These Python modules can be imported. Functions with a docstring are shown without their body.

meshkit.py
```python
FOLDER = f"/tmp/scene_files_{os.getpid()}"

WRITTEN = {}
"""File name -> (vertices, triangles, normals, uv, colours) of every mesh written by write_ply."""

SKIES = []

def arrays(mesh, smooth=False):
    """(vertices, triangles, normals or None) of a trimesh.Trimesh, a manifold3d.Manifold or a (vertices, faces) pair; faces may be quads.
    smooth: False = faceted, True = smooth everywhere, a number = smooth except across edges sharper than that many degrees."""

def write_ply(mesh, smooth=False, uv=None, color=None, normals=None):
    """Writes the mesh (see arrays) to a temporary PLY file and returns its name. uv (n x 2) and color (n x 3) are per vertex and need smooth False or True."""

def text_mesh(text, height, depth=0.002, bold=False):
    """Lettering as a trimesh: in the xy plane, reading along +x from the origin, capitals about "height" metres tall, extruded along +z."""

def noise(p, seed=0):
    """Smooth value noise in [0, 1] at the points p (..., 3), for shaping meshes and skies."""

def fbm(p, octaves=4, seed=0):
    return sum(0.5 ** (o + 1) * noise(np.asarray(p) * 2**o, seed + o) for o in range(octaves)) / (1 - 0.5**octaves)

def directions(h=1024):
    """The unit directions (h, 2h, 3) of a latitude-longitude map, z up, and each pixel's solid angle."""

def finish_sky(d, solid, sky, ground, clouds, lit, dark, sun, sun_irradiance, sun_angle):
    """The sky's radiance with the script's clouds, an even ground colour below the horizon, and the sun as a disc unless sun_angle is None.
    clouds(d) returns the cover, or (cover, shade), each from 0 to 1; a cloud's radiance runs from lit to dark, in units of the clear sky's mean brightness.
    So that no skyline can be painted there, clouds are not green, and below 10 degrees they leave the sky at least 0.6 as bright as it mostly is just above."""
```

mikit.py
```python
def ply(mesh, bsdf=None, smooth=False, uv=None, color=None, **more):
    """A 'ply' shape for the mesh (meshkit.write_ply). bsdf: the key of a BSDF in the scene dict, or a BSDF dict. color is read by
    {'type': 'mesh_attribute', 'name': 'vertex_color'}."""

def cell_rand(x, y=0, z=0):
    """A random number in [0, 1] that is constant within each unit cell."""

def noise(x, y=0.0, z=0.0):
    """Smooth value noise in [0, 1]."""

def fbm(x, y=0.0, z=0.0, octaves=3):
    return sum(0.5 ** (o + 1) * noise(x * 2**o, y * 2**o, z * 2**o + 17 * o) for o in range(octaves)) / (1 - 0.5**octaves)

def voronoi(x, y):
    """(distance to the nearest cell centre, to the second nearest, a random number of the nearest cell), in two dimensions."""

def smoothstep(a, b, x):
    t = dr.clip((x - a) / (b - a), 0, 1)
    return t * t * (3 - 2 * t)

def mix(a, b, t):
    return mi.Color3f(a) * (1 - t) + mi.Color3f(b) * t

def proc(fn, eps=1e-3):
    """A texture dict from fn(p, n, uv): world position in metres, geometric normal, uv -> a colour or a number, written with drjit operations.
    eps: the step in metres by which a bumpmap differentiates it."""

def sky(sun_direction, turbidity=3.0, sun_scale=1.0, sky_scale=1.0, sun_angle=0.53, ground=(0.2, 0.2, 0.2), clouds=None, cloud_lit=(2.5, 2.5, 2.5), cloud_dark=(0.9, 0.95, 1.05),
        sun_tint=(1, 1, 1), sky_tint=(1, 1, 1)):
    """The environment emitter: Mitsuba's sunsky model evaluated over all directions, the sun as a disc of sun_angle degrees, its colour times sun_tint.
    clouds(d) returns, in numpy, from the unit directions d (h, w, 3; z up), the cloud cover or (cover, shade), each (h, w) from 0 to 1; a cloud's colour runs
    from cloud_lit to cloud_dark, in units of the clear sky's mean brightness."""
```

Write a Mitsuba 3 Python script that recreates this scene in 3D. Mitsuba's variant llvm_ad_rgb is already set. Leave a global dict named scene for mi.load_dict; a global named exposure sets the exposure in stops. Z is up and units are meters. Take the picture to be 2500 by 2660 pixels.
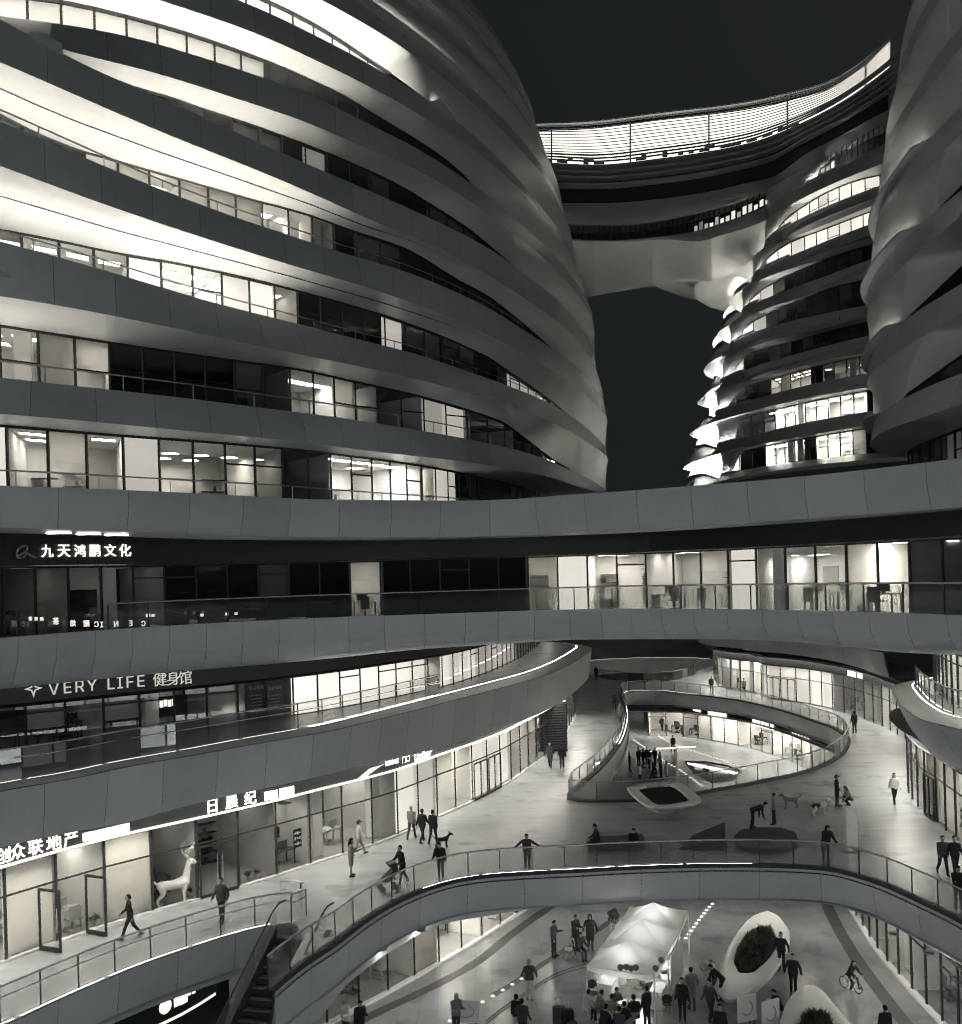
import math, random, glob
import numpy as np, trimesh, mitsuba as mi, mikit, meshkit, manifold3d
import shapely, shapely.geometry as sg
from scipy.interpolate import PchipInterpolator

# ---------------------------------------------------------------- camera, sky, exposure
T = mi.ScalarTransform4f
EYE = 18.4                         # the eye stands 18.4 m above the sunken plaza
FPX, CX, CY, ROLL = 962.0, 481.0, 575.0, math.radians(1.667)
scene, labels = {}, {}
exposure = 0.3
scene['camera'] = {'type': 'perspective', 'fov': 53.13, 'fov_axis': 'x', 'near_clip': 0.3, 'far_clip': 900.0,
                   'principal_point_offset_x': 0.0, 'principal_point_offset_y': (512.0 - CY) / 1024.0,
                   'to_world': T().look_at(origin=[0, 0, EYE], target=[0, 1, EYE], up=[math.sin(ROLL), 0, math.cos(ROLL)])}


def night_cover(d):
    # city glow: a little brighter towards the right-hand side of the sky
    g = 0.5 + 0.5 * (0.75 * d[..., 0] + 0.25 * d[..., 2])
    n = meshkit.fbm(d * 2.0 + 5.0, 3)
    s = np.clip(1.85 - 2.3 * g - 0.5 * (n - 0.5), 0, 1)
    return np.ones(d.shape[:2]), s


scene['sky'] = mikit.sky([0.3, -0.8, 0.12], turbidity=3, sun_scale=1e-5, sky_scale=0.31, sun_angle=12,
                         clouds=night_cover, cloud_lit=(1.0, 1.12, 1.10), cloud_dark=(0.42, 0.60, 0.58), ground=(0.05, 0.055, 0.055))
scene['sky']['sampling_weight'] = 0.6
WARM = np.array([1.0, 0.945, 0.83])

# ---------------------------------------------------------------- helpers
K962 = 962.0 / 2500.0
CR, SR = math.cos(ROLL), math.sin(ROLL)


def ray(x, y):
    """Slopes (X/Y, Z/Y) of the sight line through a point of the photograph (2500 x 2660)."""
    a, b = x * K962 - CX, y * K962 - CY
    return (a * CR - b * SR) / FPX, -(a * SR + b * CR) / FPX


def atz(x, y, z):
    rx, rz = ray(x, y)
    d = (z - EYE) / rz
    return np.array([rx * d, d, z])


def aty(x, y, d):
    rx, rz = ray(x, y)
    return np.array([rx * d, d, EYE + rz * d])


def cr(ox, oy, s):
    return lambda *p: [(ox + s * a, oy + s * b) for a, b in p]


cA, cB, cC, cD = cr(0, 0, .42827), cr(800, 0, .42827), cr(0, 660, .42827), cr(800, 660, .42827)
cG, cH, cI, cJ = cr(0, 1350, .45503), cr(800, 1350, .45503), cr(1450, 1600, .3212), cr(1900, 1600, .35211)
cK, cL, cM, cN = cr(0, 1960, .45503), cr(650, 2000, .45503), cr(1300, 2250, .3212), cr(1800, 2150, .37473)
cQ, cR, cS, cU, cV = cr(2200, 0, .30181), cr(2200, 600, .35211), cr(1400, 100, .53533), cr(1400, 450, .53533), cr(1700, 800, .34797)


def pch(p):
    p = sorted(p)
    x = np.array([a for a, _ in p]); y = np.array([b for _, b in p])
    keep = np.concatenate([[True], np.diff(x) > 0.5])
    return PchipInterpolator(x[keep], y[keep], extrapolate=True), x[0], x[-1]


USED, COUNT = set(), {}


def key_for(name, parent=None):
    key = f'{parent}__{name}' if parent else name
    if key not in USED:
        USED.add(key)
        return key
    n = COUNT.get(key, 0) + 1
    COUNT[key] = n
    k = f'{key}_{n:03d}'
    USED.add(k)
    return k


def lab(key, label=None, category=None, group=None, kind=None):
    d = labels.setdefault(key, {})
    for a, b in (('label', label), ('category', category), ('group', group), ('kind', kind)):
        if b:
            d[a] = b
    return key


def put(name, mesh, bsdf, parent=None, smooth=False, kind=None, emit=None, weight=None, **m):
    key = key_for(name, parent)
    d = mikit.ply(mesh, bsdf, smooth=smooth, **m)
    if emit is not None:
        e = np.broadcast_to(np.asarray(emit, float), 3)
        d['emitter'] = {'type': 'area', 'radiance': {'type': 'rgb', 'value': [float(v) for v in e]}}
        if weight is not None:
            d['emitter']['sampling_weight'] = float(weight)
    scene[key] = d
    if kind:
        lab(key, kind=kind)
    return key


def thing(name, label, category, group=None):
    key = key_for(name)
    lab(key, label, category, group)
    return key


class MB:
    """Collects triangles."""
    def __init__(self):
        self.v, self.f, self.n = [], [], 0

    def add(self, v, f):
        v, f = np.asarray(v, float).reshape(-1, 3), np.asarray(f, int)
        if f.shape[1] == 4:
            f = np.vstack([f[:, [0, 1, 2]], f[:, [0, 2, 3]]])
        self.v.append(v); self.f.append(f + self.n); self.n += len(v)
        return self

    def quad(self, a, b, c, d):
        return self.add([a, b, c, d], [[0, 1, 2, 3]])

    def box(self, c, size, rot=0.0):
        s = np.array([[x, y, z] for x in (-.5, .5) for y in (-.5, .5) for z in (-.5, .5)]) * size
        ca, sa = math.cos(rot), math.sin(rot)
        s = np.stack([s[:, 0] * ca - s[:, 1] * sa, s[:, 0] * sa + s[:, 1] * ca, s[:, 2]], 1) + c
        return self.add(s, BOXF)

    def bar(self, a, b, w, h):
        """A bar from a to b, w wide sideways and h high."""
        a, b = np.asarray(a, float), np.asarray(b, float)
        t = (b - a) / np.linalg.norm(b - a)
        up = np.array([0, 0, 1.0]) if abs(t[2]) < .95 else np.array([0, 1.0, 0])
        s = np.cross(t, up); s /= np.linalg.norm(s); u = np.cross(s, t)
        v = [p + s * i * w / 2 + u * j * h / 2 for p in (a, b) for i in (-1, 1) for j in (-1, 1)]
        return self.add(v, BOXF)

    def tube(self, p, r, sides=6, closed=False):
        p = np.asarray(p, float)
        t = np.gradient(p, axis=0); t /= np.linalg.norm(t, axis=1, keepdims=True) + 1e-12
        a = np.cross(t, np.where(np.abs(t[:, 2:]) < 0.9, [0, 0, 1.0], [1.0, 0, 0])); a /= np.linalg.norm(a, axis=1, keepdims=True)
        b = np.cross(t, a); g = np.arange(sides) * 2 * np.pi / sides
        r = np.broadcast_to(r, (len(p),))
        v = p[:, None] + r[:, None, None] * (np.cos(g)[None, :, None] * a[:, None] + np.sin(g)[None, :, None] * b[:, None])
        n = len(p)
        q = [[i * sides + j, (i + 1) * sides + j, (i + 1) * sides + (j + 1) % sides, i * sides + (j + 1) % sides] for i in range(n - 1) for j in range(sides)]
        self.add(v.reshape(-1, 3), q)
        for ring in (v[0][::-1], v[-1]):
            self.add(ring, [[0, j, j + 1] for j in range(1, sides - 1)])
        return self

    def lathe(self, prof, c=(0, 0, 0), n=16):
        g = np.arange(n) * 2 * np.pi / n
        v = np.array([[r * np.cos(t), r * np.sin(t), z] for r, z in prof for t in g]) + c
        q = [[i * n + j, i * n + (j + 1) % n, (i + 1) * n + (j + 1) % n, (i + 1) * n + j] for i in range(len(prof) - 1) for j in range(n)]
        return self.add(v, q)

    def sheet(self, rows):
        """A grid surface through rows of points (m x n x 3)."""
        r = np.asarray(rows, float); m, n = r.shape[:2]
        q = [[i * n + j, i * n + j + 1, (i + 1) * n + j + 1, (i + 1) * n + j] for i in range(m - 1) for j in range(n - 1)]
        return self.add(r.reshape(-1, 3), q)

    def mesh(self, xf=None):
        v = np.vstack(self.v)
        if xf is not None:
            v = v @ xf[:3, :3].T + xf[:3, 3]
        return v, np.vstack(self.f)


BOXF = [[0, 1, 3, 2], [4, 6, 7, 5], [0, 4, 5, 1], [2, 3, 7, 6], [0, 2, 6, 4], [1, 5, 7, 3]]


def facing(mesh, d):
    """The same mesh, wound so that its area points along d on the whole."""
    v, f = mesh
    n = np.cross(v[f[:, 1]] - v[f[:, 0]], v[f[:, 2]] - v[f[:, 0]]).sum(0)
    return (v, f[:, ::-1]) if np.dot(n, d) < 0 else (v, f)


def outward(mesh):
    v, f = mesh
    c = v.mean(0)
    n = np.cross(v[f[:, 1]] - v[f[:, 0]], v[f[:, 2]] - v[f[:, 0]])
    return (v, f[:, ::-1]) if (n * (v[f].mean(1) - c)).sum() < 0 else (v, f)


def xform(loc=(0, 0, 0), rz=0.0, s=1.0):
    m = np.eye(4); c, d = math.cos(rz), math.sin(rz)
    m[:3, :3] = np.array([[c, -d, 0], [d, c, 0], [0, 0, 1]]) * s
    m[:3, 3] = loc
    return m


def resample(p, n=None, step=None):
    p = np.asarray(p, float)
    s = np.concatenate([[0], np.cumsum(np.linalg.norm(np.diff(p, axis=0), axis=1))])
    if n is None:
        n = max(2, int(round(s[-1] / step)) + 1)
    t = np.linspace(0, s[-1], n)
    return np.stack([np.interp(t, s, p[:, k]) for k in range(3)], 1)


def smoothline(pts, n=60, closed=False):
    """A smooth line through 3-D points (chord-length pchip)."""
    p = np.asarray(pts, float)
    s = np.concatenate([[0], np.cumsum(np.linalg.norm(np.diff(p, axis=0), axis=1))])
    t = np.linspace(0, s[-1], n)
    return np.stack([PchipInterpolator(s, p[:, k])(t) for k in range(3)], 1)


def plan_normals(p, inside):
    """Unit normals in plan along a line, on the side of the point INSIDE."""
    t = np.gradient(p[:, :2], axis=0); t /= np.linalg.norm(t, axis=1, keepdims=True) + 1e-12
    n = np.stack([-t[:, 1], t[:, 0]], 1)
    m = p[len(p) // 2]; k = len(p) // 2
    if np.dot(n[k], np.asarray(inside)[:2] - m[:2]) < 0:
        n = -n
    return np.concatenate([n, np.zeros((len(p), 1))], 1)


def arc_extend(p, inside, rad, deg, at_end=True, n=None):
    """Carries a line on along a plan arc of radius rad that turns towards INSIDE."""
    q = p if at_end else p[::-1]
    n = n or max(6, int(deg / 8))
    k = min(4, len(q) - 1)
    t = q[-1, :2] - q[-1 - k, :2]; t /= np.linalg.norm(t)
    nrm = np.array([-t[1], t[0]])
    if np.dot(nrm, np.asarray(inside)[:2] - q[-1, :2]) < 0:
        nrm = -nrm
    a = np.radians(np.linspace(0, deg, n + 1)[1:])
    e = q[-1, :2] + rad * (np.sin(a)[:, None] * t + (1 - np.cos(a))[:, None] * nrm)
    e = np.concatenate([e, np.full((n, 1), q[-1, 2])], 1)
    q = np.vstack([q, e])
    return q if at_end else q[::-1]
# ---------------------------------------------------------------- materials


def rgb(*v):
    return {'type': 'rgb', 'value': list(map(float, v if len(v) == 3 else v * 3))}


def mat(name, color, rough=0.6, spec=0.4, metal=0.0, two=True, **kw):
    c = color if isinstance(color, dict) else rgb(*color)
    b = {'type': 'principled', 'base_color': c, 'roughness': rough, 'specular': spec, 'metallic': metal, **kw}
    scene['m_' + name] = {'type': 'twosided', 'bsdf': b} if two else b


def panel_tone(base, var, sc):
    def f(p, n, uv):
        v = mikit.fbm(p.x * sc, p.y * sc, p.z * sc * 1.7, 3)
        w = mikit.noise(p.x * 9, p.y * 9, p.z * 1.3)
        return mi.Color3f(*base) * (1 + var * (v - 0.5) + 0.05 * (w - 0.5))
    return mikit.proc(f)


mat('panel', panel_tone((.465, .487, .502), .22, .22), .34, .5)
for i, k in enumerate((.955, 1.0, 1.04)):
    mat(f'panel{i}', panel_tone((.465 * k, .487 * k, .502 * k), .25, .22), .32 + .03 * i, .5)
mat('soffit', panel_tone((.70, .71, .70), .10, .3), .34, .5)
mat('joint', (.12, .125, .127), .8, .2)
mat('frame', (.022, .024, .025), .45, .4)
mat('steel', (.55, .56, .56), .28, .5, .9)
mat('dark_sign', (.016, .018, .019), .35, .45)
mat('white', (.74, .74, .72), .5, .4)
mat('plaster', panel_tone((.62, .62, .60), .15, .5), .8, .2)
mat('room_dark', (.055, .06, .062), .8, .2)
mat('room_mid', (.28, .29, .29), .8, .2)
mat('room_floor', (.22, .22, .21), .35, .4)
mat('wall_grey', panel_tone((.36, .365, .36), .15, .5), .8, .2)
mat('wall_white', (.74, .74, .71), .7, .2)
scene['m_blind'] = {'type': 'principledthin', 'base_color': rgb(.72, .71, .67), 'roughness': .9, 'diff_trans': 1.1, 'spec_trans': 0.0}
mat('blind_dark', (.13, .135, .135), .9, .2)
mat('lamp', (.3, .3, .29), .6, .2)
mat('black', (.014, .015, .016), .6, .3)
mat('charcoal', (.05, .053, .056), .6, .3)
scene['m_glass'] = {'type': 'thindielectric', 'int_ior': 1.5}


def paving(p, n, uv):
    r = mikit.cell_rand(mi.Float(p.x) * 1.25, mi.Float(p.y) * 1.25)
    v = mikit.fbm(p.x * .5, p.y * .5, 0, 4)
    gx = mi.Float(p.x) * 1.25; gy = mi.Float(p.y) * 1.25
    import drjit as dr
    jx = dr.abs(gx - dr.floor(gx) - .5); jy = dr.abs(gy - dr.floor(gy) - .5)
    j = mikit.smoothstep(.478, .495, dr.maximum(jx, jy))
    st = mikit.smoothstep(.62, .8, mikit.fbm(p.x * .9 + 40, p.y * .9, 3, 3))
    return mi.Color3f(.205, .222, .235) * (0.86 + .12 * r + .22 * (v - .5)) * (1 - .22 * j) * (1 - .25 * st)


mat('paving', mikit.proc(paving), .30, .5)


def plank(p, n, uv):
    v = mikit.fbm(p.x * .6, p.y * .6, 0, 4)
    w = mikit.fbm(p.x * .35 + 9, p.y * 3.0, 0, 3)
    st = mikit.smoothstep(.60, .8, mikit.fbm(p.x * .8, p.y * .8 + 30, 0, 3))
    return mi.Color3f(.295, .312, .325) * (0.9 + .3 * (v - .5) + .25 * (w - .5)) * (1 - .3 * st)


mat('deck', mikit.proc(plank), .36, .45)

# ---------------------------------------------------------------- a building made of stacked bands


def img_curve(pts, z, us):
    """Points at the height z under a line traced in the photograph, at the columns us."""
    f, a, b = pch(pts)
    out = []
    for u in us:
        uu = min(max(u, a), b)
        out.append(atz(uu, float(f(uu)), z))
    return np.array(out)


def carry(pts, z, n, inside, r0, a0, r1, a1, un=None):
    """The line traced in the photograph at height z, carried on out of sight at both ends."""
    _, a, b = pch(pts)
    c = img_curve(pts, z, np.linspace(a, b, n) if un is None else un)
    if a1:
        c = arc_extend(c, inside, r1, a1, True)
    if a0:
        c = arc_extend(c, inside, r0, a0, False)
    return c


def split_panels(rows, step, name, parent, bsdfs, gap=0.008, seed=0, lift=0.02, inside=None):
    """A strip (list of lines of equal length, first = lower edge) cut along its length into separate panels; dark backing behind."""
    rows = [np.asarray(r) for r in rows]
    base = rows[0]
    s = np.concatenate([[0], np.cumsum(np.linalg.norm(np.diff(base, axis=0), axis=1))])
    n = max(1, int(round(s[-1] / step)))
    rnd = random.Random(seed)
    cuts = np.linspace(0, s[-1], n + 1)
    for i in range(n):
        a, b = cuts[i] + gap, cuts[i + 1] - gap
        m = max(2, int(math.ceil((b - a) / 1.2)) + 1)
        t = np.linspace(a, b, m)
        g = np.array([[[np.interp(tt, s, r[:, k]) for k in range(3)] for tt in t] for r in rows])
        put(name, MB().sheet(g).mesh(), bsdfs[rnd.randrange(len(bsdfs))], parent, smooth=True)


def shifted(line, nrm, d, dz=0.0):
    return line + nrm * d + np.array([0, 0, dz])
LEDGE, ROOMS, COURT = .19, 4.8, .82
# ---------------------------------------------------------------- office towers


class Polar:
    """A line round a tower: radius and height as functions of the angle about its axis."""
    def __init__(self, p, c, ref):
        d = p[:, :2] - np.asarray(c)
        a = (np.arctan2(d[:, 1], d[:, 0]) - ref + np.pi) % (2 * np.pi) - np.pi
        a = np.maximum.accumulate(a + np.arange(len(a)) * 1e-7)
        self.a, self.r, self.z, self.c, self.ref = a, np.linalg.norm(d, axis=1), p[:, 2], np.asarray(c), ref

    def __call__(self, a):
        r, z = np.interp(a, self.a, self.r), np.interp(a, self.a, self.z)
        return np.stack([self.c[0] + r * np.cos(a + self.ref), self.c[1] + r * np.sin(a + self.ref), z], 1)

    def angle(self, p):
        d = np.asarray(p)[:2] - self.c
        return (math.atan2(d[1], d[0]) - self.ref + np.pi) % (2 * np.pi) - np.pi


def head_line(H, zB, Tpts, zT, tip, n=50):
    """The window head: at the soffit's height, falling to the parapet below at its tip (a column of the photograph; tip side given by its sign)."""
    f, a, b = pch(H)
    us = np.linspace(a, b, n)
    if tip is None:
        return np.array([atz(u, float(f(u)), zB) for u in us])
    out = []
    tu, span = abs(tip), 0.45 * (b - a)
    for u in us:
        w = np.clip(1 - abs(tu - u) / span, 0, 1) ** 2
        out.append(atz(u, float(f(u)), zB + (zT - zB) * w))
    return np.array(out)


def tower(key, lev, c, ref, lo, hi, carry0, carry1, panels, window_step, setback=2.2, seed=1, pane_range=None, roof=True, carryT=None):
    """lev: a list of dicts from the lowest band up: z (lower edge), h (height), B, T (lower and upper edge as traced), H (head of the windows above this
    band, with 'tip'), lit (columns between which the soffit above is lit from the ledge), bays (lit windows: column from, to, kind, strength)."""
    rnd = random.Random(seed)
    inside = np.array([c[0], c[1], 0.0])
    aa = np.radians(np.linspace(lo, hi, 190))
    lines = []
    for L in lev:
        zt = L['z'] + L['h']
        B = Polar(carry(L['B'], L['z'], 60, inside, *carry0, *carry1), c, ref)
        Tl = Polar(carry(L['T'], zt, 60, inside, *carry0, *carry1), c, ref)
        if carryT:             # past its traced left end the upper edge keeps behind the lower one
            f_, u0, u1 = pch(L['T'])
            a0 = Polar(carry(L['T'], zt, 60, inside, 0, 0, *carry1), c, ref).a[0]
            d0 = np.linalg.norm(B(np.array([a0]))[0, :2] - np.asarray(c)) - np.linalg.norm(Tl(np.array([a0]))[0, :2] - np.asarray(c))
            g = np.radians(np.linspace(lo, hi, 300))
            rb_ = np.linalg.norm(B(g)[:, :2] - np.asarray(c), axis=1)
            rt_ = np.linalg.norm(Tl(g)[:, :2] - np.asarray(c), axis=1)
            w_ = np.clip((a0 - g) / math.radians(18), 0, 1)
            w_ = w_ * w_ * (3 - 2 * w_)
            Tl.a, Tl.r, Tl.z = g, np.where(g < a0, rb_ - (d0 + (carryT - d0) * w_), rt_), zt + 1.55 * np.clip((a0 - g) / math.radians(10), 0, 1)
        for q in (B, Tl):      # fair the traced lines
            g = np.radians(np.linspace(lo - 6, hi + 6, 420))
            r = np.interp(g, q.a, q.r)
            kk = np.exp(-.5 * (np.arange(-14, 15) / 5.0) ** 2); kk /= kk.sum()
            q.r, q.z, q.a = np.convolve(np.pad(r, 14, mode='edge'), kk, 'valid'), np.interp(g, q.a, q.z), g
        lines.append((B, Tl))
    for k, L in enumerate(lev):
        if L.get('skip'):      # the storey on the podium: its ledge is the podium's own parapet
            q = lines[k + 1][0]
            p = Polar(q(aa), c, ref)
            p.r, p.z = p.r - .9, p.z * 0 + L['z'] + L['h']
            lines[k] = (p, p)
    for k, L in enumerate(lev):
        B, Tl = lines[k]
        zt = L['z'] + L['h']
        b, t = B(aa), Tl(aa)
        inn = np.stack([-np.cos(aa + ref), -np.sin(aa + ref), aa * 0], 1)
        mid = .5 * (b + t) - inn * .05
        band = key_for('spandrel_band', key) if not L.get('skip') else None
        if band:
          put_as(band, MB().sheet([shifted(b, inn, .06, .02), shifted(t, inn, .06, -.02)]).mesh(), 'm_joint' if panels else 'm_panel')
        if not band:
            pass
        elif panels:
            split_panels([b, mid, t], panels, 'panel', band, ['m_panel0', 'm_panel1', 'm_panel2'], seed=k)
        else:
            scene[band] = mikit.ply(MB().sheet([b, mid, t]).mesh(), 'm_panel', smooth=True)
        cop = MB().sheet([t, shifted(t, inn, .35, .0), shifted(t, inn, .36, -1.0)])
        if band:
            put('coping', cop.mesh(), 'm_panel', band, smooth=30)
        # the terrace floor behind the parapet
        if band:
            put('terrace', MB().sheet([shifted(t, inn, .3, -.9), shifted(t, inn, 9.0, -.9)]).mesh(), 'm_paving', key)
        if L.get('rail'):
            vis = (aa > math.radians(lo * .5)) & (aa < math.radians(hi * .4))
            rl = shifted(t, inn, .30, L['rail'])[vis]
            put('handrail', MB().tube(rl, .028, 5).mesh(), 'm_steel', key, smooth=True)
            pm = resample(rl, step=2.7)
            for q in pm:
                put('rail_post', MB().box(q - [0, 0, L['rail'] * .5 + .2], (.035, .035, L['rail'] + .4)).mesh(), 'm_steel', key)
        if k + 1 == len(lev):
            if roof:
                top = np.array([c[0], c[1], zt + 9.0])
                put('roof', MB().sheet([t, shifted(t * .55 + top * .45, inn, 0, 2.0), t * .02 + top * .98]).mesh(), 'm_panel', key, smooth=True)
            continue
        U = lev[k + 1]
        bu = lines[k + 1][0](aa)
        tip = L.get('tip')
        if L.get('H'):
            hp = head_line(L['H'], U['z'], L['T'], zt, tip)
            if L.get('Hc0', True) and carry0[1] and not (tip and tip < 0):
                hp = arc_extend(hp, inside, *carry0, False)
            if carry1[1] and not (tip and tip > 0):
                hp = arc_extend(hp, inside, *carry1, True)
            Hl = Polar(hp, c, ref)
            h = Hl(aa)
            if tip:
                ta = Hl.a[-1] if tip > 0 else Hl.a[0]
                past = aa > ta if tip > 0 else aa < ta
                h = np.where(past[:, None], t, h)
            else:
                past = np.zeros(len(aa), bool)
        else:
            h, past = t.copy(), np.ones(len(aa), bool)
        # the head never stands outside the ledge
        rh0, rt0 = np.linalg.norm(h[:, :2] - np.asarray(c), axis=1), np.linalg.norm(t[:, :2] - np.asarray(c), axis=1)
        f0 = np.where(past, 1.0, np.minimum(1.0, (rt0 - .12) / rh0))
        h[:, :2] = np.asarray(c) + (h[:, :2] - np.asarray(c)) * f0[:, None]
        ctrl = .5 * (.5 * (bu + h)) + .5 * np.concatenate([h[:, :2], bu[:, 2:]], 1)
        q = [(1 - s) ** 2 * bu + 2 * s * (1 - s) * ctrl + s * s * h for s in np.linspace(0, 1, 7)]
        if carryT:             # flat undersides with a tight neck
            cn = np.concatenate([h[:, :2], bu[:, 2:]], 1)
            q = [(1 - s) ** 3 * bu + 3 * s * (1 - s) * cn + s ** 3 * h for s in np.linspace(0, 1, 9)]
        sof = put('soffit', MB().sheet(q).mesh(), 'm_soffit', key, smooth=True)
        if L.get('groove'):
            g0 = q[2] - [0, 0, .015]
            put('soffit_joint', MB().sheet([g0, shifted(g0, inn, .10, .0)]).mesh(), 'm_charcoal', key)
        # windows
        ok = ~past & (h[:, 2] - zt > .08)
        if ok.sum() > 2:
            windows(key, h[ok], inn[ok], zt - .9, L, window_step, rnd, aa[ok], pane_range)
        # the light hidden on the ledge behind the parapet
        for (u0, u1, power) in L.get('lit', []):
            f, a, bb = pch(L['T'])
            us = [min(max(u, a), bb) for u in (u0, u1)]
            an = [Tl.angle(atz(u, float(f(u)), zt)) for u in us]
            if u0 < a + 1:
                an[0] = math.radians(lo * .8)
            if 'litang' in L:
                an = [math.radians(v) for v in L['litang']]
            s = np.linspace(min(an), max(an), 60)
            tl, ul, hl = Tl(s), lines[k + 1][0](s), np.stack([np.interp(s, aa, h[:, j]) for j in range(3)], 1)
            ii = np.stack([-np.cos(s + ref), -np.sin(s + ref), s * 0], 1)
            rr = lambda p: np.linalg.norm(p[:, :2] - np.asarray(c), axis=1)
            rt, ru, rh = rr(tl), rr(ul), rr(hl)
            pos = np.minimum(.5 * (ru + rh), rt - .5)
            out = pos < rh + .3
            for flag in (False, True):
                idx = np.flatnonzero(out == flag)
                for run in np.split(idx, np.flatnonzero(np.diff(idx) > 1) + 1):
                    if len(run) < 3:
                        continue
                    base = tl[run]; jj = ii[run]
                    tap = np.clip(np.minimum(run, len(s) - 1 - run) / 7.0, 0.04, 1)
                    tap = np.where(run < len(s) / 2, 1.0 if abs(min(an) - math.radians(lo * .8)) < 1e-3 else tap, tap)[:, None]
                    gw = np.clip(tap * 3.0, .04, 1)
                    if flag:     # no windows here: the lamp lies in a small gutter along the outside of the ledge
                        lamp = MB().sheet([base - jj * (.25 - .21 * tap) + [0, 0, .03], base - jj * (.25 + .21 * tap) + [0, 0, .03]])
                        put('gutter', MB().sheet([base, base - jj * (.48 * gw), base - jj * (.50 * gw) + [0, 0, .10] * gw, base - jj * (.53 * gw) + [0, 0, .10] * gw, base - jj * (.50 * gw) - [0, 0, .04], base - [0, 0, .06]]).mesh(), 'm_panel', key)
                    else:
                        d = (rt[run] - pos[run])[:, None]
                        hw = np.clip(np.minimum(pos[run] - rh[run], rt[run] - pos[run]) - .15, .08, .55)[:, None]
                        hw = hw * tap
                        lamp = MB().sheet([base + jj * (d + hw) + [0, 0, -.45], base + jj * (d - hw) + [0, 0, -.45]])
                    put('cove_light', facing(lamp.mesh(), [0, 0, 1]), 'm_lamp', key, emit=WARM * min(power * LEDGE, 36.0), weight=.01)


def put_as(key, mesh, bsdf, **k):
    USED.add(key)
    scene[key] = mikit.ply(mesh, bsdf, **k)
    return key


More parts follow.
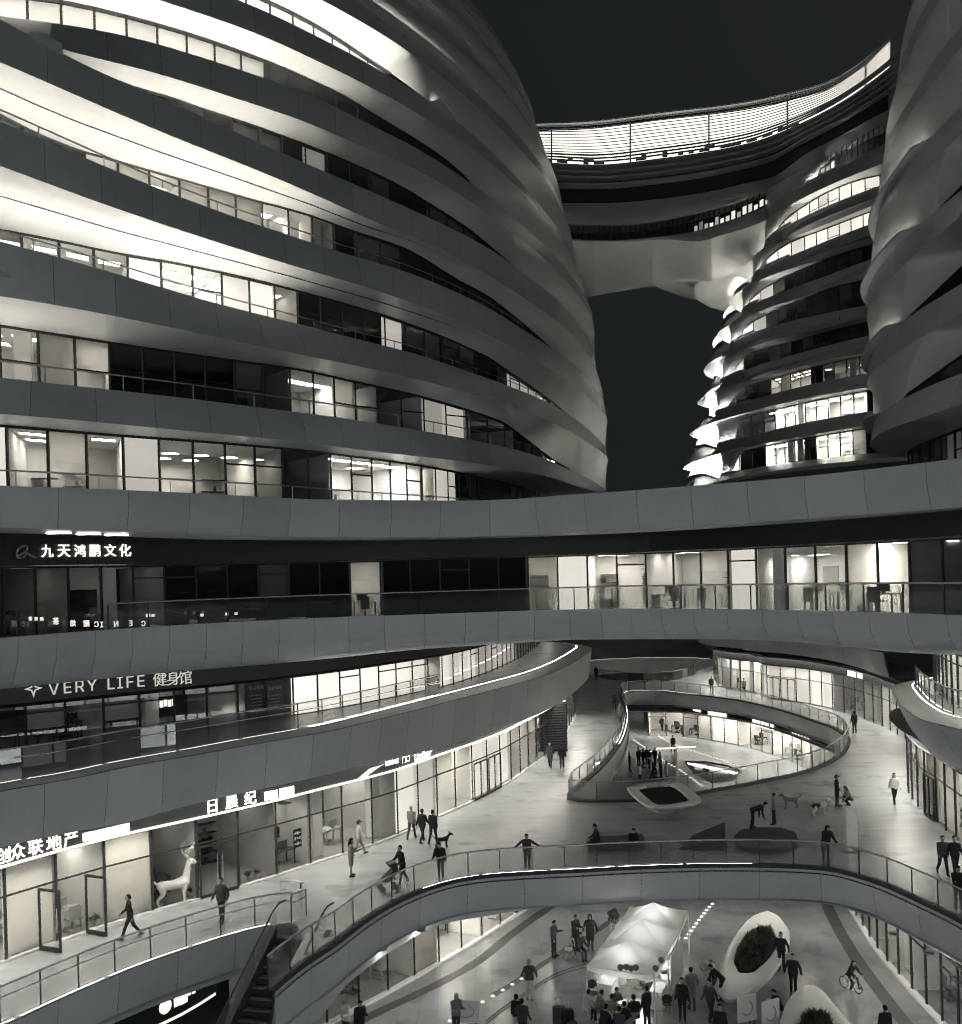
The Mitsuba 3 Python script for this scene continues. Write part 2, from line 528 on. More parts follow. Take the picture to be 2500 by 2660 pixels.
def desk_mesh(w, d, t):
    """A desk with a screen and a chair, at the origin, turned by t."""
    m = MB()
    ca, sa = math.cos(t), math.sin(t)
    R = lambda x, y, z: np.array([x * ca - y * sa, x * sa + y * ca, z])
    m.box(R(0, 0, .73), (d, w, .04), t)
    for x in (-1, 1):
        for y in (-1, 1):
            m.box(R(x * (d / 2 - .05), y * (w / 2 - .05), .36), (.05, .05, .70), t)
    m.box(R(.1, .1, 1.0), (.05, .52, .34), t).box(R(.1, .1, .79), (.14, .10, .09), t)
    m.box(R(-.55, 0, .46), (.44, .46, .07), t).box(R(-.76, 0, .76), (.06, .44, .52), t).box(R(-.55, 0, .22), (.07, .07, .42), t).box(R(-.55, 0, .04), (.5, .5, .05), t)
    return m


def windows(key, h, inn, zf, L, step, rnd, ang, pane_range):
    """A wall of panes under the line h, standing on zf, with mullions, and rooms behind."""
    s = np.concatenate([[0], np.cumsum(np.linalg.norm(np.diff(h[:, :2], axis=0), axis=1))])
    n = max(2, int(round(s[-1] / step)))
    cut = np.linspace(0, s[-1], n + 1)

    def P(line, v):
        return np.array([np.interp(v, s, line[:, k]) for k in range(3)])
    tops = [P(h, v) for v in cut]
    ins = [P(inn, v) for v in cut]
    cols = []                      # where each joint stands in the photograph
    for p in tops:
        d = p - [0, 0, EYE]
        xx, zz = d[0] / max(d[1], 1), -d[2] / max(d[1], 1)
        cols.append((CX + FPX * (xx * CR + zz * SR)) / K962)
    see = [pane_range is None or (pane_range[0] < c < pane_range[1] and p[1] > 5) for c, p in zip(cols, tops)]
    rooms = {}
    low = np.array([1.0, 1.0, 0.0])
    shop = L.get('shop')
    for i in range(n):
        a, b = tops[i], tops[i + 1]
        fa, fb = a * low + [0, 0, zf], b * low + [0, 0, zf]
        cm = .5 * (cols[i] + cols[i + 1])
        if see[i] or see[i + 1]:
            put('window_pane', MB().quad(fa, fb, b, a).mesh(), 'm_glass', key)
            mu = MB().bar(fa, a - [0, 0, .02], .07, .12)
            if shop or rnd.random() < .25:
                zt = zf + min(2.35, .8 * (a[2] - zf))
                mu.bar(fa * low + [0, 0, zt], fb * low + [0, 0, zt], .05, .06)
            put('mullion', mu.mesh(), 'm_frame', key)
            if any(d0 <= cm < d1 for d0, d1 in L.get('doors', [])):
                o = -ins[i] * .09
                dr = MB()
                for w0, w1 in ((.05, .49), (.51, .95)):
                    g0, g1 = fa * (1 - w0) + fb * w0 + o, fa * (1 - w1) + fb * w1 + o
                    up = np.array([0, 0, 2.2])
                    dr.bar(g0, g0 + up, .07, .05).bar(g1, g1 + up, .07, .05).bar(g0 + up, g1 + up, .05, .08).bar(g0 + [0, 0, .06], g1 + [0, 0, .06], .05, .12)
                dk = put('door', dr.mesh(), 'm_frame', key)
                hm = MB()
                for w in (.44, .56):
                    g = fa * (1 - w) + fb * w + o * 1.9
                    hm.bar(g + [0, 0, .45], g + [0, 0, 1.75], .03, .03)
                put('handle', hm.mesh(), 'm_steel', dk)
        kind = None
        for bay in L.get('bays', []):
            if bay[0] <= cm < bay[1]:
                kind = bay
        rooms.setdefault((kind if kind else ('dark',)), []).append(i)
    put('window_head', MB().tube(h - [0, 0, .03], .06, 4).mesh(), 'm_frame', key)
    deep = L.get('deep', 5.0)
    # the dark rooms: one shell, floor to ceiling
    fl = h * low + [0, 0, zf]
    zc = h[:, 2].max()
    back_f, back_t = shifted(fl, inn, deep), shifted(h * low + [0, 0, zc + .02], inn, deep)
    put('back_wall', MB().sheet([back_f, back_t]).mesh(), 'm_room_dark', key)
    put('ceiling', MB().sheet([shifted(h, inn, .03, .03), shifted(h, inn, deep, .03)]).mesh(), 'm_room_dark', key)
    for i in rooms.get(('dark',), []):
        if (see[i] or see[i + 1]) and rnd.random() < .45:
            o = .5 * (tops[i] + tops[i + 1]) * low + ins[i] * rnd.uniform(.8, 2.5) + [0, 0, zf]
            if rnd.random() < .5:
                q = [tops[i] + ins[i] * .2, tops[i + 1] + ins[i + 1] * .2]
                dz = np.array([0, 0, rnd.uniform(.3, 1.0) * (tops[i][2] - zf)])
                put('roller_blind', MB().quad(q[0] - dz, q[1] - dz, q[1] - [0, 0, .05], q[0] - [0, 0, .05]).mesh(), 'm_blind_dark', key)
            else:
                put('desk', desk_mesh(rnd.uniform(1, 1.5), .7, math.atan2(ins[i][1], ins[i][0])).mesh(xform(o)), 'm_charcoal', key)
    for kind, idx in rooms.items():
        if kind[0] == 'dark':
            continue
        groups, run = [], [idx[0]]
        for i in idx[1:]:
            if i == run[-1] + 1:
                run.append(i)
            else:
                groups.append(run); run = [i]
        groups.append(run)
        for run in groups:
            if kind[2] == 'blind':
                for i in run:
                    o = [x + y * .25 for x, y in ((tops[i], ins[i]), (tops[i + 1], ins[i + 1]))]
                    e = kind[3] * rnd.choice([.62, .8, .95, 1.0, 1.06])
                    put('lit_blind', MB().quad(o[0] * low + [0, 0, zf + .05], o[1] * low + [0, 0, zf + .05], o[1] - [0, 0, .04], o[0] - [0, 0, .04]).mesh(),
                        'm_white', key, emit=WARM * e, weight=.01)
                continue
            # lit rooms: floor, ceiling, back wall, partitions, lamps, furniture
            d = kind[4] if len(kind) > 4 else 4.2
            top = np.array([tops[i] for i in range(run[0], run[-1] + 2)]); nn = np.array([ins[i] for i in range(run[0], run[-1] + 2)])
            z1 = zc - .02
            f0 = shifted(top * low + [0, 0, zf + .02], nn, .12); f1 = shifted(f0, nn, d)
            c0, c1 = f0 * low + [0, 0, z1], f1 * low + [0, 0, z1]
            j = 0
            while j < len(top) - 1:
                w = min(len(top) - 1 - j, rnd.choice([2, 3, 3, 4, 5]))
                e = j + w
                wall = rnd.choice(['m_plaster', 'm_plaster', 'm_wall_grey', 'm_wall_white'])
                m = MB().sheet([f1[j:e + 1], c1[j:e + 1]]).sheet([c0[j:e + 1], c1[j:e + 1]])
                m.quad(f0[j], f1[j], c1[j], c0[j]).quad(f0[e] - (f0[e] - f0[e - 1]) * .02, f1[e] - (f1[e] - f1[e - 1]) * .02, c1[e] - (c1[e] - c1[e - 1]) * .02, c0[e] - (c0[e] - c0[e - 1]) * .02)
                put('room', m.mesh(), wall, key)
                put('room_floor', MB().sheet([f0[j:e + 1], f1[j:e + 1]]).mesh(), 'm_room_floor', key)
                lm, style = MB(), rnd.choice(['bar', 'bar', 'panel', 'disc', 'line'])
                power = kind[3] * rnd.choice([.55, .8, 1.0, 1.25]) * ROOMS

                def on(q, u, v, dz=-.03):
                    return (c0[q] * (1 - u) + c0[q + 1] * u) * (1 - v) + (c1[q] * (1 - u) + c1[q + 1] * u) * v + np.array([0, 0, dz])
                for q in range(j, e):
                    spots = {'bar': [(.15, .85, .24, .38), (.15, .85, .62, .76)], 'panel': [(.2, .8, .3, .6)], 'line': [(.0, 1.0, .42, .56)], 'disc': [(.38, .62, .25, .37), (.38, .62, .65, .77)]}[style]
                    if style != 'line' and rnd.random() < .25:
                        spots = spots[:1]
                    for u0, u1, v0, v1 in spots:
                        pts = [on(q, u0, v0), on(q, u1, v0), on(q, u1, v1), on(q, u0, v1)]
                        if style == 'disc':
                            cc = np.mean(pts, 0) - [0, 0, .35]
                            pts = [cc + .34 * np.array([math.cos(g), math.sin(g), 0]) for g in np.linspace(0, 2 * np.pi, 11)[:-1]]
                        if np.cross(pts[1] - pts[0], pts[2] - pts[1])[2] > 0:
                            pts = pts[::-1]
                        lm.add(pts, [[0, g, g + 1] for g in range(1, len(pts) - 1)])
                area = sum(np.linalg.norm(np.cross(v[f[:, 1]] - v[f[:, 0]], v[f[:, 2]] - v[f[:, 0]]), axis=1).sum() / 2 for v, f in [lm.mesh()])
                put('ceiling_lamp', lm.mesh(), 'm_lamp', key, emit=WARM * power * .55 * w / max(area, .05), weight=.03)
                for q in list(range(j, e)) * 2:
                    if not (see[q + run[0]] if q + run[0] < len(see) else True):
                        continue
                    t = math.atan2(nn[q][1], nn[q][0])
                    mid = .5 * (f0[q] + f0[q + 1])
                    r = rnd.random()
                    if r < .42:
                        put('desk', desk_mesh(rnd.uniform(1.0, 1.5), .7, t + rnd.choice([0, math.pi])).mesh(xform(mid + nn[q] * rnd.uniform(.9, max(1.0, d - 1.2)))), rnd.choice(['m_black', 'm_charcoal', 'm_room_mid']), key)
                    elif r < .62 and d > 2:
                        sm = MB()
                        hh = rnd.uniform(1.4, 2.1)
                        o = mid + nn[q] * (d - .25)
                        for lvl in range(5):
                            sm.box(o + [0, 0, .05 + hh * lvl / 4], (.34, .95, .035), t)
                        for g in range(9):
                            sm.box(o + np.array([-math.sin(t), math.cos(t), 0]) * rnd.uniform(-.4, .4) + [0, 0, .18 + hh / 4 * rnd.randrange(4)], (.2, rnd.uniform(.06, .22), rnd.uniform(.15, .26)), t)
                        put('shelf', sm.mesh(), rnd.choice(['m_charcoal', 'm_room_mid', 'm_black']), key)
                    elif r < .72:
                        o = mid + nn[q] * (d - .03) + [0, 0, 1.45]
                        put('wall_picture', MB().box(o, (.05, rnd.uniform(.6, 1.1), rnd.uniform(.5, .9)), t).mesh(), rnd.choice(['m_black', 'm_room_mid']), key)
                    elif r < .84 and kind[3] < 11:
                        q0 = [tops[q + run[0]] + nn[q] * .2, tops[q + 1 + run[0]] + nn[q + 1] * .2]
                        dz = np.array([0, 0, rnd.choice([.35, .55, .98]) * (q0[0][2] - zf)])
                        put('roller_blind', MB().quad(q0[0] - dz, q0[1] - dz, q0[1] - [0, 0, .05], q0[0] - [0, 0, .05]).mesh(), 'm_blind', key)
                    elif r < .93:
                        o = mid + nn[q] * .75
                        put('column', MB().box(o + [0, 0, (z1 - zf) / 2], (.5, .6, z1 - zf - .06), t).mesh(), 'm_wall_white', key)
                j = e
# ---- the near tower on the left: bands 5 to 14
LEFT = thing('office_tower', 'tall rounded office tower of stacked pale bands at the left, soffits glowing', 'building')
left = [
    dict(z=1.75, h=1.55, skip=1, rail=.62,
         T=cC((0, 1405), (400, 1420), (750, 1432), (1500, 1468)) + cD((0, 1487), (400, 1493), (900, 1497), (1200, 1490), (1500, 1468), (1810, 1448)),
         B=cC((0, 1650), (1868, 1730)) + cD((900, 1760), (1810, 1720)),
         H=cC((0, 1035), (390, 1068), (750, 1098), (1060, 1120), (1500, 1155), (1868, 1190)) + cD((200, 1215), (480, 1250), (740, 1290), (950, 1330), (1480, 1464)), tip=None,
         lit=[],
         bays=[(-200, 20, 'blind', .55), (20, 68, 'room', 3.5), (68, 320, 'room', 2.6), (320, 388, 'blind', .55), (388, 640, 'room', 6), (640, 745, 'room', 1.5),
               (842, 1120, 'room', 13), (1135, 1205, 'blind', .45)]),
    dict(z=5.6, h=1.3, rail=.6,
         B=cC((0, 970), (390, 1000), (750, 1040), (1100, 1070), (1500, 1110), (1868, 1140)) + cD((100, 1160), (550, 1215), (950, 1260), (1200, 1300), (1480, 1358), (1650, 1418), (1790, 1452)),
         T=cC((0, 750), (390, 795), (750, 835), (1100, 870), (1500, 925), (1868, 968)) + cD((400, 1025), (700, 1075), (1000, 1130), (1270, 1190), (1440, 1245), (1560, 1300), (1660, 1345), (1740, 1390), (1795, 1440)),
         H=cC((0, 430), (390, 490), (750, 545), (1300, 625), (1800, 695)) + cD((280, 770), (640, 850), (960, 940), (1200, 1025), (1450, 1145), (1600, 1245), (1670, 1342)), tip=1515,
         lit=[(0, 330, 26)],
         bays=[(-300, 320, 'room', 3.2), (776, 1010, 'room', 5.0), (1010, 1080, 'room', 1.6), (1080, 1200, 'blind', .30), (1205, 1330, 'room', 8), (1410, 1480, 'blind', .12)]),
    dict(z=9.6, h=1.6, rail=.45,
         B=cC((0, 255), (390, 315), (720, 385), (1100, 460), (1500, 545), (1868, 620)) + cD((300, 680), (700, 770), (1000, 855), (1170, 910), (1400, 985), (1550, 1060), (1700, 1150), (1800, 1220)),
         T=[(0, 628), (60, 642)] + cC((330, 20), (680, 110), (1000, 215), (1300, 300), (1560, 365), (1868, 440)) + cD((300, 520), (600, 590), (900, 690), (1250, 815), (1450, 900), (1600, 990), (1720, 1090), (1800, 1180)),
         H=cA((0, 1390), (320, 1450), (700, 1530)) + cC((1000, 40), (1280, 95), (1550, 155), (1868, 237)) + cD((300, 320), (720, 460), (1000, 580), (1260, 715), (1440, 840), (1560, 940), (1605, 990)), tip=1487,
         lit=[(0, 820, 40)], groove=1,
         bays=[(-300, 360, 'room', 1.0), (360, 425, 'blind', .62), (425, 610, 'room', 11), (610, 680, 'blind', .55), (680, 760, 'room', .9), (985, 1052, 'blind', .42), (1335, 1425, 'blind', .30)]),
    dict(z=13.6, h=1.4, rail=.5,
         B=cA((0, 1010), (500, 1200), (1000, 1370), (1500, 1530)) + cC((1868, 100)) + cD((330, 195), (600, 285), (900, 400), (1250, 575), (1450, 690), (1600, 790), (1700, 880), (1800, 985)),
         T=cA((0, 740), (500, 960), (1000, 1165), (1200, 1240), (1600, 1380), (1868, 1465)) + cD((210, 0), (500, 75), (800, 190), (1100, 330), (1300, 460), (1490, 580), (1620, 690), (1730, 820), (1795, 930)),
         H=cA((0, 690), (500, 915), (660, 960), (900, 1030), (1220, 1120), (1500, 1200), (1868, 1300)) + cB((250, 1390), (600, 1510)) + cD((900, 150), (1100, 260), (1280, 400), (1490, 580)), tip=1438,
         lit=[(0, 930, 42)], groove=1,
         bays=[(250, 520, 'room', .9), (520, 660, 'room', 2.6), (660, 780, 'room', 3.4), (780, 850, 'room', .9)]),
    dict(z=17.6, h=1.4,
         B=cA((0, 380), (500, 600), (1000, 815), (1500, 1010), (1868, 1165)) + cB((400, 1345), (830, 1520)) + cD((1060, 110), (1250, 230), (1400, 330), (1560, 450), (1660, 560), (1730, 680)),
         T=cA((0, 125), (290, 300), (700, 490), (1010, 615), (1480, 830), (1730, 940)) + cB((0, 1000), (220, 1095), (600, 1260), (770, 1340), (1150, 1541)) + cD((1285, 105), (1480, 250), (1620, 400), (1720, 560)),
         H=cA((290, 302), (460, 372), (720, 490), (880, 545), (1010, 580), (1180, 640), (1500, 745), (1868, 880)) + cB((190, 955), (550, 1120), (750, 1240), (980, 1390), (1150, 1530)) + cD((1285, 105)), tip=1350, Hc0=False,
         lit=[(60, 830, 34)],
         bays=[(790, 850, 'blind', .10)]),
    dict(z=21.6, h=1.4,
         B=cA((0, 150), (290, 297), (450, 325), (900, 430), (1400, 590), (1868, 745)) + cB((300, 880), (600, 1000), (900, 1170), (1020, 1250), (1220, 1400)) + cD((1400, 0), (1560, 160), (1680, 320), (1725, 450)),
         T=cA((0, 100), (360, 145), (720, 205), (900, 250), (1210, 345), (1500, 440), (1868, 570)) + cB((300, 720), (380, 760), (640, 890), (800, 985), (1030, 1145), (1230, 1310)) + cD((1480, 0), (1620, 170), (1700, 310)),
         H=cA((0, -40), (380, 5), (720, 80), (1050, 170), (1400, 285), (1700, 400), (1868, 475)) + cB((200, 570), (400, 690), (600, 810), (800, 940), (1030, 1143)), tip=1241,
         lit=[(0, 1010, 36)],
         bays=[(-400, 500, 'blind', .30), (500, 610, 'blind', .20), (610, 720, 'blind', .10)]),
    dict(z=25.6, h=1.4,
         B=cA((960, 0), (1250, 95), (1550, 200), (1868, 345)) + cB((300, 490), (600, 650), (740, 740), (950, 870), (1200, 1070), (1300, 1155), (1420, 1310), (1560, 1490)),
         T=cA((1440, 0), (1560, 45), (1690, 105), (1868, 195)) + cB((210, 300), (370, 390), (450, 435), (600, 530), (680, 575), (900, 735), (1100, 910), (1310, 1130), (1440, 1290), (1580, 1480)),
         H=cA((1620, 0), (1868, 120)) + cB((200, 240), (370, 355), (500, 440), (680, 577)), tip=1091, Hc0=False,
         lit=[(500, 1180, 44)],
         bays=[(-900, 1000, 'blind', .68)]),
    dict(z=29.6, h=1.4,
         B=cB((80, 0), (300, 120), (500, 240), (700, 380), (900, 540), (1100, 720), (1250, 870), (1380, 1010), (1480, 1160), (1560, 1320)),
         T=cB((290, 0), (450, 110), (600, 215), (800, 370), (950, 500), (1200, 740), (1330, 890), (1430, 1030), (1530, 1230)),
         lit=[(900, 1230, 60)]),
    dict(z=33.6, h=1.4,
         B=cB((540, 0), (700, 130), (900, 290), (1100, 470), (1300, 700), (1400, 860), (1480, 1020)),
         T=cB((640, 0), (750, 90), (900, 230), (1050, 390), (1200, 560), (1340, 760), (1440, 960)),
         lit=[(1000, 1225, 44)]),
    dict(z=37.6, h=1.4,
         B=cB((795, 0), (950, 140), (1100, 320), (1250, 520), (1370, 745)),
         T=cB((850, 0), (1000, 160), (1120, 320), (1250, 500), (1365, 715)),
         lit=[(1160, 1290, 44)]),
    dict(z=41.6, h=1.4,
         B=cB((935, 0), (1080, 160), (1200, 340), (1330, 600)),
         T=cB((985, 0), (1110, 165), (1220, 350), (1335, 590))),
]
for L in left:
    L['z'] += EYE
tower(LEFT, left, (-25.7, 64.3), math.radians(-50), -95, 125, (30, 55), (25, 55), 2.2, 1.36, pane_range=(-120, 1640))
# ---- the far tower beyond the bridge: its left ends glow
FAR = thing('office_tower', 'far rounded tower with glowing crescent soffits at its left ends, behind the bridge', 'building')
far = [
    dict(z=9.6, h=1.3,
         B=cV((166, 1458), (190, 1426), (250, 1385), (350, 1340), (500, 1295), (650, 1262), (1200, 1175), (1570, 1135)),
         T=cV((352, 1284), (430, 1255), (650, 1215), (890, 1170), (1200, 1130), (1570, 1090)),
         H=cV((348, 1262), (356, 1205), (420, 1150), (640, 1075), (840, 1030), (1115, 975), (1200, 960), (1570, 900)), tip=-1821,
         lit=[(1700, 1940, 240)],
         bays=[(1822, 1922, 'blind', .85), (1995, 2090, 'room', 18), (2115, 2260, 'room', 9)]),
    dict(z=13.6, h=1.3,
         B=cV((200, 1222), (225, 1190), (300, 1145), (420, 1105), (640, 1055), (840, 1010), (1115, 960), (1200, 945), (1560, 880)),
         T=cV((350, 1052), (385, 1042), (520, 1005), (700, 965), (940, 900), (1200, 845), (1620, 770)),
         H=cV((374, 1040), (382, 950), (440, 905), (520, 880), (740, 800), (1000, 735), (1200, 690), (1570, 620)), tip=-1830,
         lit=[(1700, 1970, 240)],
         bays=[(1850, 1900, 'blind', .5), (1900, 2262, 'room', 16)]),
    dict(z=17.6, h=1.3,
         B=cV((244, 990), (262, 945), (300, 915), (400, 867), (560, 818), (740, 767), (900, 728), (1200, 662), (1570, 597)),
         T=cV((346, 823), (430, 785), (600, 735), (850, 650), (1100, 590), (1300, 540), (1580, 490)),
         H=cV((420, 790), (428, 735), (480, 690), (600, 620), (840, 540), (1100, 465), (1620, 345)), tip=-1846,
         lit=[(1700, 2000, 200)],
         bays=[(1840, 1900, 'blind', .4), (1990, 2100, 'room', 1.6), (2145, 2262, 'room', 1.5)]),
    dict(z=21.6, h=1.3,
         B=cV((288, 760), (305, 715), (340, 683), (420, 635), (600, 588), (850, 508), (1100, 437), (1600, 328)),
         T=cV((380, 589), (480, 540), (600, 500), (740, 440), (1000, 365), (1300, 280), (1590, 210)),
         H=cV((473, 545), (482, 500), (520, 450), (620, 380), (740, 330), (1000, 255), (1560, 110)), tip=-1864,
         lit=[(1700, 2000, 200)],
         bays=[(1860, 1925, 'blind', .42)]),
    dict(z=25.6, h=1.3,
         B=cV((343, 530), (360, 470), (390, 428), (480, 378), (620, 327), (900, 237), (1300, 148), (1570, 68)),
         T=cV((437, 349), (560, 270), (700, 200), (860, 140), (1150, 70), (1580, -20)),
         H=cU((918, 838), (928, 805), (960, 768), (1100, 688), (1220, 630), (1600, 510)), tip=-1892,
         lit=[(1800, 2080, 200)],
         bays=[(1890, 1995, 'blind', .45)]),
    dict(z=29.6, h=1.3,
         B=cU((830, 840), (845, 795), (868, 772), (950, 725), (1080, 668), (1220, 618), (1400, 568), (1600, 500)),
         T=cU((890, 717), (980, 660), (1100, 610), (1240, 555), (1400, 500), (1620, 415)),
         H=cU((976, 662), (990, 635), (1030, 598), (1120, 543), (1220, 488), (1620, 350)), tip=-1922,
         lit=[(1830, 2080, 110)],
         bays=[(1920, 2010, 'blind', .45)]),
    dict(z=33.6, h=1.3,
         B=cU((883, 695), (895, 645), (925, 612), (1000, 557), (1120, 497), (1230, 462), (1400, 407), (1630, 337)),
         T=cU((935, 562), (1050, 482), (1160, 430), (1300, 370), (1630, 240)),
         H=cU((1050, 488), (1070, 455), (1110, 410), (1200, 345), (1400, 265), (1650, 170)), tip=-1962,
         lit=[(1850, 2150, 60)],
         bays=[(1990, 2290, 'blind', .8)]),
    dict(z=37.6, h=1.3,
         B=cU((930, 555), (945, 505), (970, 478), (1050, 408), (1140, 357), (1250, 307), (1400, 247), (1650, 147)),
         T=cU((985, 410), (1060, 350), (1140, 300), (1250, 230), (1400, 160), (1660, 60)),
         H=cU((1142, 296), (1160, 265), (1200, 220), (1300, 150), (1400, 90), (1620, 15)), tip=-2011,
         lit=[(1870, 2340, 60)],
         bays=[(2010, 2300, 'blind', .62)]),
    dict(z=41.6, h=1.5,
         B=cU((1000, 330), (1060, 250), (1200, 170), (1300, 110), (1500, 22), (1640, -35)),
         T=cU((1000, 215), (1050, 185), (1200, 108), (1410, -2), (1560, -75)),
         H=cS((1330, 660), (1345, 640), (1450, 590), (1600, 510), (1715, 445)), tip=-2112,
         lit=[(2090, 2370, 200)],
         bays=[(2120, 2330, 'blind', .22)]),
    dict(z=45.6, h=1.5,
         B=cS((1300, 630), (1450, 545), (1600, 465), (1720, 400)),
         T=cS((1200, 615), (1300, 560), (1500, 455), (1720, 335))),
]
for L in far:
    L['z'] += EYE
tower(FAR, far, (53.0, 140.0), math.radians(-120), -150, 75, (3.0, 150), (30, 50), None, 1.5, seed=5, pane_range=(1780, 2330), roof=False, carryT=2.0)

# ---- the near tower on the right edge
RIGHT = thing('office_tower', 'near rounded tower at the right edge with smooth rippling pale bands', 'building')
right = [
    dict(z=1.75, h=1.55, skip=1,
         B=cR((330, 1900), (852, 1800)),
         T=cR((140, 1748), (395, 1722), (600, 1702), (852, 1672)) + [(2600, 1180)],
         H=cR((400, 1715), (420, 1670), (460, 1625), (600, 1552), (852, 1452)) + [(2600, 1075)], tip=None,
         bays=[(2432, 2475, 'blind', .06)]),
    dict(z=5.6, h=1.3,
         B=cR((205, 1530), (240, 1495), (380, 1440), (560, 1380), (852, 1280)) + [(2600, 1018)],
         T=cR((235, 1362), (300, 1310), (390, 1255), (560, 1170), (852, 1050)) + [(2600, 935)],
         H=cR((393, 1252), (402, 1195), (430, 1135), (560, 990), (852, 830)) + [(2600, 850)], tip=-2338,
         lit=[(2200, 2290, 5)],
         bays=[(2345, 2372, 'blind', .10)]),
    dict(z=9.6, h=1.3,
         B=cR((200, 1040), (260, 985), (400, 880), (560, 780), (852, 615)) + [(2600, 760)],
         T=cR((195, 905), (215, 868), (300, 770), (440, 650), (560, 570), (852, 390)) + [(2600, 665)],
         H=cR((440, 648), (470, 590), (560, 490), (700, 350), (852, 235)) + [(2600, 600)], tip=-2355,
         lit=[(2230, 2345, 16)],
         bays=[(2385, 2412, 'blind', .16), (2412, 2450, 'blind', .05)]),
    dict(z=13.6, h=1.3,
         B=cR((170, 570), (200, 520), (240, 450), (400, 280), (500, 180), (730, 0)) + [(2500, 555), (2600, 455)],
         T=cR((205, 330), (240, 270), (300, 190), (490, 0)) + cQ((700, 1875), (994, 1635)) + [(2600, 410)],
         H=cQ((820, 1780), (900, 1680), (994, 1585)) + [(2600, 390)], tip=-2447,
         lit=[(2240, 2390, 20)]),
    dict(z=17.6, h=1.3,
         B=cQ((300, 1850), (380, 1720), (460, 1640), (620, 1510), (800, 1340), (994, 1150)) + [(2600, 260)],
         T=cQ((305, 1780), (340, 1700), (430, 1580), (560, 1400), (700, 1225), (860, 1045), (994, 910)) + [(2600, 190)],
         lit=[(2290, 2420, 22)]),
    dict(z=21.6, h=1.3,
         B=cQ((370, 1280), (420, 1190), (480, 1100), (600, 900), (760, 700), (900, 510), (994, 395)) + [(2600, 30)],
         T=cQ((395, 1120), (470, 990), (560, 850), (700, 600), (840, 400), (994, 230)) + [(2600, -20)],
         H=cQ((840, 300), (900, 235), (994, 190)), tip=-2453),
    dict(z=25.6, h=1.3,
         B=cQ((445, 720), (560, 430), (700, 190), (800, 0), (900, -180)) + [(2600, -180)],
         T=cQ((470, 560), (580, 250), (700, 20), (800, -160)) + [(2600, -260)]),
    dict(z=29.6, h=1.3,
         B=cQ((530, 270), (560, 100), (600, -60), (800, -500)) + [(2600, -420)],
         T=cQ((545, 130), (580, 0), (640, -180), (800, -600)) + [(2600, -500)]),
]
for L in right:
    L['z'] += EYE
tower(RIGHT, right, (38.0, 37.0), math.radians(190), -110, 110, (16, 80), (40, 60), 2.2, 1.6, seed=9, pane_range=(2300, 2560))

# ---- the high bridge between the towers
BRIDGE = thing('sky_bridge', 'high curved bridge across the night sky, its slatted top brightly lit', 'bridge')
t15 = cU((130, 145), (330, 145), (540, 130), (800, 95), (1000, 50), (1130, 20)) + cS((1300, 560), (1500, 455), (1720, 335))
f15, a15, b15 = pch(t15)
bu = np.linspace(1380, 2330, 70)
by = np.array([atz(u, float(f15(min(max(u, a15), b15))), EYE + 47.1)[1] for u in bu])
by[bu < a15] = by[np.searchsorted(bu, a15)]
by = np.convolve(np.pad(by, 4, mode='edge'), np.ones(9) / 9, 'valid')


def bline(pts, off=0.0, ext=0.0):
    f, a, b = pch(pts)
    out = []
    for u, d in zip(bu, by):
        uu = min(max(u, a), b)
        v = float(f(uu)) + (0 if a <= u <= b else (u - uu) * float(f.derivative()(uu)))
        out.append(aty(u, v, d + off))
    return np.array(out)


T14 = bline(cU((180, 322), (340, 326), (620, 304), (740, 286), (900, 238), (1050, 185), (1200, 110), (1410, 0), (1600, -100)))
B14 = bline(cU((180, 330), (400, 334), (620, 322), (760, 332), (900, 298), (1060, 248), (1300, 118), (1560, 0), (1700, -60)), .1)
B15 = bline(cU((150, 240), (340, 246), (540, 232), (740, 193), (900, 155), (1130, 78), (1320, 0)) + cS((1450, 552), (1720, 405)), .1)
T15 = bline(t15)
UF = cU((245, 600), (480, 560), (700, 528), (900, 512), (1000, 505), (1300, 480))
fu, ua, ub = pch(UF)
UB = np.array([atz(u, float(fu(min(max(u, ua), ub))), B14[i, 2] - 1.2) for i, u in enumerate(bu)])
nb = len(bu)
put('lower_band', MB().sheet([B14, .5 * (B14 + T14) - [0, .15, 0], T14]).mesh(), 'm_panel', BRIDGE, smooth=True)
put('upper_band', MB().sheet([B15 + [0, .9, 0], B15 + [0, .25, -.1], B15, .5 * (B15 + T15) - [0, .25, 0], T15, T15 + [0, 1.5, .1]]).mesh(), 'm_panel', BRIDGE, smooth=50)
# the belly, gathered in shallow scallops
ss = np.linspace(0, 1, 12)
belly = []
for i, s in enumerate(ss):
    row = B14 * (1 - s) + UB * s
    row = row + np.stack([np.zeros(nb), np.zeros(nb), -.9 * np.sin(np.pi * s) * np.ones(nb)], 1)
    belly.append(row)
belly = np.array(belly)
for j in range(6):
    a, b = [int(round(v)) for v in (j * (nb - 1) / 6, (j + 1) * (nb - 1) / 6)]
    blk = belly[:, a:b + 1].copy()
    w = np.linspace(0, 1, b + 1 - a)
    blk[1:-1, :, 2] -= 1.5 * np.sin(np.pi * ss[1:-1])[:, None] * (w ** 1.5)[None, :]
    put('belly_panel', MB().sheet(blk).mesh(), 'm_soffit', BRIDGE, smooth=True)
put('back_skirt', MB().sheet([UB, UB + [0, 1.0, 5.0], UB + [0, 1.0, 14.0]]).mesh(), 'm_panel', BRIDGE, smooth=True)
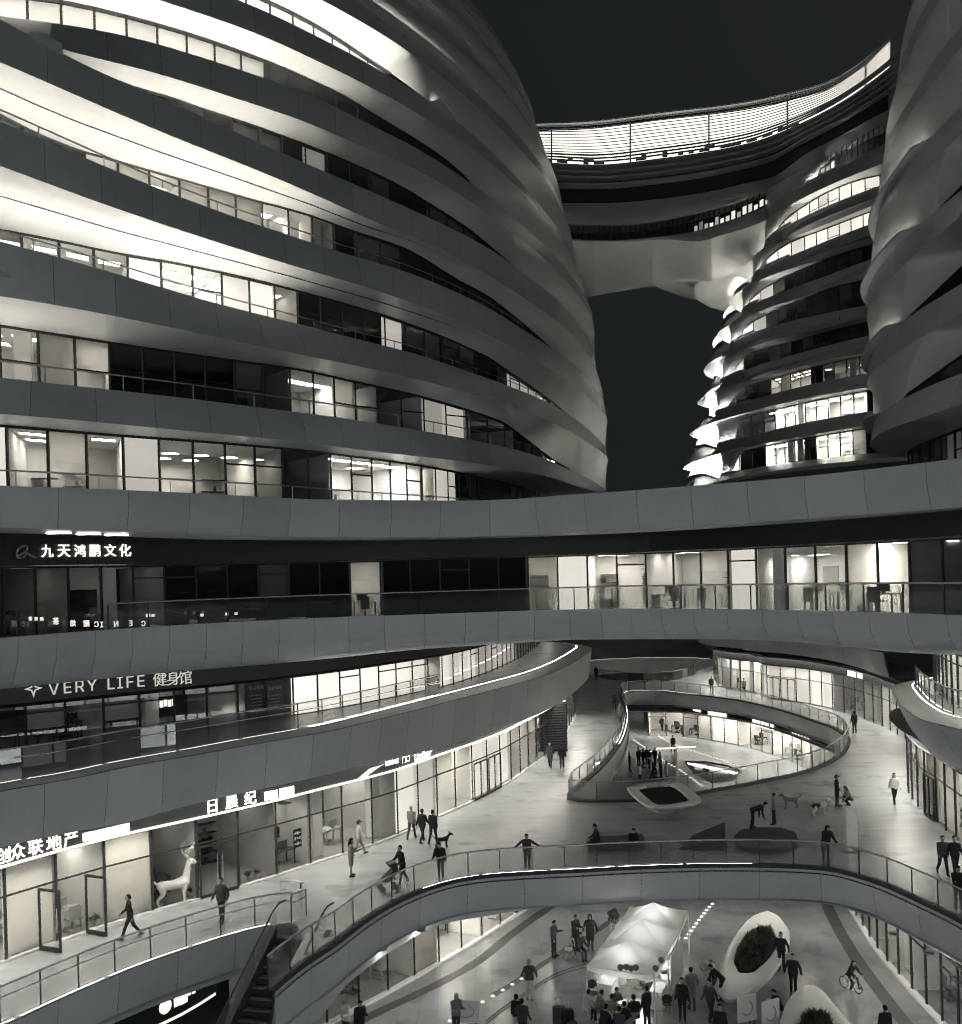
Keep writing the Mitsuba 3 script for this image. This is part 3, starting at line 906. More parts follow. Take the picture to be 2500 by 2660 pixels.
# windows between the two bands
gsh = np.interp(bu, [1880, 2030], [1.0, -.9])[:, None] * np.array([0, 1.0, 0])
g0, g1 = T14 + gsh, B15 + gsh
rnd = random.Random(4)
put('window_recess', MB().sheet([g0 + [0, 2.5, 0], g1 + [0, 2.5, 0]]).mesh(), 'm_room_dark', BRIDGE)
for i in range(0, nb - 1):
    put('window_pane', MB().quad(g0[i], g0[i + 1], g1[i + 1], g1[i]).mesh(), 'm_glass', BRIDGE)
    put('mullion', MB().bar(g0[i], g1[i], .10, .1).mesh(), 'm_frame', BRIDGE)
    if cU((740, 0))[0][0] < bu[i] < cU((1410, 0))[0][0]:
        lo, hi = .08, rnd.uniform(.4, .75)
        q = [g0[i] * (1 - lo) + g1[i] * lo, g0[i + 1] * (1 - lo) + g1[i + 1] * lo, g0[i + 1] * (1 - hi) + g1[i + 1] * hi, g0[i] * (1 - hi) + g1[i] * hi]
        c = np.mean(q, 0)
        q = [c + (p - c) * .8 + [0, .35, 0] for p in q]
        put('lit_blind', MB().quad(*q).mesh(), 'm_white', BRIDGE, emit=WARM * rnd.choice([.3, .55, .8, .12]), weight=.005)
# louvres and the bright slatted roof edge
SB = bline(cS((-60, 585), (60, 590), (270, 600), (600, 567), (1000, 500), (1180, 440), (1400, 340), (1560, 240), (1780, 70)))
ST = bline(cS((-60, 418), (0, 415), (200, 408), (600, 362), (1000, 312), (1220, 265), (1400, 215), (1560, 125), (1700, 0)))
put('louvre_recess', MB().sheet([T15 + [0, 2.0, 0], SB + [0, 2.0, 0]]).mesh(), 'm_charcoal', BRIDGE)
for j, s in enumerate((.45, .62, .76, .9)):
    r = T15 * (1 - s) + SB * s
    put('louvre', MB().sheet([r + [0, 1.2, -.1], r, r + [0, .02, .22], r + [0, 1.2, .3]]).mesh(), 'm_panel', BRIDGE, smooth=False)
put('lit_gallery', facing(MB().sheet([SB + [0, 1.6, .2], ST + [0, 1.6, -.2]]).mesh(), [0, -1, 0]), 'm_lamp', BRIDGE, emit=WARM * 1.2, weight=.02)
NS = 13
for j in range(NS + 1):
    r = SB * (1 - j / NS) + ST * (j / NS)
    hh = .10 if j > 2 else .22
    put('slat', MB().sheet([r + [0, .05, 0], r, r + [0, 0, hh], r + [0, .05, hh]]).mesh(), 'm_panel', BRIDGE)
rnd = random.Random(11)
for i in range(0, nb - 1):
    for j in range(2):
        if rnd.random() < (.42, .22)[j] and bu[i] < 2080:
            s0, s1 = (j + .1) / NS, (j + .9) / NS
            a = [SB[k] * (1 - s) + ST[k] * s + [0, .8, 0] for k, s in ((i, s0), (i + 1, s0), (i + 1, s1), (i, s1))]
            put('shutter', MB().quad(*a).mesh(), 'm_charcoal', BRIDGE)
for i in range(4, nb, 15):
    put('roof_rib', MB().bar(SB[i] + [0, 1.2, 0], ST[i] + [0, 1.2, 0], .16, .2).mesh(), 'm_charcoal', BRIDGE)
put('roof', MB().sheet([ST + [0, .2, .2], ST + [0, 5, .9], ST + [0, 16, .9]]).mesh(), 'm_panel', BRIDGE)
# ---------------------------------------------------------------- podium: levels and shop wings
Z1, Z2, Z3 = 4.8, EYE - 6.7, EYE - 2.0


def zline(pts, z, n=60, smooth=True):
    p = np.array([atz(x, y, z) for x, y in pts])
    return smoothline(p, n) if smooth else p


def between(top, pts, off, inside, n=None):
    """Points under/over the line TOP (3-D) on the traced line: same distance from the eye as TOP plus off."""
    f, a, b = pch(pts)
    out = []
    nr = plan_normals(top, inside)
    for p, q in zip(top, nr):
        p2 = p + q * off
        d = p2 - [0, 0, EYE]
        u = (CX + FPX * (d[0] / d[1] * CR - d[2] / d[1] * SR)) / K962
        uu = min(max(u, a), b)
        rx, rz = ray(u, float(f(uu)))
        out.append([p2[0], p2[1], EYE + rz * p2[1]])
    return np.array(out)


def band(key, rows, step, seed=0, name='spandrel_band', inn=None):
    k = key_for(name, key)
    back = [r + (inn * .06 if inn is not None else 0) for r in (rows[0], rows[len(rows) // 2], rows[-1])]
    scene[k] = mikit.ply(MB().sheet(back).mesh(), 'm_joint')
    split_panels(rows, step, 'panel', k, ['m_panel0', 'm_panel1', 'm_panel2'], seed=seed)
    return k


def balustrade(name, label, base, step=1.25, h=1.08, glow=None, rail=True, low_rail=False, group='glass balustrades along the walkways', tilt=None, post='m_frame'):
    """Glass panels on a line, posts between them, a handrail, and the light strip at their feet."""
    t = thing(name, label, 'railing', group)
    s = np.concatenate([[0], np.cumsum(np.linalg.norm(np.diff(base, axis=0), axis=1))])
    n = max(1, int(round(s[-1] / step)))
    P = lambda v: np.array([np.interp(v, s, base[:, k]) for k in range(3)])
    for i in range(n):
        a, b = P(s[-1] * i / n + .015), P(s[-1] * (i + 1) / n - .015)
        m = .5 * (P(s[-1] * i / n) + P(s[-1] * (i + 1) / n))
        put('glass_panel', MB().quad(a, b, b + [0, 0, h], a + [0, 0, h]).mesh(), 'm_rail_glass', t)
        put('post', MB().box(P(s[-1] * i / n) + [0, 0, h * .5], (.045, .045, h)).mesh(), post, t)
    fine = np.array([P(v) for v in np.linspace(0, s[-1], max(8, n * 2))])
    if rail:
        put('handrail', MB().tube(fine + [0, 0, h + .03], .035, 6).mesh(), 'm_steel', t, smooth=True)
    if low_rail:
        put('handrail', MB().tube(fine + [0, 0, h * .72], .025, 6).mesh(), 'm_steel', t, smooth=True)
    return t


scene['m_rail_glass'] = {'type': 'blendbsdf', 'weight': .045, 'a': {'type': 'thindielectric', 'int_ior': 1.5, 'specular_transmittance': rgb(.88, .89, .89)},
                         'b': {'type': 'principledthin', 'base_color': rgb(.8, .8, .78), 'roughness': .6, 'diff_trans': 1.0}}


def strip_light(key, line, w, power, d=(0, 0, 1), weight=.6, up=.02, name='light_strip'):
    nr = plan_normals(line, (0, 60))
    s = np.concatenate([[0], np.cumsum(np.linalg.norm(np.diff(line, axis=0), axis=1))])
    m = MB()
    P = lambda q, v: np.array([np.interp(v, s, q[:, k]) for k in range(3)])
    n = max(1, int(s[-1] / 2.9))
    a, b = line + nr * w / 2 + [0, 0, up], line - nr * w / 2 + [0, 0, up]
    for i in range(n):           # lamp by lamp, with short gaps
        t = np.linspace(s[-1] * (i + .03) / n, s[-1] * (i + .97) / n, 4)
        m.sheet([[P(a, v) for v in t], [P(b, v) for v in t]])
    return put(name, facing(m.mesh(), d), 'm_lamp', key, emit=WARM * power, weight=weight)


# ---- the wide storey that bridges the court (levels 3 and 4)
LINK = thing('link_bridge', 'wide pale podium storey bridging the court, a dark glazed gallery between two plain bands', 'building')
inL = (0, 140)
TA = carry(cC((0, 1405), (400, 1420), (750, 1432), (1500, 1468)) + cD((0, 1487), (400, 1493), (900, 1497), (1200, 1490), (1500, 1468), (1868, 1442)) + [(2000, 1246), (2500, 1190)], EYE + 3.3, 70, (-25, 64), 30, 50, 30, 0)
TA = np.vstack([TA, TA[-1] + [3, -6, 0], TA[-1] + [4, -14, 0]])
nA = plan_normals(TA, inL)
BA = between(TA, cG((-300, 40), (0, 46), (740, 70), (1868, 102)) + cH((600, 103), (1000, 97), (1300, 86), (1868, 60)) + [(2007, 1354), (2500, 1318), (2700, 1300)], .25, inL)
band(LINK, [BA, .5 * (BA + TA) - nA * .08, TA], 2.3, 31, inn=nA)
put('coping', MB().sheet([TA, TA + nA * .4, TA + nA * .41 - [0, 0, 1.0]]).mesh(), 'm_panel', LINK, smooth=30)
put('terrace', MB().sheet([TA + nA * .35 - [0, 0, .9], TA + nA * 30 - [0, 0, .9]]).mesh(), 'm_paving', LINK)
put('soffit', MB().sheet([BA, BA + nA * .8 + [0, 0, .03], BA + nA * 3.4 + [0, 0, .03]]).mesh(), 'm_panel', LINK, smooth=True)
T3 = carry([(0, 1659), (850, 1605), (1118, 1596), (1314, 1589), (1650, 1582), (2000, 1585), (2500, 1599)], EYE - 1.7, 70, (-25, 64), 30, 40, 30, 0)
T3 = np.vstack([T3, T3[-1] + [3, -6, 0], T3[-1] + [4, -14, 0]])
n3 = plan_normals(T3, inL)
B3 = between(T3, [(-200, 1812), (0, 1791), (455, 1746), (850, 1712), (1073, 1689), (1346, 1671), (1510, 1662), (1803, 1661), (2050, 1667), (2217, 1684), (2372, 1698), (2500, 1702), (2700, 1702)], 1.3, inL)
w3 = np.linspace(0, 1, len(T3))[:, None]
M1 = T3 * .55 + (T3 * [1, 1, 0] + B3 * [0, 0, 1]) * .45 + n3 * .06
M2 = (T3 * [1, 1, 0] + B3 * [0, 0, 1]) + n3 * .35 + [0, 0, .22]
band(LINK, [B3, M2, M1, T3], 1.75, 33, inn=n3)
put('coping', MB().sheet([T3, T3 + n3 * .35, T3 + n3 * .36 - [0, 0, .6]]).mesh(), 'm_panel', LINK, smooth=30)
put('gallery_floor', MB().sheet([T3 + n3 * .3 - [0, 0, .25], T3 + n3 * 16 - [0, 0, .25]]).mesh(), 'm_paving', LINK)
put('underside', MB().sheet([B3, B3 + n3 * 1.2 + [0, 0, .1], B3 + n3 * 14 + [0, 0, .1], B3 + n3 * 14.2 + [0, 0, 1.8]]).mesh(), 'm_panel', LINK, smooth=30)
W3 = T3 + n3 * 2.6
hd = W3 * [1, 1, 0] + [0, 0, EYE + .85]
put('sign_fascia', MB().sheet([hd - n3 * .12 + [0, 0, .03], hd - n3 * .12 + [0, 0, 1.25]]).mesh(), 'm_dark_sign', LINK)
put('fascia_trim', MB().tube(hd - n3 * .16, .035, 4).mesh(), 'm_steel', LINK)
L3 = dict(bays=[(-300, 40, 'room', 1.5, 5), (40, 400, 'room', .18, 5), (800, 850, 'room', .35, 5), (925, 1005, 'room', 4.5, 3.5), (1375, 1475, 'room', 7, 4.5), (1475, 1525, 'blind', .55), (1525, 1905, 'room', 8.5, 4.6),
                (1905, 1965, 'blind', .5), (1965, 2330, 'room', 8, 4.6)])
windows(LINK, hd, n3, Z3 + .05, L3, 1.42, random.Random(3), None, (-80, 2560))
# downlights under the upper band at the left
DL = BA + nA * 1.6 + [0, 0, .0]
for i in range(len(DL) - 1):
    pass
f0 = resample(DL, step=1.0)
cols = [(CX + FPX * (p[0] / p[1] * CR - (p[2] - EYE) / p[1] * SR)) / K962 if p[1] > 5 else -1e4 for p in f0]
dm = MB()
for p, c in zip(f0, cols):
    if 95 < c < 345:
        dm.box(p + [0, 0, -.03], (.8, .25, .05))
put('soffit_lamp', dm.mesh(), 'm_lamp', LINK, emit=WARM * 2.2, weight=.02)
balustrade('glass_balustrade', 'glass balustrade with a thin handrail across the dark upper gallery', (T3 + n3 * .2)[14:], 1.75, .98)

# ---- left wing: level 2 terrace, its shops, level 1 shops
WING = thing('shop_wing', 'left shop wing in two storeys, curving away to a rounded pale end', 'building')
inW = (-30, 70)
top2 = [(-160, 2090), (0, 2055), (196, 2021), (318, 1994), (500, 1962), (637, 1937), (850, 1900), (982, 1869), (1164, 1823), (1300, 1787), (1414, 1755), (1470, 1732), (1510, 1709), (1535, 1690)]
O2 = carry(top2, Z2 - .15, 80, inW, 30, 30, 12, 100)
n2 = plan_normals(O2, inW)
lipw = np.interp(np.arange(len(O2)), [0, len(O2) * .35, len(O2) * .8, len(O2)], [.45, .5, 1.5, 1.6])[:, None]
I2 = O2 + n2 * lipw + [0, 0, .18]
put('lip', MB().sheet([O2, .5 * (O2 + I2) + [0, 0, .04], I2]).mesh(), 'm_soffit', WING, smooth=True)
bot2 = cK((-300, 590), (0, 530), (430, 440), (740, 385), (930, 330), (1160, 270), (1460, 205), (1868, 115)) + [(950, 1987), (1118, 1948), (1255, 1919), (1346, 1882), (1437, 1843), (1496, 1804), (1528, 1776), (1545, 1760)]
B2 = between(O2, bot2, .35, inW)
B2[:, 2] = np.clip(B2[:, 2], Z2 - 2.7, Z2 - 1.6)
MD = .5 * (O2 + B2) - n2 * .03
band(WING, [B2, MD, O2 - [0, 0, .03]], 2.4, 35, inn=n2)
put('soffit', MB().sheet([B2, B2 + n2 * 1.0 + [0, 0, .05], B2 + n2 * 7 + [0, 0, .05]]).mesh(), 'm_soffit', WING, smooth=True)
put('terrace', MB().sheet([I2 - [0, 0, .02], I2 + n2 * 9 - [0, 0, .02]]).mesh(), 'm_deck', WING)
# level 2 wall
w2 = np.array([atz(0, 1967, Z2), atz(800, 1857, Z2), atz(1096, 1800, Z2), atz(1160, 1786, Z2)])
w2 = np.vstack([w2[0] + [-9, -7, 0], w2, [3.2, 78, Z2], [6.4, 102, Z2], [7.0, 120, Z2]])
W2 = smoothline(w2, 90)
m2 = plan_normals(W2, inW)
H2 = W2 * [1, 1, 0] + [0, 0, EYE - 4.7]
put('sign_fascia', MB().sheet([H2 - m2 * .10 + [0, 0, .06], H2 - m2 * .10 + [0, 0, 2.1]]).mesh(), 'm_dark_sign', WING)
put('light_strip', facing(MB().sheet([H2 - m2 * .9 + [0, 0, 1.6], H2 - m2 * .3 + [0, 0, 1.6]]).mesh(), [0, 0, -1]), 'm_lamp', WING, emit=WARM * 1.5, weight=.02)
LW2 = dict(bays=[(790, 1020, 'blind', .80), (1020, 1110, 'blind', .66), (1110, 1160, 'room', 7, 3), (1160, 1245, 'blind', .62), (1245, 1340, 'blind', .42), (-300, 790, 'room', .10, 6), (1340, 1520, 'room', .3, 5)])
windows(WING, H2, m2, Z2 + .02, LW2, 1.55, random.Random(8), None, (-80, 1560))
# level 1 wall
base1 = [(0, 2506), (228, 2424), (318, 2395), (541, 2331), (719, 2278), (809, 2248), (1010, 2182), (1146, 2120.6), (1237, 2079.6), (1314, 2038.7), (1373, 1998), (1423, 1962), (1473, 1900), (1496, 1855)]
w1 = zline(base1, Z1, 90)
w1 = arc_extend(arc_extend(w1, inW, 40, 20, False), inW, 14, 60, True)
m1 = plan_normals(w1, inW)
H1 = w1 * [1, 1, 0] + [0, 0, EYE - 10.1]
put('sign_fascia', MB().sheet([H1 - m1 * .25 + [0, 0, .10], H1 - m1 * .25 + [0, 0, 1.35]]).mesh(), 'm_dark_sign', WING)
put('light_strip', facing(MB().sheet([B2 + n2 * .35 + [0, 0, .0], B2 + n2 * 1.15 + [0, 0, .02]]).mesh(), [0, 0, -1]), 'm_lamp', WING, emit=WARM * 12, weight=.08)
put('light_box', MB().sheet([H1 - m1 * .42 + [0, 0, .05], H1 - m1 * .42 + [0, 0, .12], H1 - m1 * .25 + [0, 0, .12]]).mesh(), 'm_lamp', WING, emit=WARM * .8, weight=.02)
LW1 = dict(bays=[(-300, 95, 'room', 9, 4.5), (95, 310, 'room', 13, 5), (310, 425, 'room', 6.5, 2.4), (425, 540, 'room', .5, 4.5), (540, 705, 'room', 1.0, 4.5), (705, 805, 'room', .8, 1.5),
                 (805, 1035, 'room', 12, 6), (1035, 1130, 'blind', .52), (1130, 1240, 'room', 10, 5), (1240, 1312, 'blind', .60), (1312, 1400, 'room', 4, 4), (1400, 1500, 'room', 2, 4)])
LW1['shop'] = 1
LW1['doors'] = [(525, 610), (700, 755), (1225, 1285), (930, 985)]
windows(WING, H1, m1, Z1 + .03, LW1, 2.05, random.Random(12), None, (-120, 1500))
put('sill', MB().sheet([w1 - m1 * .08 + [0, 0, .10], w1 - m1 * .10 + [0, 0, .0]]).sheet([w1 + m1 * .1 + [0, 0, .10], w1 - m1 * .08 + [0, 0, .10]]).mesh(), 'm_soffit', WING)
b2 = balustrade('glass_balustrade', 'long glass balustrade on the left upper terrace with light along its foot', (I2 - n2 * .06)[6:70], 1.55, 1.1, low_rail=True)
strip_light(b2, (I2 - n2 * .14)[6:52], .05, 3.0, weight=.02)
strip_light(b2, (I2 - n2 * .20)[52:88], .16, 9.0, weight=.05)
# recessed lights under the terrace
DW = resample(B2 + n2 * 1.3, step=3.4)
for p in DW:
    if p[1] > 20:
        k = put('downlight', MB().lathe([(.001, -.01), (.15, -.01), (.17, -.03), (.18, .03)], p, 10).mesh(), 'm_steel', WING)
        scene[k + '__lens'] = {**mikit.ply(facing(MB().lathe([(.001, -.015), (.14, -.015)], p, 10).mesh(), [0, 0, -1]), 'm_lamp')}
        USED.add(k + '__lens')

# ---- level 1: the curved deck and its opening
front_left = [(-260, 2765), (27, 2660), (132, 2611), (255, 2556), (391, 2501), (455, 2479), (591, 2435), (696, 2408), (758, 2400)]
front = [(714, 2582), (796, 2514), (877, 2460), (941, 2410), (996, 2373), (1060, 2339), (1123, 2314), (1178, 2298), (1264, 2284), (1380, 2276), (1500, 2270), (1650, 2262), (1800, 2257), (1931, 2256), (2062, 2259),
         (2156, 2266), (2231, 2285), (2306, 2311), (2362, 2337), (2500, 2405), (2620, 2480)]
FL = zline(front_left, Z1, 40)
FR = zline(front, Z1, 90)
land = zline([(772, 2404), (790, 2436)], Z1, 2, False)
hole = [(1487, 2075), (1498, 2079), (1561, 2082), (1633, 2080), (1803, 2062.5), (1868, 2051), (1932, 2040), (1996, 2026), (2041, 2018), (2122, 1993), (2168, 1968), (2192, 1940), (2195, 1922), (2182, 1906), (2160, 1893), (2111, 1876),
        (2050, 1855), (1932, 1825), (1851.5, 1813.6), (1771, 1804), (1694, 1797), (1640, 1799), (1622, 1806), (1626, 1825), (1634, 1857), (1631, 1889), (1620, 1924), (1594, 1966), (1556, 2008), (1521, 2038), (1498, 2058)]
HP = np.array([atz(x, y, Z1) for x, y in hole])
HP = smoothline(np.vstack([HP, HP[:1]]), 150)[:-1]
hole2 = [(1546, 1757), (1594, 1767), (1675, 1773), (1739, 1769), (1803, 1753), (1826, 1738)]
HQ = np.array([atz(x, y, Z1) for x, y in hole2])
HQ = np.vstack([HQ, [37.5, 137, Z1], [32, 146, Z1], [22, 149, Z1], [12.5, 143, Z1]])
HQ = smoothline(np.vstack([HQ, HQ[:1]]), 70)[:-1]
outer = np.vstack([FL, land, FR, [[60, 26, Z1], [95, 60, Z1], [95, 230, Z1], [-60, 230, Z1], [-75, 30, Z1]]])
poly = sg.Polygon(outer[:, :2], [HP[:, :2], HQ[:, :2]]).buffer(0)


def slab(poly, z, cell=6.0):
    m = MB()
    x0, y0, x1, y1 = poly.bounds
    v, f = trimesh.creation.triangulate_polygon(poly, engine='earcut')
    return np.concatenate([v, np.full((len(v), 1), z)], 1), f


DECK = key_for('walkway')
lab(DECK, 'broad curved upper walkway with an oval opening, pale paving', kind='structure')
scene[DECK] = mikit.ply(facing(slab(poly, Z1), [0, 0, 1]), 'm_deck')
put('underside', facing(slab(poly, Z1 - 1.45), [0, 0, -1]), 'm_panel', DECK)
inF = (0, 70)
nF = plan_normals(FR, inF)
BF = between(FR, [(700, 2700), (832, 2660), (864, 2596), (923, 2537), (1041, 2455), (1141, 2403), (1255, 2382), (1378, 2362), (1500, 2351), (1800, 2337), (1950, 2335), (2118, 2339), (2175, 2349), (2212, 2358), (2257, 2371), (2306, 2397), (2358, 2429),
                  (2414.5, 2461), (2500, 2511), (2640, 2590)], .25, inF)
BF[:, 2] = np.clip(BF[:, 2], Z1 - 2.3, Z1 - 1.3)
band(DECK, [BF, .5 * (BF + FR) - nF * .04, FR + [0, 0, .02]], 2.6, 41, name='front_band', inn=nF)
put('curb', MB().sheet([FR + nF * .02 + [0, 0, .03], FR + nF * .10 + [0, 0, .16], FR + nF * .34 + [0, 0, .16], FR + nF * .36]).mesh(), 'm_charcoal', DECK, smooth=30)
put('joint_line', MB().tube(FR - nF * .05 - [0, 0, .12], .025, 4).mesh(), 'm_charcoal', DECK)
nL = plan_normals(FL, (-40, 60))
BL = FL + nL * .3 - [0, 0, 1.75]
band(DECK, [BL, .5 * (BL + FL) - nL * .03, FL + [0, 0, .02]], 2.6, 43, name='front_band', inn=nL)
side = np.vstack([land[1:], FR[:1]])
put('escalator_cheek', MB().sheet([FL[-1:].repeat(1, 0).tolist() + land.tolist() + side[1:].tolist(), (np.vstack([FL[-1:], land, side[1:]]) - [0, 0, 1.5]).tolist()]).mesh(), 'm_panel', DECK)
nH = plan_normals(np.vstack([HP, HP[:2]]), HP.mean(0))[:-2]
out = -np.sign(np.sum(nH * (HP.mean(0) - HP), 1, keepdims=True)) * nH
HPc = np.vstack([HP, HP[:1]]); oc = np.vstack([out, out[:1]])
oc[:, 2] = 0
band(DECK, [HPc - [0, 0, 1.5] + oc * .25, HPc - [0, 0, .7] + oc * .02, HPc + [0, 0, .02]], 2.6, 45, name='opening_band', inn=oc)
put('curb', MB().sheet([HPc + oc * .02 + [0, 0, .02], HPc + oc * .05 + [0, 0, .14], HPc + oc * .4 + [0, 0, .14], HPc + oc * .42]).mesh(), 'm_charcoal', DECK, smooth=30)
HQc = np.vstack([HQ, HQ[:1]])
put('far_band', MB().sheet([HQc - [0, 0, 2.2], HQc + [0, 0, .02]]).mesh(), 'm_panel', DECK)
NE = HQc[4:30] + (HQ.mean(0) - HQc[4:30]) * .02
put('wall_washer', facing(MB().sheet([NE - [0, 0, 1.1], NE - [0, 0, .6]]).mesh(), [0, 1, 0]), 'm_lamp', DECK, emit=WARM * 5, weight=.03)  # unseen lamp under the near edge, added to brighten the far band
# balustrades of level 1
bf = balustrade('glass_balustrade', 'glass balustrade sweeping along the front edge of the middle walkway', FR + nF * .22 + [0, 0, .15], 1.5, 1.05, post='m_frame')
strip_light(bf, (FR + nF * .12 + [0, 0, .16])[24:60], .06, 4.0, weight=.02)
bl = balustrade('glass_balustrade', 'glass balustrade with glowing foot in the lower left corner beside the escalator', FL + nL * .2 + [0, 0, .05], 1.5, 1.1, low_rail=True)
strip_light(bl, FL[:38] + nL[:38] * .08 + [0, 0, .05], .06, 4.0, weight=.02)
bh = balustrade('glass_balustrade', 'glass balustrade all round the oval opening in the walkway', HPc + oc * .25 + [0, 0, .13], 1.9, 1.05, post='m_frame')
strip_light(bh, HPc[75:128] + oc[75:128] * .12 + [0, 0, .13], .08, 3.0, weight=.02)
balustrade('glass_balustrade', 'small far glass balustrade round the second opening behind the oval one', HQc[:34] + [0, 0, .05], 2.0, 1.05)
strip_light(DECK, HQc[36:64] + [0, 0, .06], .16, 2.0, weight=.02)

# downlights in the underside of the walkway, over the plaza
dl = []
for px, py in [(2210, 2440), (2290, 2560), (2330, 2640), (1180, 2560), (1300, 2470), (1420, 2400), (1000, 2680), (2090, 2420), (1750, 2400), (1900, 2400), (1560, 2390), (2420, 2700), (1100, 2620)]:
    p = atz(px, py, 0.0); p[2] = Z1 - 1.47
    k = put('downlight', MB().lathe([(.16, .02), (.20, -.02), (.22, .03)], p, 12).mesh(), 'm_steel', DECK)
    scene[k + '__lens'] = mikit.ply(facing(MB().lathe([(.001, -.01), (.17, -.01)], p, 12).mesh(), [0, 0, -1]), 'm_lamp')
    scene[k + '__lens']['emitter'] = {'type': 'area', 'radiance': rgb(*(WARM * 150)), 'sampling_weight': .2}
    USED.add(k + '__lens')

# ---- near wing at the right edge
WINGR = thing('shop_wing', 'right shop wing with a bright rounded upper terrace and lit glass shopfronts', 'building')
inR = (50, 55)
o2 = cJ((1185, 560), (1215, 610), (1250, 655), (1300, 700), (1400, 762), (1550, 805), (1704, 838)) + [(2640, 1930)]
OR = carry(o2, Z2 - .15, 60, inR, 10, 75, 30, 0)
nR = plan_normals(OR, inR)
IR = OR + nR * 1.1 + [0, 0, .2]
put('lip', MB().sheet([OR, .5 * (OR + IR) + [0, 0, .05], IR]).mesh(), 'm_soffit', WINGR, smooth=True)
BR = between(OR, cJ((1240, 800), (1285, 888), (1350, 945), (1500, 1050), (1704, 1150)) + [(2640, 2075)], 1.4, inR)
BR[:, 2] = np.clip(BR[:, 2], Z2 - 3.0, Z2 - 2.2)
wR = np.clip((np.arange(len(BR)) - 5) / 8.0, 0, 1)[:, None]
BR = (OR + nR * (1.4 + .5 * (1 - wR)) - [0, 0, 2.4]) * (1 - wR) + BR * wR
band(WINGR, [BR, .55 * BR + .45 * OR - nR * .18, OR - [0, 0, .03]], 2.4, 51, inn=nR)
put('soffit', MB().sheet([BR, BR + nR * 8 + [0, 0, .03]]).mesh(), 'm_soffit', WINGR)
put('terrace', MB().sheet([IR - [0, 0, .02], IR + nR * 7 - [0, 0, .02]]).mesh(), 'm_deck', WINGR)
base_r = cJ((1306, 1285), (1320, 1330), (1360, 1385), (1430, 1462), (1500, 1512), (1600, 1602), (1704, 1692)) + [(2640, 2300)]
wr = zline(base_r, Z1, 40)
wr = arc_extend(wr, inR, 9, 80, False)
mr = plan_normals(wr, inR)
HR = wr * [1, 1, 0] + [0, 0, EYE - 10.1]
put('light_strip', facing(MB().sheet([HR - mr * .95 + [0, 0, .9], HR - mr * .15 + [0, 0, .9]]).mesh(), [0, 0, -1]), 'm_lamp', WINGR, emit=WARM * 13, weight=.05)
windows(WINGR, HR, mr, Z1 + .03, dict(shop=1, doors=[(2395, 2440)], bays=[(2300, 2400, 'room', 5, 3), (2400, 2440, 'room', 1.2, 3), (2440, 2700, 'room', 8, 4)]), 1.7, random.Random(22), None, (2300, 2600))
W2R = OR + nR * 2.1
HR2 = W2R * [1, 1, 0] + [0, 0, EYE - 4.2]
windows(WINGR, HR2, plan_normals(W2R, inR), Z2, dict(shop=1, bays=[(2385, 2700, 'blind', .55), (2200, 2385, 'room', 2, 1.6)]), 1.3, random.Random(23), None, (2330, 2600))
put('light_strip', facing(MB().sheet([HR2 - nR * .3 + [0, 0, .04], HR2 - nR * .05 + [0, 0, .04]]).mesh(), [0, 0, -1]), 'm_lamp', WINGR, emit=WARM * 7, weight=.02)
br = balustrade('glass_balustrade', 'glass balustrade on the bright rounded terrace at the right edge', (IR + nR * .1)[8:], 1.4, 1.1, low_rail=False)
strip_light(br, (IR - nR * .05)[4:], .08, 5.0, weight=.02)

# ---- far row of shops across the walkway
ROW = thing('shop_wing', 'far row of lit shops across the walkway under a plain curved band', 'building')
inO = (60, 125)
base_o = cI((1262, 500), (1275, 540), (1310, 577), (1450, 612), (1640, 642)) + cJ((240, 602), (520, 645), (640, 668), (765, 700), (930, 745), (1100, 812), (1200, 862), (1240, 888))
wo = zline(base_o, Z1, 60)
wo = arc_extend(arc_extend(wo, inO, 8, 80, False), inO, 20, 10, True)
mo = plan_normals(wo, inO)
HO = wo * [1, 1, 0] + [0, 0, Z1 + 3.5]
put('sign_fascia', MB().sheet([HO - mo * .1 + [0, 0, .05], HO - mo * .1 + [0, 0, 1.5]]).mesh(), 'm_dark_sign', ROW)
put('light_strip', facing(MB().sheet([HO - mo * .95 + [0, 0, .85], HO - mo * .15 + [0, 0, .85]]).mesh(), [0, 0, -1]), 'm_lamp', ROW, emit=WARM * 11, weight=.05)
windows(ROW, HO, mo, Z1 + .03, dict(shop=1, doors=[(1985, 2080)], bays=[(1800, 1880, 'room', 6, 3), (1880, 1972, 'room', 14, 3), (1972, 2085, 'blind', .38), (2085, 2170, 'blind', .60), (2170, 2300, 'room', .7, 4), (2300, 2350, 'room', 2, 3)]), 2.0, random.Random(31), None, (1840, 2350))
OO = wo - mo * 2.3; OO[:, 2] = Z2
BO = OO + mo * .4 - [0, 0, 1.9]
band(ROW, [BO, .5 * (BO + OO) - mo * .05, OO], 2.6, 61, inn=mo)
put('soffit', MB().sheet([BO, BO + mo * 4]).mesh(), 'm_panel', ROW)
put('terrace', MB().sheet([OO, OO + mo * 9]).mesh(), 'm_deck', ROW)
U3 = OO + mo * 6 + [0, 0, 4.5]
put('upper_wall', MB().sheet([OO + mo * 5, U3]).mesh(), 'm_room_dark', ROW)

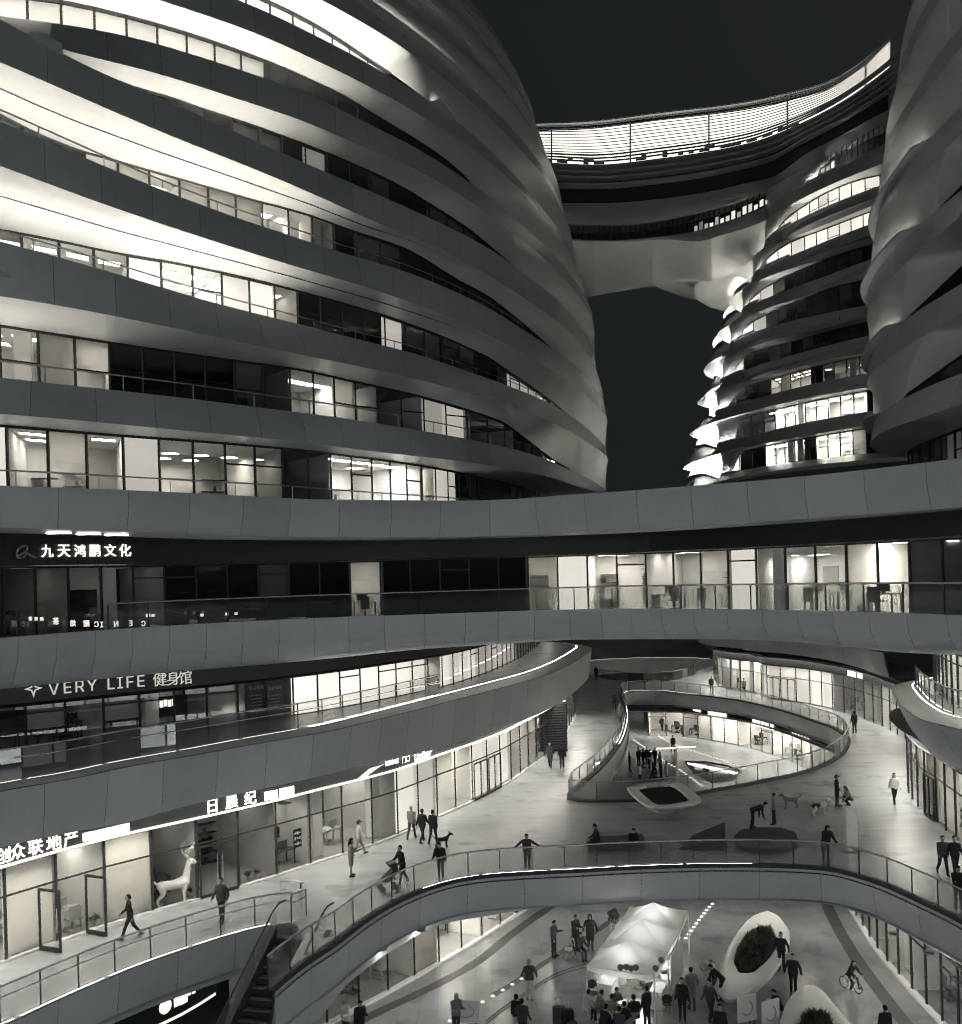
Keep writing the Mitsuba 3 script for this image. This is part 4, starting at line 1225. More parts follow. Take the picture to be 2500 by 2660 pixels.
# ---- sunken plaza and the shops under the walkway
PLAZA = key_for('ground')
lab(PLAZA, 'sunken plaza paved in pale stone', kind='structure')
scene[PLAZA] = mikit.ply(MB().quad([-400, -200, 0], [400, -200, 0], [400, 600, 0], [-400, 600, 0]).mesh(), 'm_paving')
LOW = thing('shop_wing', 'low shopfronts under the walkway at the lower left, one brightly lit', 'building')
wl = zline([(760, 2710), (937, 2619), (1150, 2500), (1255, 2437), (1364, 2364), (1460, 2300)], 0.0, 40)
ml = plan_normals(wl, (-30, 60))
HL = wl * [1, 1, 0] + [0, 0, 2.9]
windows(LOW, HL, ml, .03, dict(bays=[(760, 1050, 'room', .8, 4), (1050, 1140, 'room', .5, 2), (1140, 1262, 'room', 12, 4), (1262, 1340, 'room', 7, 4)]), 1.9, random.Random(41), None, (700, 1420))
put('lintel', MB().sheet([HL - ml * .1, HL - ml * .1 + [0, 0, .6]]).mesh(), 'm_dark_sign', LOW)
put('sill', MB().sheet([wl + ml * .1 + [0, 0, .12], wl - ml * .12 + [0, 0, .12], wl - ml * .14]).mesh(), 'm_soffit', LOW)
LOWR = thing('shop_wing', 'low shopfronts under the walkway at the lower right beside a dark ramp', 'building')
wq = zline([(2150, 2290), (2208, 2360), (2287, 2480), (2313, 2513), (2414, 2624), (2448, 2660), (2540, 2760)], 0.0, 40)
mq = plan_normals(wq, (60, 45))
HQ2 = wq * [1, 1, 0] + [0, 0, 2.95]
windows(LOWR, HQ2, mq, .03, dict(bays=[(2190, 2262, 'room', 3, 4), (2262, 2300, 'room', 1.2, 3), (2300, 2362, 'room', 10, 4)]), 1.5, random.Random(42), None, (2150, 2600))
put('sill', MB().sheet([wq + mq * .1 + [0, 0, .14], wq - mq * .12 + [0, 0, .14], wq - mq * .14]).mesh(), 'm_soffit', LOWR)
# shops seen through the opening
PIT = thing('shop_wing', 'brightly lit shops on the lower level seen through the oval opening', 'building')
i0 = np.argmin(np.linalg.norm(HP - atz(2195, 1922, Z1), axis=1)); i1 = np.argmin(np.linalg.norm(HP - atz(1771, 1804, Z1), axis=1))
wp = HP[i0:i1 + 1] + out[i0:i1 + 1] * .9
wp = np.vstack([wp, wp[-1] + [-6.5, 2.5, 0], wp[-1] + [-8, 9, 0]])[::-1]
wp = smoothline(wp * [1, 1, 0], 50)
mp = plan_normals(wp, (60, 120))
HPp = wp * [1, 1, 0] + [0, 0, 2.7]
put('sign_fascia', MB().sheet([HPp - mp * .1 + [0, 0, .03], HPp - mp * .1 + [0, 0, .75]]).mesh(), 'm_dark_sign', PIT)
put('light_strip', facing(MB().sheet([HPp - mp * .85 + [0, 0, .1], HPp - mp * .15 + [0, 0, .1]]).mesh(), [0, 0, -1]), 'm_lamp', PIT, emit=WARM * 12, weight=.05)
windows(PIT, HPp, mp, .03, dict(bays=[(1700, 1860, 'room', 8, 4), (1860, 1915, 'blind', .4), (1915, 2100, 'room', 14, 4), (2100, 2200, 'room', 4, 4)]), 1.9, random.Random(43), None, (1720, 2200))
# dark buildings closing the court behind
BACK = thing('distant_building', 'dark low building closing the court beyond the second opening', 'building')
scene[BACK] = mikit.ply(MB().quad([-60, 200, 0], [120, 200, 0], [120, 200, 14], [-60, 200, 14]).quad([-60, 200, 14], [120, 200, 14], [120, 230, 14], [-60, 230, 14]).mesh(), 'm_room_dark')
# ---- the wing opposite, where the photographer stands: its lit windows light the court
OPP = thing('opposite_building', 'curved wing behind the viewpoint with rows of lit windows', 'building')
rnd = random.Random(77)
ang = np.radians(np.linspace(-68, 68, 47))
for lv, (z0, z1, e) in enumerate([(0.4, 3.0, 3.0), (5.2, 8.4, 1.6), (11.5, 14.4, .9), (20.6, 23.4, .7), (25.2, 27.6, .6), (29.4, 31.8, .5)]):
    rad = 62.0 + (0, 1, 0, 2, 4, 6)[lv]
    cc = np.array([2.0, rad - 15.0 - (0, 1, 0, 0, 0, 0)[lv]])
    L = np.stack([cc[0] + rad * np.sin(ang), cc[1] - rad * np.cos(ang), ang * 0], 1)
    put('spandrel_band', MB().sheet([L + [0, .8, z1], L + [0, 1.2, z1 + .4], L + [0, 1.0, z1 + 1.6], L + [0, 0, z1 + 1.7]]).mesh(), 'm_panel', OPP, smooth=40)
    m = [MB(), MB(), MB()]
    for i in range(len(L) - 1):
        a, b = L[i] * .96 + L[i + 1] * .04, L[i] * .04 + L[i + 1] * .96
        m[rnd.choice([0, 0, 1, 1, 2])].quad(a + [0, 0, z0], b + [0, 0, z0], b + [0, 0, z1], a + [0, 0, z1])
    for q, k in zip(m, (1.25, .8, .15)):
        put('lit_window', facing(q.mesh(), [0, 1, 0]), 'm_lamp', OPP, emit=np.array([.94, 1.0, 1.01]) * e * k * COURT, weight=.05)
    put('mullion', MB().sheet([L + [0, -.1, z0 - .4], L + [0, -.1, z1 + .3]]).mesh(), 'm_frame', OPP)
# ---------------------------------------------------------------- lettering and signs


def glyphs(text, height, depth=.03, bold=1):
    """Lettering (Chinese too) as an extruded mesh in the xz plane, centred, front towards -y."""
    from PIL import Image, ImageDraw, ImageFont
    cjk = any(ord(c) > 0x2e80 for c in text)
    font = ImageFont.truetype(glob.glob('/opt/blender-*/*/datafiles/fonts/' + ('Noto Sans CJK Regular.woff2' if cjk else 'Inter.woff2'))[0], 96)
    x0, y0, x1, y1 = font.getbbox(text, anchor='ls', stroke_width=bold)
    im = Image.new('L', (x1 - x0 + 8, y1 - y0 + 8))
    ImageDraw.Draw(im).text((4 - x0, 4 - y0), text, 255, font, anchor='ls', stroke_width=bold, stroke_fill=255)
    on = np.pad(np.asarray(im) > 127, ((0, 0), (1, 1))).astype(np.int8)
    rows, starts = np.nonzero(np.diff(on, axis=1) == 1)
    ends = np.nonzero(np.diff(on, axis=1) == -1)[1]
    shape = shapely.union_all(shapely.box(starts, -rows - 1, ends, -rows)).buffer(.6).buffer(-.6).simplify(.8)
    m = trimesh.util.concatenate([trimesh.creation.extrude_polygon(g, 1.0, engine='earcut') for g in getattr(shape, 'geoms', [shape])])
    s = height / (y1 - y0)
    v = m.vertices
    cx, cy = .5 * (v[:, 0].min() + v[:, 0].max()), .5 * (v[:, 1].min() + v[:, 1].max())
    return np.stack([(v[:, 0] - cx) * s, -v[:, 2] * depth, (v[:, 1] - cy) * s], 1), np.array(m.faces)


def on_wall(line, x, y, out):
    """The point of a wall line (3-D polyline) that the sight line through (x, y) meets, the wall's direction there, OUT metres before it."""
    rx, rz = ray(x, y)
    k = line[:, 0] - rx * line[:, 1]
    for i in range(len(k) - 1):
        if line[i, 1] > 8 and k[i] * k[i + 1] <= 0:
            f = k[i] / (k[i] - k[i + 1] + 1e-12)
            p = line[i] * (1 - f) + line[i + 1] * f
            t = line[i + 1, :2] - line[i, :2]
            t /= np.linalg.norm(t)
            if t[0] < 0:
                t = -t
            n = np.array([t[1], -t[0]])
            d = p[1]
            q = np.array([p[0] + n[0] * out, p[1] + n[1] * out, 0])
            q[2] = EYE + rz * d
            return q, math.atan2(t[1], t[0])
    raise ValueError('no wall there')


def px(h, d):
    """A height in photo pixels at the distance d, in metres."""
    return h * K962 * d / FPX


def sign(label, line, items, out=.05, emit=.9, bsdf='m_lamp', name='shop_sign', weight=.004, depth=.04):
    t = thing(name, label, 'sign')
    for ch, x, y, hh in items:
        p, a = on_wall(line, x, y, out)
        h = px(hh, p[1])
        if ch == '#':                                  # an illegible small lit character: a lump of light
            m = MB()
            for dx, dz, w, q in ((-.25, .2, .42, .5), (.25, .22, .4, .45), (-.2, -.25, .5, .42), (.27, -.24, .36, .45), (0, 0, .9, .22)):
                m.box((dx * h, 0, dz * h), (w * h, .05, q * h))
            mesh = m.mesh()
        elif ch == 'o':
            mesh = MB().lathe([(.001, -.03), (h * .5, -.03), (h * .5, .03), (.001, .03)], (0, 0, 0), 20).mesh()
            mesh = (mesh[0][:, [0, 2, 1]] * [1, 1, 1], mesh[1][:, ::-1])
        elif ch == 'swoosh':
            c = [(-.50, -.34), (-.42, .05), (-.2, .30), (.02, .36), (.14, .2), (.02, -.02), (-.22, -.2), (-.44, -.34), (-.36, -.46), (-.12, -.42), (.1, -.15), (.32, -.32), (.58, -.42)]
            cc = smoothline([[a_ * h * 1.3, 0, b_ * h] for a_, b_ in c], 60)
            mesh = MB().tube(cc, h * (.035 + .05 * np.abs(np.sin(np.linspace(0, 9, 60)))), 6).mesh()
        elif ch == 'star':
            m = MB()
            pts = []
            for g in range(8):
                r = (.62 if g % 2 else 1.0) * h * .5 if g % 2 == 0 else h * .17
                pts.append((r * math.sin(g * math.pi / 4), r * math.cos(g * math.pi / 4)))
            ring = sg.Polygon(pts).difference(sg.Polygon([(a_ * .55, b_ * .55) for a_, b_ in pts]))
            tm = trimesh.creation.extrude_polygon(ring, .03, engine='earcut')
            mesh = (np.stack([tm.vertices[:, 0], -tm.vertices[:, 2], tm.vertices[:, 1]], 1), np.array(tm.faces))
        else:
            mesh = glyphs(ch, h, depth, 2 if emit > .5 else 0)
        v, f = mesh
        put('letter' if ch not in ('swoosh', 'star') else 'emblem', MB().add(v, f).mesh(xform(p, a)), bsdf, t, emit=WARM * emit if emit else None, weight=weight)
    return t


def G1(x, y):
    return cG((x, y))[0]


A_ = hd - n3 * .14
sign('lit white Chinese shop sign with a ribbon emblem on the dark upper fascia', A_,
     [('swoosh', *G1(140, 180), 40)] + [(c, *G1(x, y), 33) for c, x, y in zip('九天鸿鹏文化', (265, 360, 452, 537, 625, 710), (180, 179, 178, 177, 176, 176))], emit=1.0)
V_ = H2 - m2 * .12
sign('grey white gym sign reading VERY LIFE with a star emblem and three Chinese characters', V_,
     [('star', *G1(188, 965), 46)] + [(c, *G1(x, y), 30) for c, x, y in zip('VERYLIFE', (305, 383, 453, 522, 632, 682, 740, 802), (966, 958, 951, 945, 936, 931, 926, 921))] +
     [(c, *G1(x, y), 36) for c, x, y in zip('健身馆', (910, 985, 1055), (911, 906, 900))], emit=.42)
S_ = H1 - m1 * .28


def K1(x, y):
    return cK((x, y))[0]


sign('lit Chinese property office sign over the leftmost bright shop, smaller lettering after it', S_,
     [(c, *K1(x, y), 42) for c, x, y in zip('创众联地产', (12, 95, 197, 302, 398), (578, 552, 527, 503, 479))] + [('#', *K1(x, y), 25) for x, y in ((492, 470), (537, 461), (582, 450), (626, 440), (668, 430), (712, 420))], emit=.85)
sign('lit shop sign of three large Chinese characters and two small bright patches beside it', S_,
     [(c, *K1(x, y), 36) for c, x, y in zip('日晨纪', (1208, 1318, 1424), (293, 270, 246))] + [('#', *K1(x, y), 25) for x, y in ((1527, 236), (1562, 230), (1612, 217), (1655, 208))], emit=1.0)
# the slanted light board of the next entrance
U2 = thing('entrance_board', 'pale slanted entrance board lettered U-2 above the glass lobby', 'sign')
pp = [on_wall(S_, *cH(q)[0], .10)[0] for q in ((262, 1490), (345, 1420), (702, 1316), (682, 1367))]
m = MB().quad(*pp)
put('board', facing(m.mesh(), [0, -1, 0]), 'm_lamp', U2, emit=WARM * .42, weight=.01)
for txt, x, y, hh in (('U-2', 625, 1352, 22), ('门口', 545, 1368, 18), ('#', 440, 1392, 15), ('#', 465, 1386, 15), ('#', 492, 1379, 15)):
    p, a = on_wall(S_, *cH((x, y))[0], .16)
    h = px(hh, p[1])
    me = glyphs(txt, h, .02, 1) if txt != '#' else MB().box((0, 0, 0), (h, .02, h * .8)).mesh()
    put('letter', MB().add(*me).mesh(xform(p, a)), 'm_lamp', U2, emit=WARM * .9, weight=.002)
# signs of the far shops
O_ = HO - mo * .14
sign('white blob shaped lit sign over the far bookshop like window', O_, [('o', *cI((1352, 325))[0], 14)] + [('#', *cI((x, y))[0], 9) for x, y in ((1385, 338), (1410, 342), (1435, 350), (1460, 356))], emit=1.0)
sign('bright square lettered sign on the dark far shop to the right', O_, [('#', *cJ((x, y))[0], 15) for x, y in ((872, 425), (892, 428), (915, 435), (938, 441), (958, 446))], emit=1.0)
PW = HPp - mp * .13
sign('long glowing sign above the lower shops, middle one seen through the opening', PW, [('#', *cI((x, y))[0], 15) for x, y in ((1232, 785), (1262, 791), (1292, 797), (1322, 803), (1350, 809))], emit=1.0)
sign('longest glowing sign above the lower shops seen through the opening', PW, [('#', *cI((x, y))[0], 17) for x, y in ((1590, 862), (1625, 871), (1660, 880), (1695, 890), (1735, 901))], emit=1.0)
sign('short glowing sign at the left end of the lower shops', PW, [('#', *cI((x, y))[0], 9) for x, y in ((1105, 758), (1125, 762), (1148, 768))], emit=1.0)
sign('small lit lettering on the dark band at the right end of the lower shops', PW, [('#', *cJ((x, y))[0], 7) for x, y in ((458, 868), (480, 877), (502, 884), (525, 893), (548, 902), (572, 911))], emit=.9)
# the sign under the walkway in the lower left corner
LU = zline([(-200, 2790), (420, 2616), (560, 2540)], 2.4, 12)
t = thing('shop_sign', 'bright round lit sign with two lines of lettering under the lower left walkway', 'sign')
for ch, x, y, hh in (('o', 943, 1440, 38), ('#', 1015, 1412, 22), ('#', 1050, 1398, 22), ('#', 1015, 1385, 12), ('#', 1045, 1374, 12), ('#', 1078, 1364, 12), ('#', 1105, 1355, 10)):
    p, a = on_wall(LU, *cK((x, y))[0], .0)
    h = px(hh, p[1])
    me = (lambda q: (q[0][:, [0, 2, 1]], q[1][:, ::-1]))(MB().lathe([(.001, -.03), (h * .5, -.03), (h * .5, .03), (.001, .03)], (0, 0, 0), 20).mesh()) if ch == 'o' else MB().box((0, 0, 0), (h * 1.1, .05, h)).mesh()
    put('letter', MB().add(*me).mesh(xform(p, a)), 'm_lamp', t, emit=WARM * 1.0, weight=.004)
put('board', MB().sheet([LU - [0, 0, .55], LU + [0, 0, .45]]).mesh(), 'm_dark_sign', t)
put('light_line', facing(MB().sheet([LU - [0, .05, .70], LU - [0, .05, .58]]).mesh(), [0, -1, 0]), 'm_lamp', t, emit=WARM * .9, weight=.01)
# menu board by the dark doors
p, a = on_wall(w1, *cK((1694, 478))[0], .06)
mbk = thing('menu_board', 'small black board with white notes on the wall beside the dark doors', 'sign')
hh = px(48, p[1])
put('board', MB().box((0, 0, 0), (hh * .55, .03, hh)).mesh(xform(p, a)), 'm_black', mbk)
nm = MB()
for i in range(9):
    nm.box(((i % 3 - 1) * hh * .16, -.02, (i // 3 - 1) * hh * .28), (hh * .11, .01, hh * (.08 + .07 * (i % 2))))
put('notes', nm.mesh(xform(p, a)), 'm_white', mbk)
# small signs hanging in the dark gym windows
for (x, y, w, lbl) in ((980, 1048, 5, 'small glowing sign hanging inside the dark gym window, left one'), (1345, 1082, 7, 'small glowing lettering inside the dark gym window beside the posters')):
    p, a = on_wall(W2 + m2 * .35, *G1(x, y), 0)
    k = thing('window_sign', lbl, 'sign')
    for i in range(w - 1):
        put('letter', MB().box(((i - w / 2) * .19, 0, .03 * (i % 2)), (.15, .03, .30)).mesh(xform(p, a)), 'm_lamp', k, emit=WARM * .95, weight=.003)
for i, x in enumerate((1465, 1570)):
    p, a = on_wall(W2 + m2 * .12, *G1(x, 1045), 0)
    k = thing('poster', ('tall dark poster with pale lettering inside the gym window, left one', 'tall dark poster with pale lettering inside the gym window, right one')[i], 'poster')
    put('sheet', MB().box((0, 0, 0), (1.25, .02, 2.1)).mesh(xform(p, a)), 'm_charcoal', k)
    tm = glyphs(('私人教练', '健身课程')[i], .20, .01, 0)
    put('lettering', MB().add(tm[0] + [0, -.02, .72], tm[1]).mesh(xform(p, a)), 'm_wall_grey', k)
    lm = MB()
    for r in range(6):
        lm.box((-.1 + .05 * (r % 3), -.02, .35 - r * .16), (.8 - .12 * (r % 3), .01, .05))
    put('lettering', lm.mesh(xform(p, a)), 'm_room_mid', k)

# reflection of the court's signs in the gallery glass, put in as reversed glowing letters
rv = thing('shop_sign', 'reflected signs built as reversed glowing letters along the dark upper gallery at the left', 'sign')
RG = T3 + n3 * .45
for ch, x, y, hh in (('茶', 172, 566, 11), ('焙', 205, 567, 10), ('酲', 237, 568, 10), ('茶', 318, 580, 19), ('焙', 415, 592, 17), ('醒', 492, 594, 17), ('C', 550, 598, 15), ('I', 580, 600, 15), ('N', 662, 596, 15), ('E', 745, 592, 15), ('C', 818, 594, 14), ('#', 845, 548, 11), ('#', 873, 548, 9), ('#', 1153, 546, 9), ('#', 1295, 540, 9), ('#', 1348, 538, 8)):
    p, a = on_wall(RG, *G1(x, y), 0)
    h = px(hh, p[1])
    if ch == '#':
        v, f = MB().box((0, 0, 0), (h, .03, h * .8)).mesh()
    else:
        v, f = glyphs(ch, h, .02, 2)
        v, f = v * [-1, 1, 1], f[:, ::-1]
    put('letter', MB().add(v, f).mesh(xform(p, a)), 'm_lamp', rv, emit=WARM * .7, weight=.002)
# ---------------------------------------------------------------- people and animals
SPH = {}


def ball(c, r, n=10):
    return manifold3d.Manifold.sphere(r, n).translate([float(v) for v in c])


def bone(a, ra, b, rb, n=10):
    return manifold3d.Manifold.batch_hull([ball(a, ra, n), ball(b, rb, n)])


def join(parts, fine=.035, it=6):
    m = manifold3d.Manifold.batch_boolean(parts, manifold3d.OpType.Add).refine_to_length(fine).to_mesh()
    t = trimesh.Trimesh(np.array(m.vert_properties[:, :3]), np.array(m.tri_verts), process=True)
    trimesh.smoothing.filter_taubin(t, iterations=it)
    return np.array(t.vertices), np.array(t.faces)


mat('skin', (.30, .25, .21), .55, .4)
for nm, c in dict(black_cloth=(.020, .021, .023), dark_cloth=(.05, .053, .057), navy=(.05, .058, .075), grey_cloth=(.18, .185, .19), light_cloth=(.46, .46, .44), white_cloth=(.68, .68, .65), tan=(.26, .25, .22), hair=(.012, .011, .010), fair=(.25, .23, .2)).items():
    mat(nm, panel_tone(c, .35, 6.0), .8, .2)
mat('leather', (.02, .02, .02), .4, .4)


def skeleton(lean=0, hipz=None, lt=0, lk=0, rt=0, rk=0, la=0, le=12, ra=0, re=12, lb=10, rb=10, head=0, twist=0, spread=0):
    """Joints of a figure facing +x, angles in degrees: t thigh forward, k knee, a arm forward, e elbow, b arm sideways."""
    d = math.radians
    J = {}
    def leg(t, k, y):
        hip = np.array([0, y, 0.0])
        kn = hip + .43 * np.array([math.sin(d(t)), math.sin(d(spread)) * np.sign(y), -math.cos(d(t))])
        an = kn + .42 * np.array([math.sin(d(t - k)), math.sin(d(spread)) * .5 * np.sign(y), -math.cos(d(t - k))])
        f = d(t - k) * .55
        toe = an + .17 * np.array([math.cos(f), .15 * np.sign(y), math.sin(f) - .30 * math.cos(f)])
        heel = an + np.array([-.05, 0, -.045])
        return hip, kn, an, toe, heel
    J['l'], J['r'] = leg(lt, lk, .09), leg(rt, rk, -.09)
    low = min(min(p[2] for p in J['l'][2:]), min(p[2] for p in J['r'][2:])) - .035
    z = -low if hipz is None else hipz
    up = np.array([math.sin(d(lean)), 0, math.cos(d(lean))]); fw = np.array([math.cos(d(lean)), 0, -math.sin(d(lean))])
    pel = np.zeros(3); waist = pel + .20 * up; chest = pel + .44 * up; nk = pel + .555 * up
    for s, y, a, e, b in (('L', 1, la, le, lb), ('R', -1, ra, re, rb)):
        sh = pel + .49 * up + np.array([0, .175 * y, 0])
        def dirn(an, out):
            v = -up * math.cos(d(an)) + fw * math.sin(d(an))
            return v * math.cos(d(out)) + np.array([0, y, 0]) * math.sin(d(out))
        el = sh + .29 * dirn(a, b)
        wr = el + .25 * dirn(a + e, b * .35 if e > 30 else b)
        J[s] = (sh, el, wr, dirn(a + e, 0))
    hu = np.array([math.sin(d(lean * .5 + head)), 0, math.cos(d(lean * .5 + head))]); hf = np.array([hu[2], 0, -hu[0]])
    J['neck'], J['head'] = nk, nk + .155 * hu
    J.update(pel=pel, waist=waist, chest=chest, up=up, fw=fw, hu=hu, hf=hf)
    off = np.array([0, 0, z])
    for k, v in list(J.items()):
        if k in ('up', 'fw', 'hu', 'hf'):
            continue
        J[k] = tuple(p + off if i < 3 or k in 'lr' else p for i, p in enumerate(v)) if isinstance(v, tuple) else v + off
    return J


def hand(w, d_, side):
    """A palm with four fingers of unequal length, slightly curled, and a thumb leaving its side."""
    d_ = d_ / (np.linalg.norm(d_) + 1e-9)
    s = np.cross(d_, [0, 1, 0]); s = s / (np.linalg.norm(s) + 1e-9)
    out = [manifold3d.Manifold.batch_hull([ball(w, .022, 6), ball(w + d_ * .075 + s * .03, .013, 6), ball(w + d_ * .075 - s * .03, .013, 6), ball(w + d_ * .02 + s * .024, .016, 6)])]
    curl = np.array([0, -side, 0.0])
    for i, ln in enumerate((.062, .075, .07, .052)):
        b = w + d_ * .078 + s * (.03 - .02 * i)
        m = b + d_ * ln * .55 + curl * .006
        t = m + d_ * ln * .4 + curl * .022
        out += [bone(b, .0095, m, .0085, 6), bone(m, .0085, t, .007, 6)]
    tb = w + d_ * .03 + s * .026
    tm = tb + s * .028 + d_ * .02 + curl * .006
    out += [bone(tb, .012, tm, .010, 6), bone(tm, .010, tm + d_ * .03 + curl * .01, .008, 6)]
    return out


def figure(pose, female=False, coat=False, skirt=False, longhair=False, cap=False, hood=False, puff=1.0):
    J = skeleton(**pose)
    h, hu, hf = J['head'], J['hu'], J['hf']
    side = np.array([0, 1.0, 0])
    skin = [manifold3d.Manifold.batch_hull([ball(h + hu * .035, .088, 12), ball(h - hu * .03 + hf * .02, .075, 12), ball(h - hu * .085 + hf * .045, .042, 8)]),
            bone(J['neck'] - J['up'] * .06, .055, h - hu * .04, .05)]
    skin += [bone(h + hf * .085 + hu * .012, .010, h + hf * .112 - hu * .022, .014, 6)]                       # nose
    skin += [bone(h + hf * .088 - hu * .058 + side * y, .009, h + hf * .088 - hu * .058, .010, 6) for y in (-.02, .02)]      # lips
    skin += [bone(h + side * y * .086 + hu * .015, .014, h + side * y * .084 - hu * .03, .011, 6) for y in (-1, 1)]          # ears
    skin += [bone(h + hf * .083 + hu * .033 + side * y * .018, .010, h + hf * .078 + hu * .033 + side * y * .045, .010, 6) for y in (-1, 1)]   # brows
    for s, y in (('L', 1), ('R', -1)):
        sh, el, wr, dn = J[s]
        skin += [bone(sh, .045, el, .037), bone(el, .036, wr, .025)] + hand(wr, dn, y)
    for s in 'lr':
        hip, kn, an, toe, heel = J[s]
        skin += [bone(hip, .07, kn, .046), bone(kn, .046, an, .034)]
    skin += [bone(J['pel'], .075, J['chest'], .08)]
    out = {'body': join(skin, .024, 3)}
    p = puff
    sw = .155 if female else .17
    jac = [manifold3d.Manifold.batch_hull([ball(J['chest'] + side * y * sw * .75 + J['up'] * .02, .10 * p) for y in (-1, 1)] + [ball(J['waist'] + side * y * .09, .105 * p) for y in (-1, 1)]),
           manifold3d.Manifold.batch_hull([ball(J['waist'] + side * y * .09, .105 * p) for y in (-1, 1)] + [ball(J['pel'] + side * y * .10 + J['up'] * .0, .105 * p) for y in (-1, 1)]),
           bone(J['chest'] + J['up'] * .07, .09, J['neck'] - J['up'] * .005, .062)]
    for s, y in (('L', 1), ('R', -1)):
        sh, el, wr, dn = J[s]
        jac += [bone(J['chest'] + side * y * .10 + J['up'] * .04, .075 * p, sh, .072 * p), bone(sh, .070 * p, el, .056 * p), bone(el, .056 * p, wr - (wr - el) * .06, .043 * p)]
    if coat:
        for s in 'lr':
            hip, kn = J[s][0], J[s][1]
            jac.append(manifold3d.Manifold.batch_hull([ball(J['pel'] + side * .09, .11 * p), ball(J['pel'] - side * .09, .11 * p), ball(hip + (kn - hip) * .85, .105)]))
    if hood:
        jac.append(manifold3d.Manifold.batch_hull([ball(h - hf * .03 + hu * .03, .115), ball(J['neck'] - hf * .05, .10)]))
    out['jacket'] = join(jac, .045)
    tr = []
    for s in 'lr':
        hip, kn, an, toe, heel = J[s]
        if skirt:
            tr.append(bone(hip + [0, 0, .03], .11, hip + (kn - hip) * .55, .11))
        else:
            tr += [bone(hip + [0, 0, .02], .098, kn, .066), bone(kn, .066, an + (kn - an) * .08, .056)]
    tr.append(bone(J['pel'] + side * .06, .105, J['pel'] - side * .06, .105))
    out['skirt' if skirt else 'trousers'] = join(tr, .05)
    so = []
    for s in 'lr':
        hip, kn, an, toe, heel = J[s]
        so += [manifold3d.Manifold.batch_hull([ball(heel, .038, 8), ball(an + [0, 0, .0], .042, 8), ball(toe, .030, 8), ball(.5 * (heel + toe), .036, 8)])]
    out['shoes'] = join(so, .05, 3)
    ha = [manifold3d.Manifold.batch_hull([ball(h + hu * .052 - hf * .016, .092, 12), ball(h - hf * .045 + hu * .0, .078, 10)])]
    if longhair:
        ha.append(manifold3d.Manifold.batch_hull([ball(h - hf * .05, .085), ball(J['neck'] - hf * .06 - J['up'] * .10, .075)]))
    hair = ha[0] if len(ha) == 1 else manifold3d.Manifold.batch_boolean(ha, manifold3d.OpType.Add)
    face = bone(h + hf * .10 - hu * .035, .075, h + hf * .13 - hu * .05, .085)
    hm = (hair - face).refine_to_length(.04).to_mesh()
    t = trimesh.Trimesh(np.array(hm.vert_properties[:, :3]), np.array(hm.tri_verts), process=True)
    trimesh.smoothing.filter_taubin(t, iterations=3)
    out['hair'] = (np.array(t.vertices), np.array(t.faces))
    if cap:
        out['cap'] = join([manifold3d.Manifold.batch_hull([ball(h + hu * .062 - hf * .006, .098, 12), ball(h + hu * .05, .098, 10)]) - manifold3d.Manifold.cube([1, 1, 1], True).translate((h + hu * -.46).tolist()),
                           manifold3d.Manifold.batch_hull([ball(h + hf * .10 + hu * .06 + side * y, .010, 6) for y in (-.06, .06)] + [ball(h + hf * .175 + hu * .045 + side * y, .008, 6) for y in (-.035, .035)])], .04, 2)
    return out


POSES = dict(
    stand=dict(lt=3, rt=-3, lk=2, rk=2, la=4, ra=-2, le=14, re=16),
    stand2=dict(lt=6, rt=-4, lk=10, rk=0, la=10, ra=-6, le=40, re=30, lb=22, rb=16),
    walk=dict(lt=24, lk=6, rt=-18, rk=22, la=-20, ra=22, le=22, re=28, lean=4),
    walk2=dict(lt=-14, lk=26, rt=20, rk=4, la=16, ra=-16, le=20, re=16, lean=3),
    phone=dict(lt=2, rt=-2, la=22, le=88, ra=4, re=20, head=24, lb=6),
    both=dict(lt=2, rt=-3, la=26, le=78, ra=24, re=82, head=18, lb=2, rb=2),
    pocket=dict(lt=5, rt=-5, lk=4, la=-8, le=48, ra=-8, re=48, lb=26, rb=26),
    lean=dict(lean=22, lt=6, rt=-6, lk=4, la=48, le=20, ra=48, re=20, lb=14, rb=14, head=10),
    arms=dict(lean=20, lt=6, rt=-3, lk=4, la=34, le=14, ra=22, re=30, lb=58, rb=50, head=10),
    bend=dict(lean=72, lt=8, rt=-4, lk=14, rk=10, la=58, le=20, ra=66, re=24, head=18),
    stoop=dict(lean=46, lt=20, rt=4, lk=30, rk=22, la=48, le=26, ra=58, re=22, head=14),
    sit=dict(lean=12, hipz=.50, lt=84, rt=80, lk=88, rk=80, la=34, le=50, ra=30, re=46, head=14),
    sit_low=dict(lean=20, hipz=.46, lt=80, rt=74, lk=84, rk=70, la=44, le=40, ra=40, re=52, head=20),
    crouch=dict(lean=30, lt=112, rt=84, lk=138, rk=140, la=52, le=30, ra=46, re=40, head=6),
    push=dict(lean=10, lt=16, rt=-14, lk=4, rk=16, la=34, le=30, ra=36, re=30),
    ride=dict(lean=26, hipz=.74, lt=70, lk=60, rt=34, rk=52, la=58, le=14, ra=58, re=14, lb=14, rb=14),
)
CACHE = {}


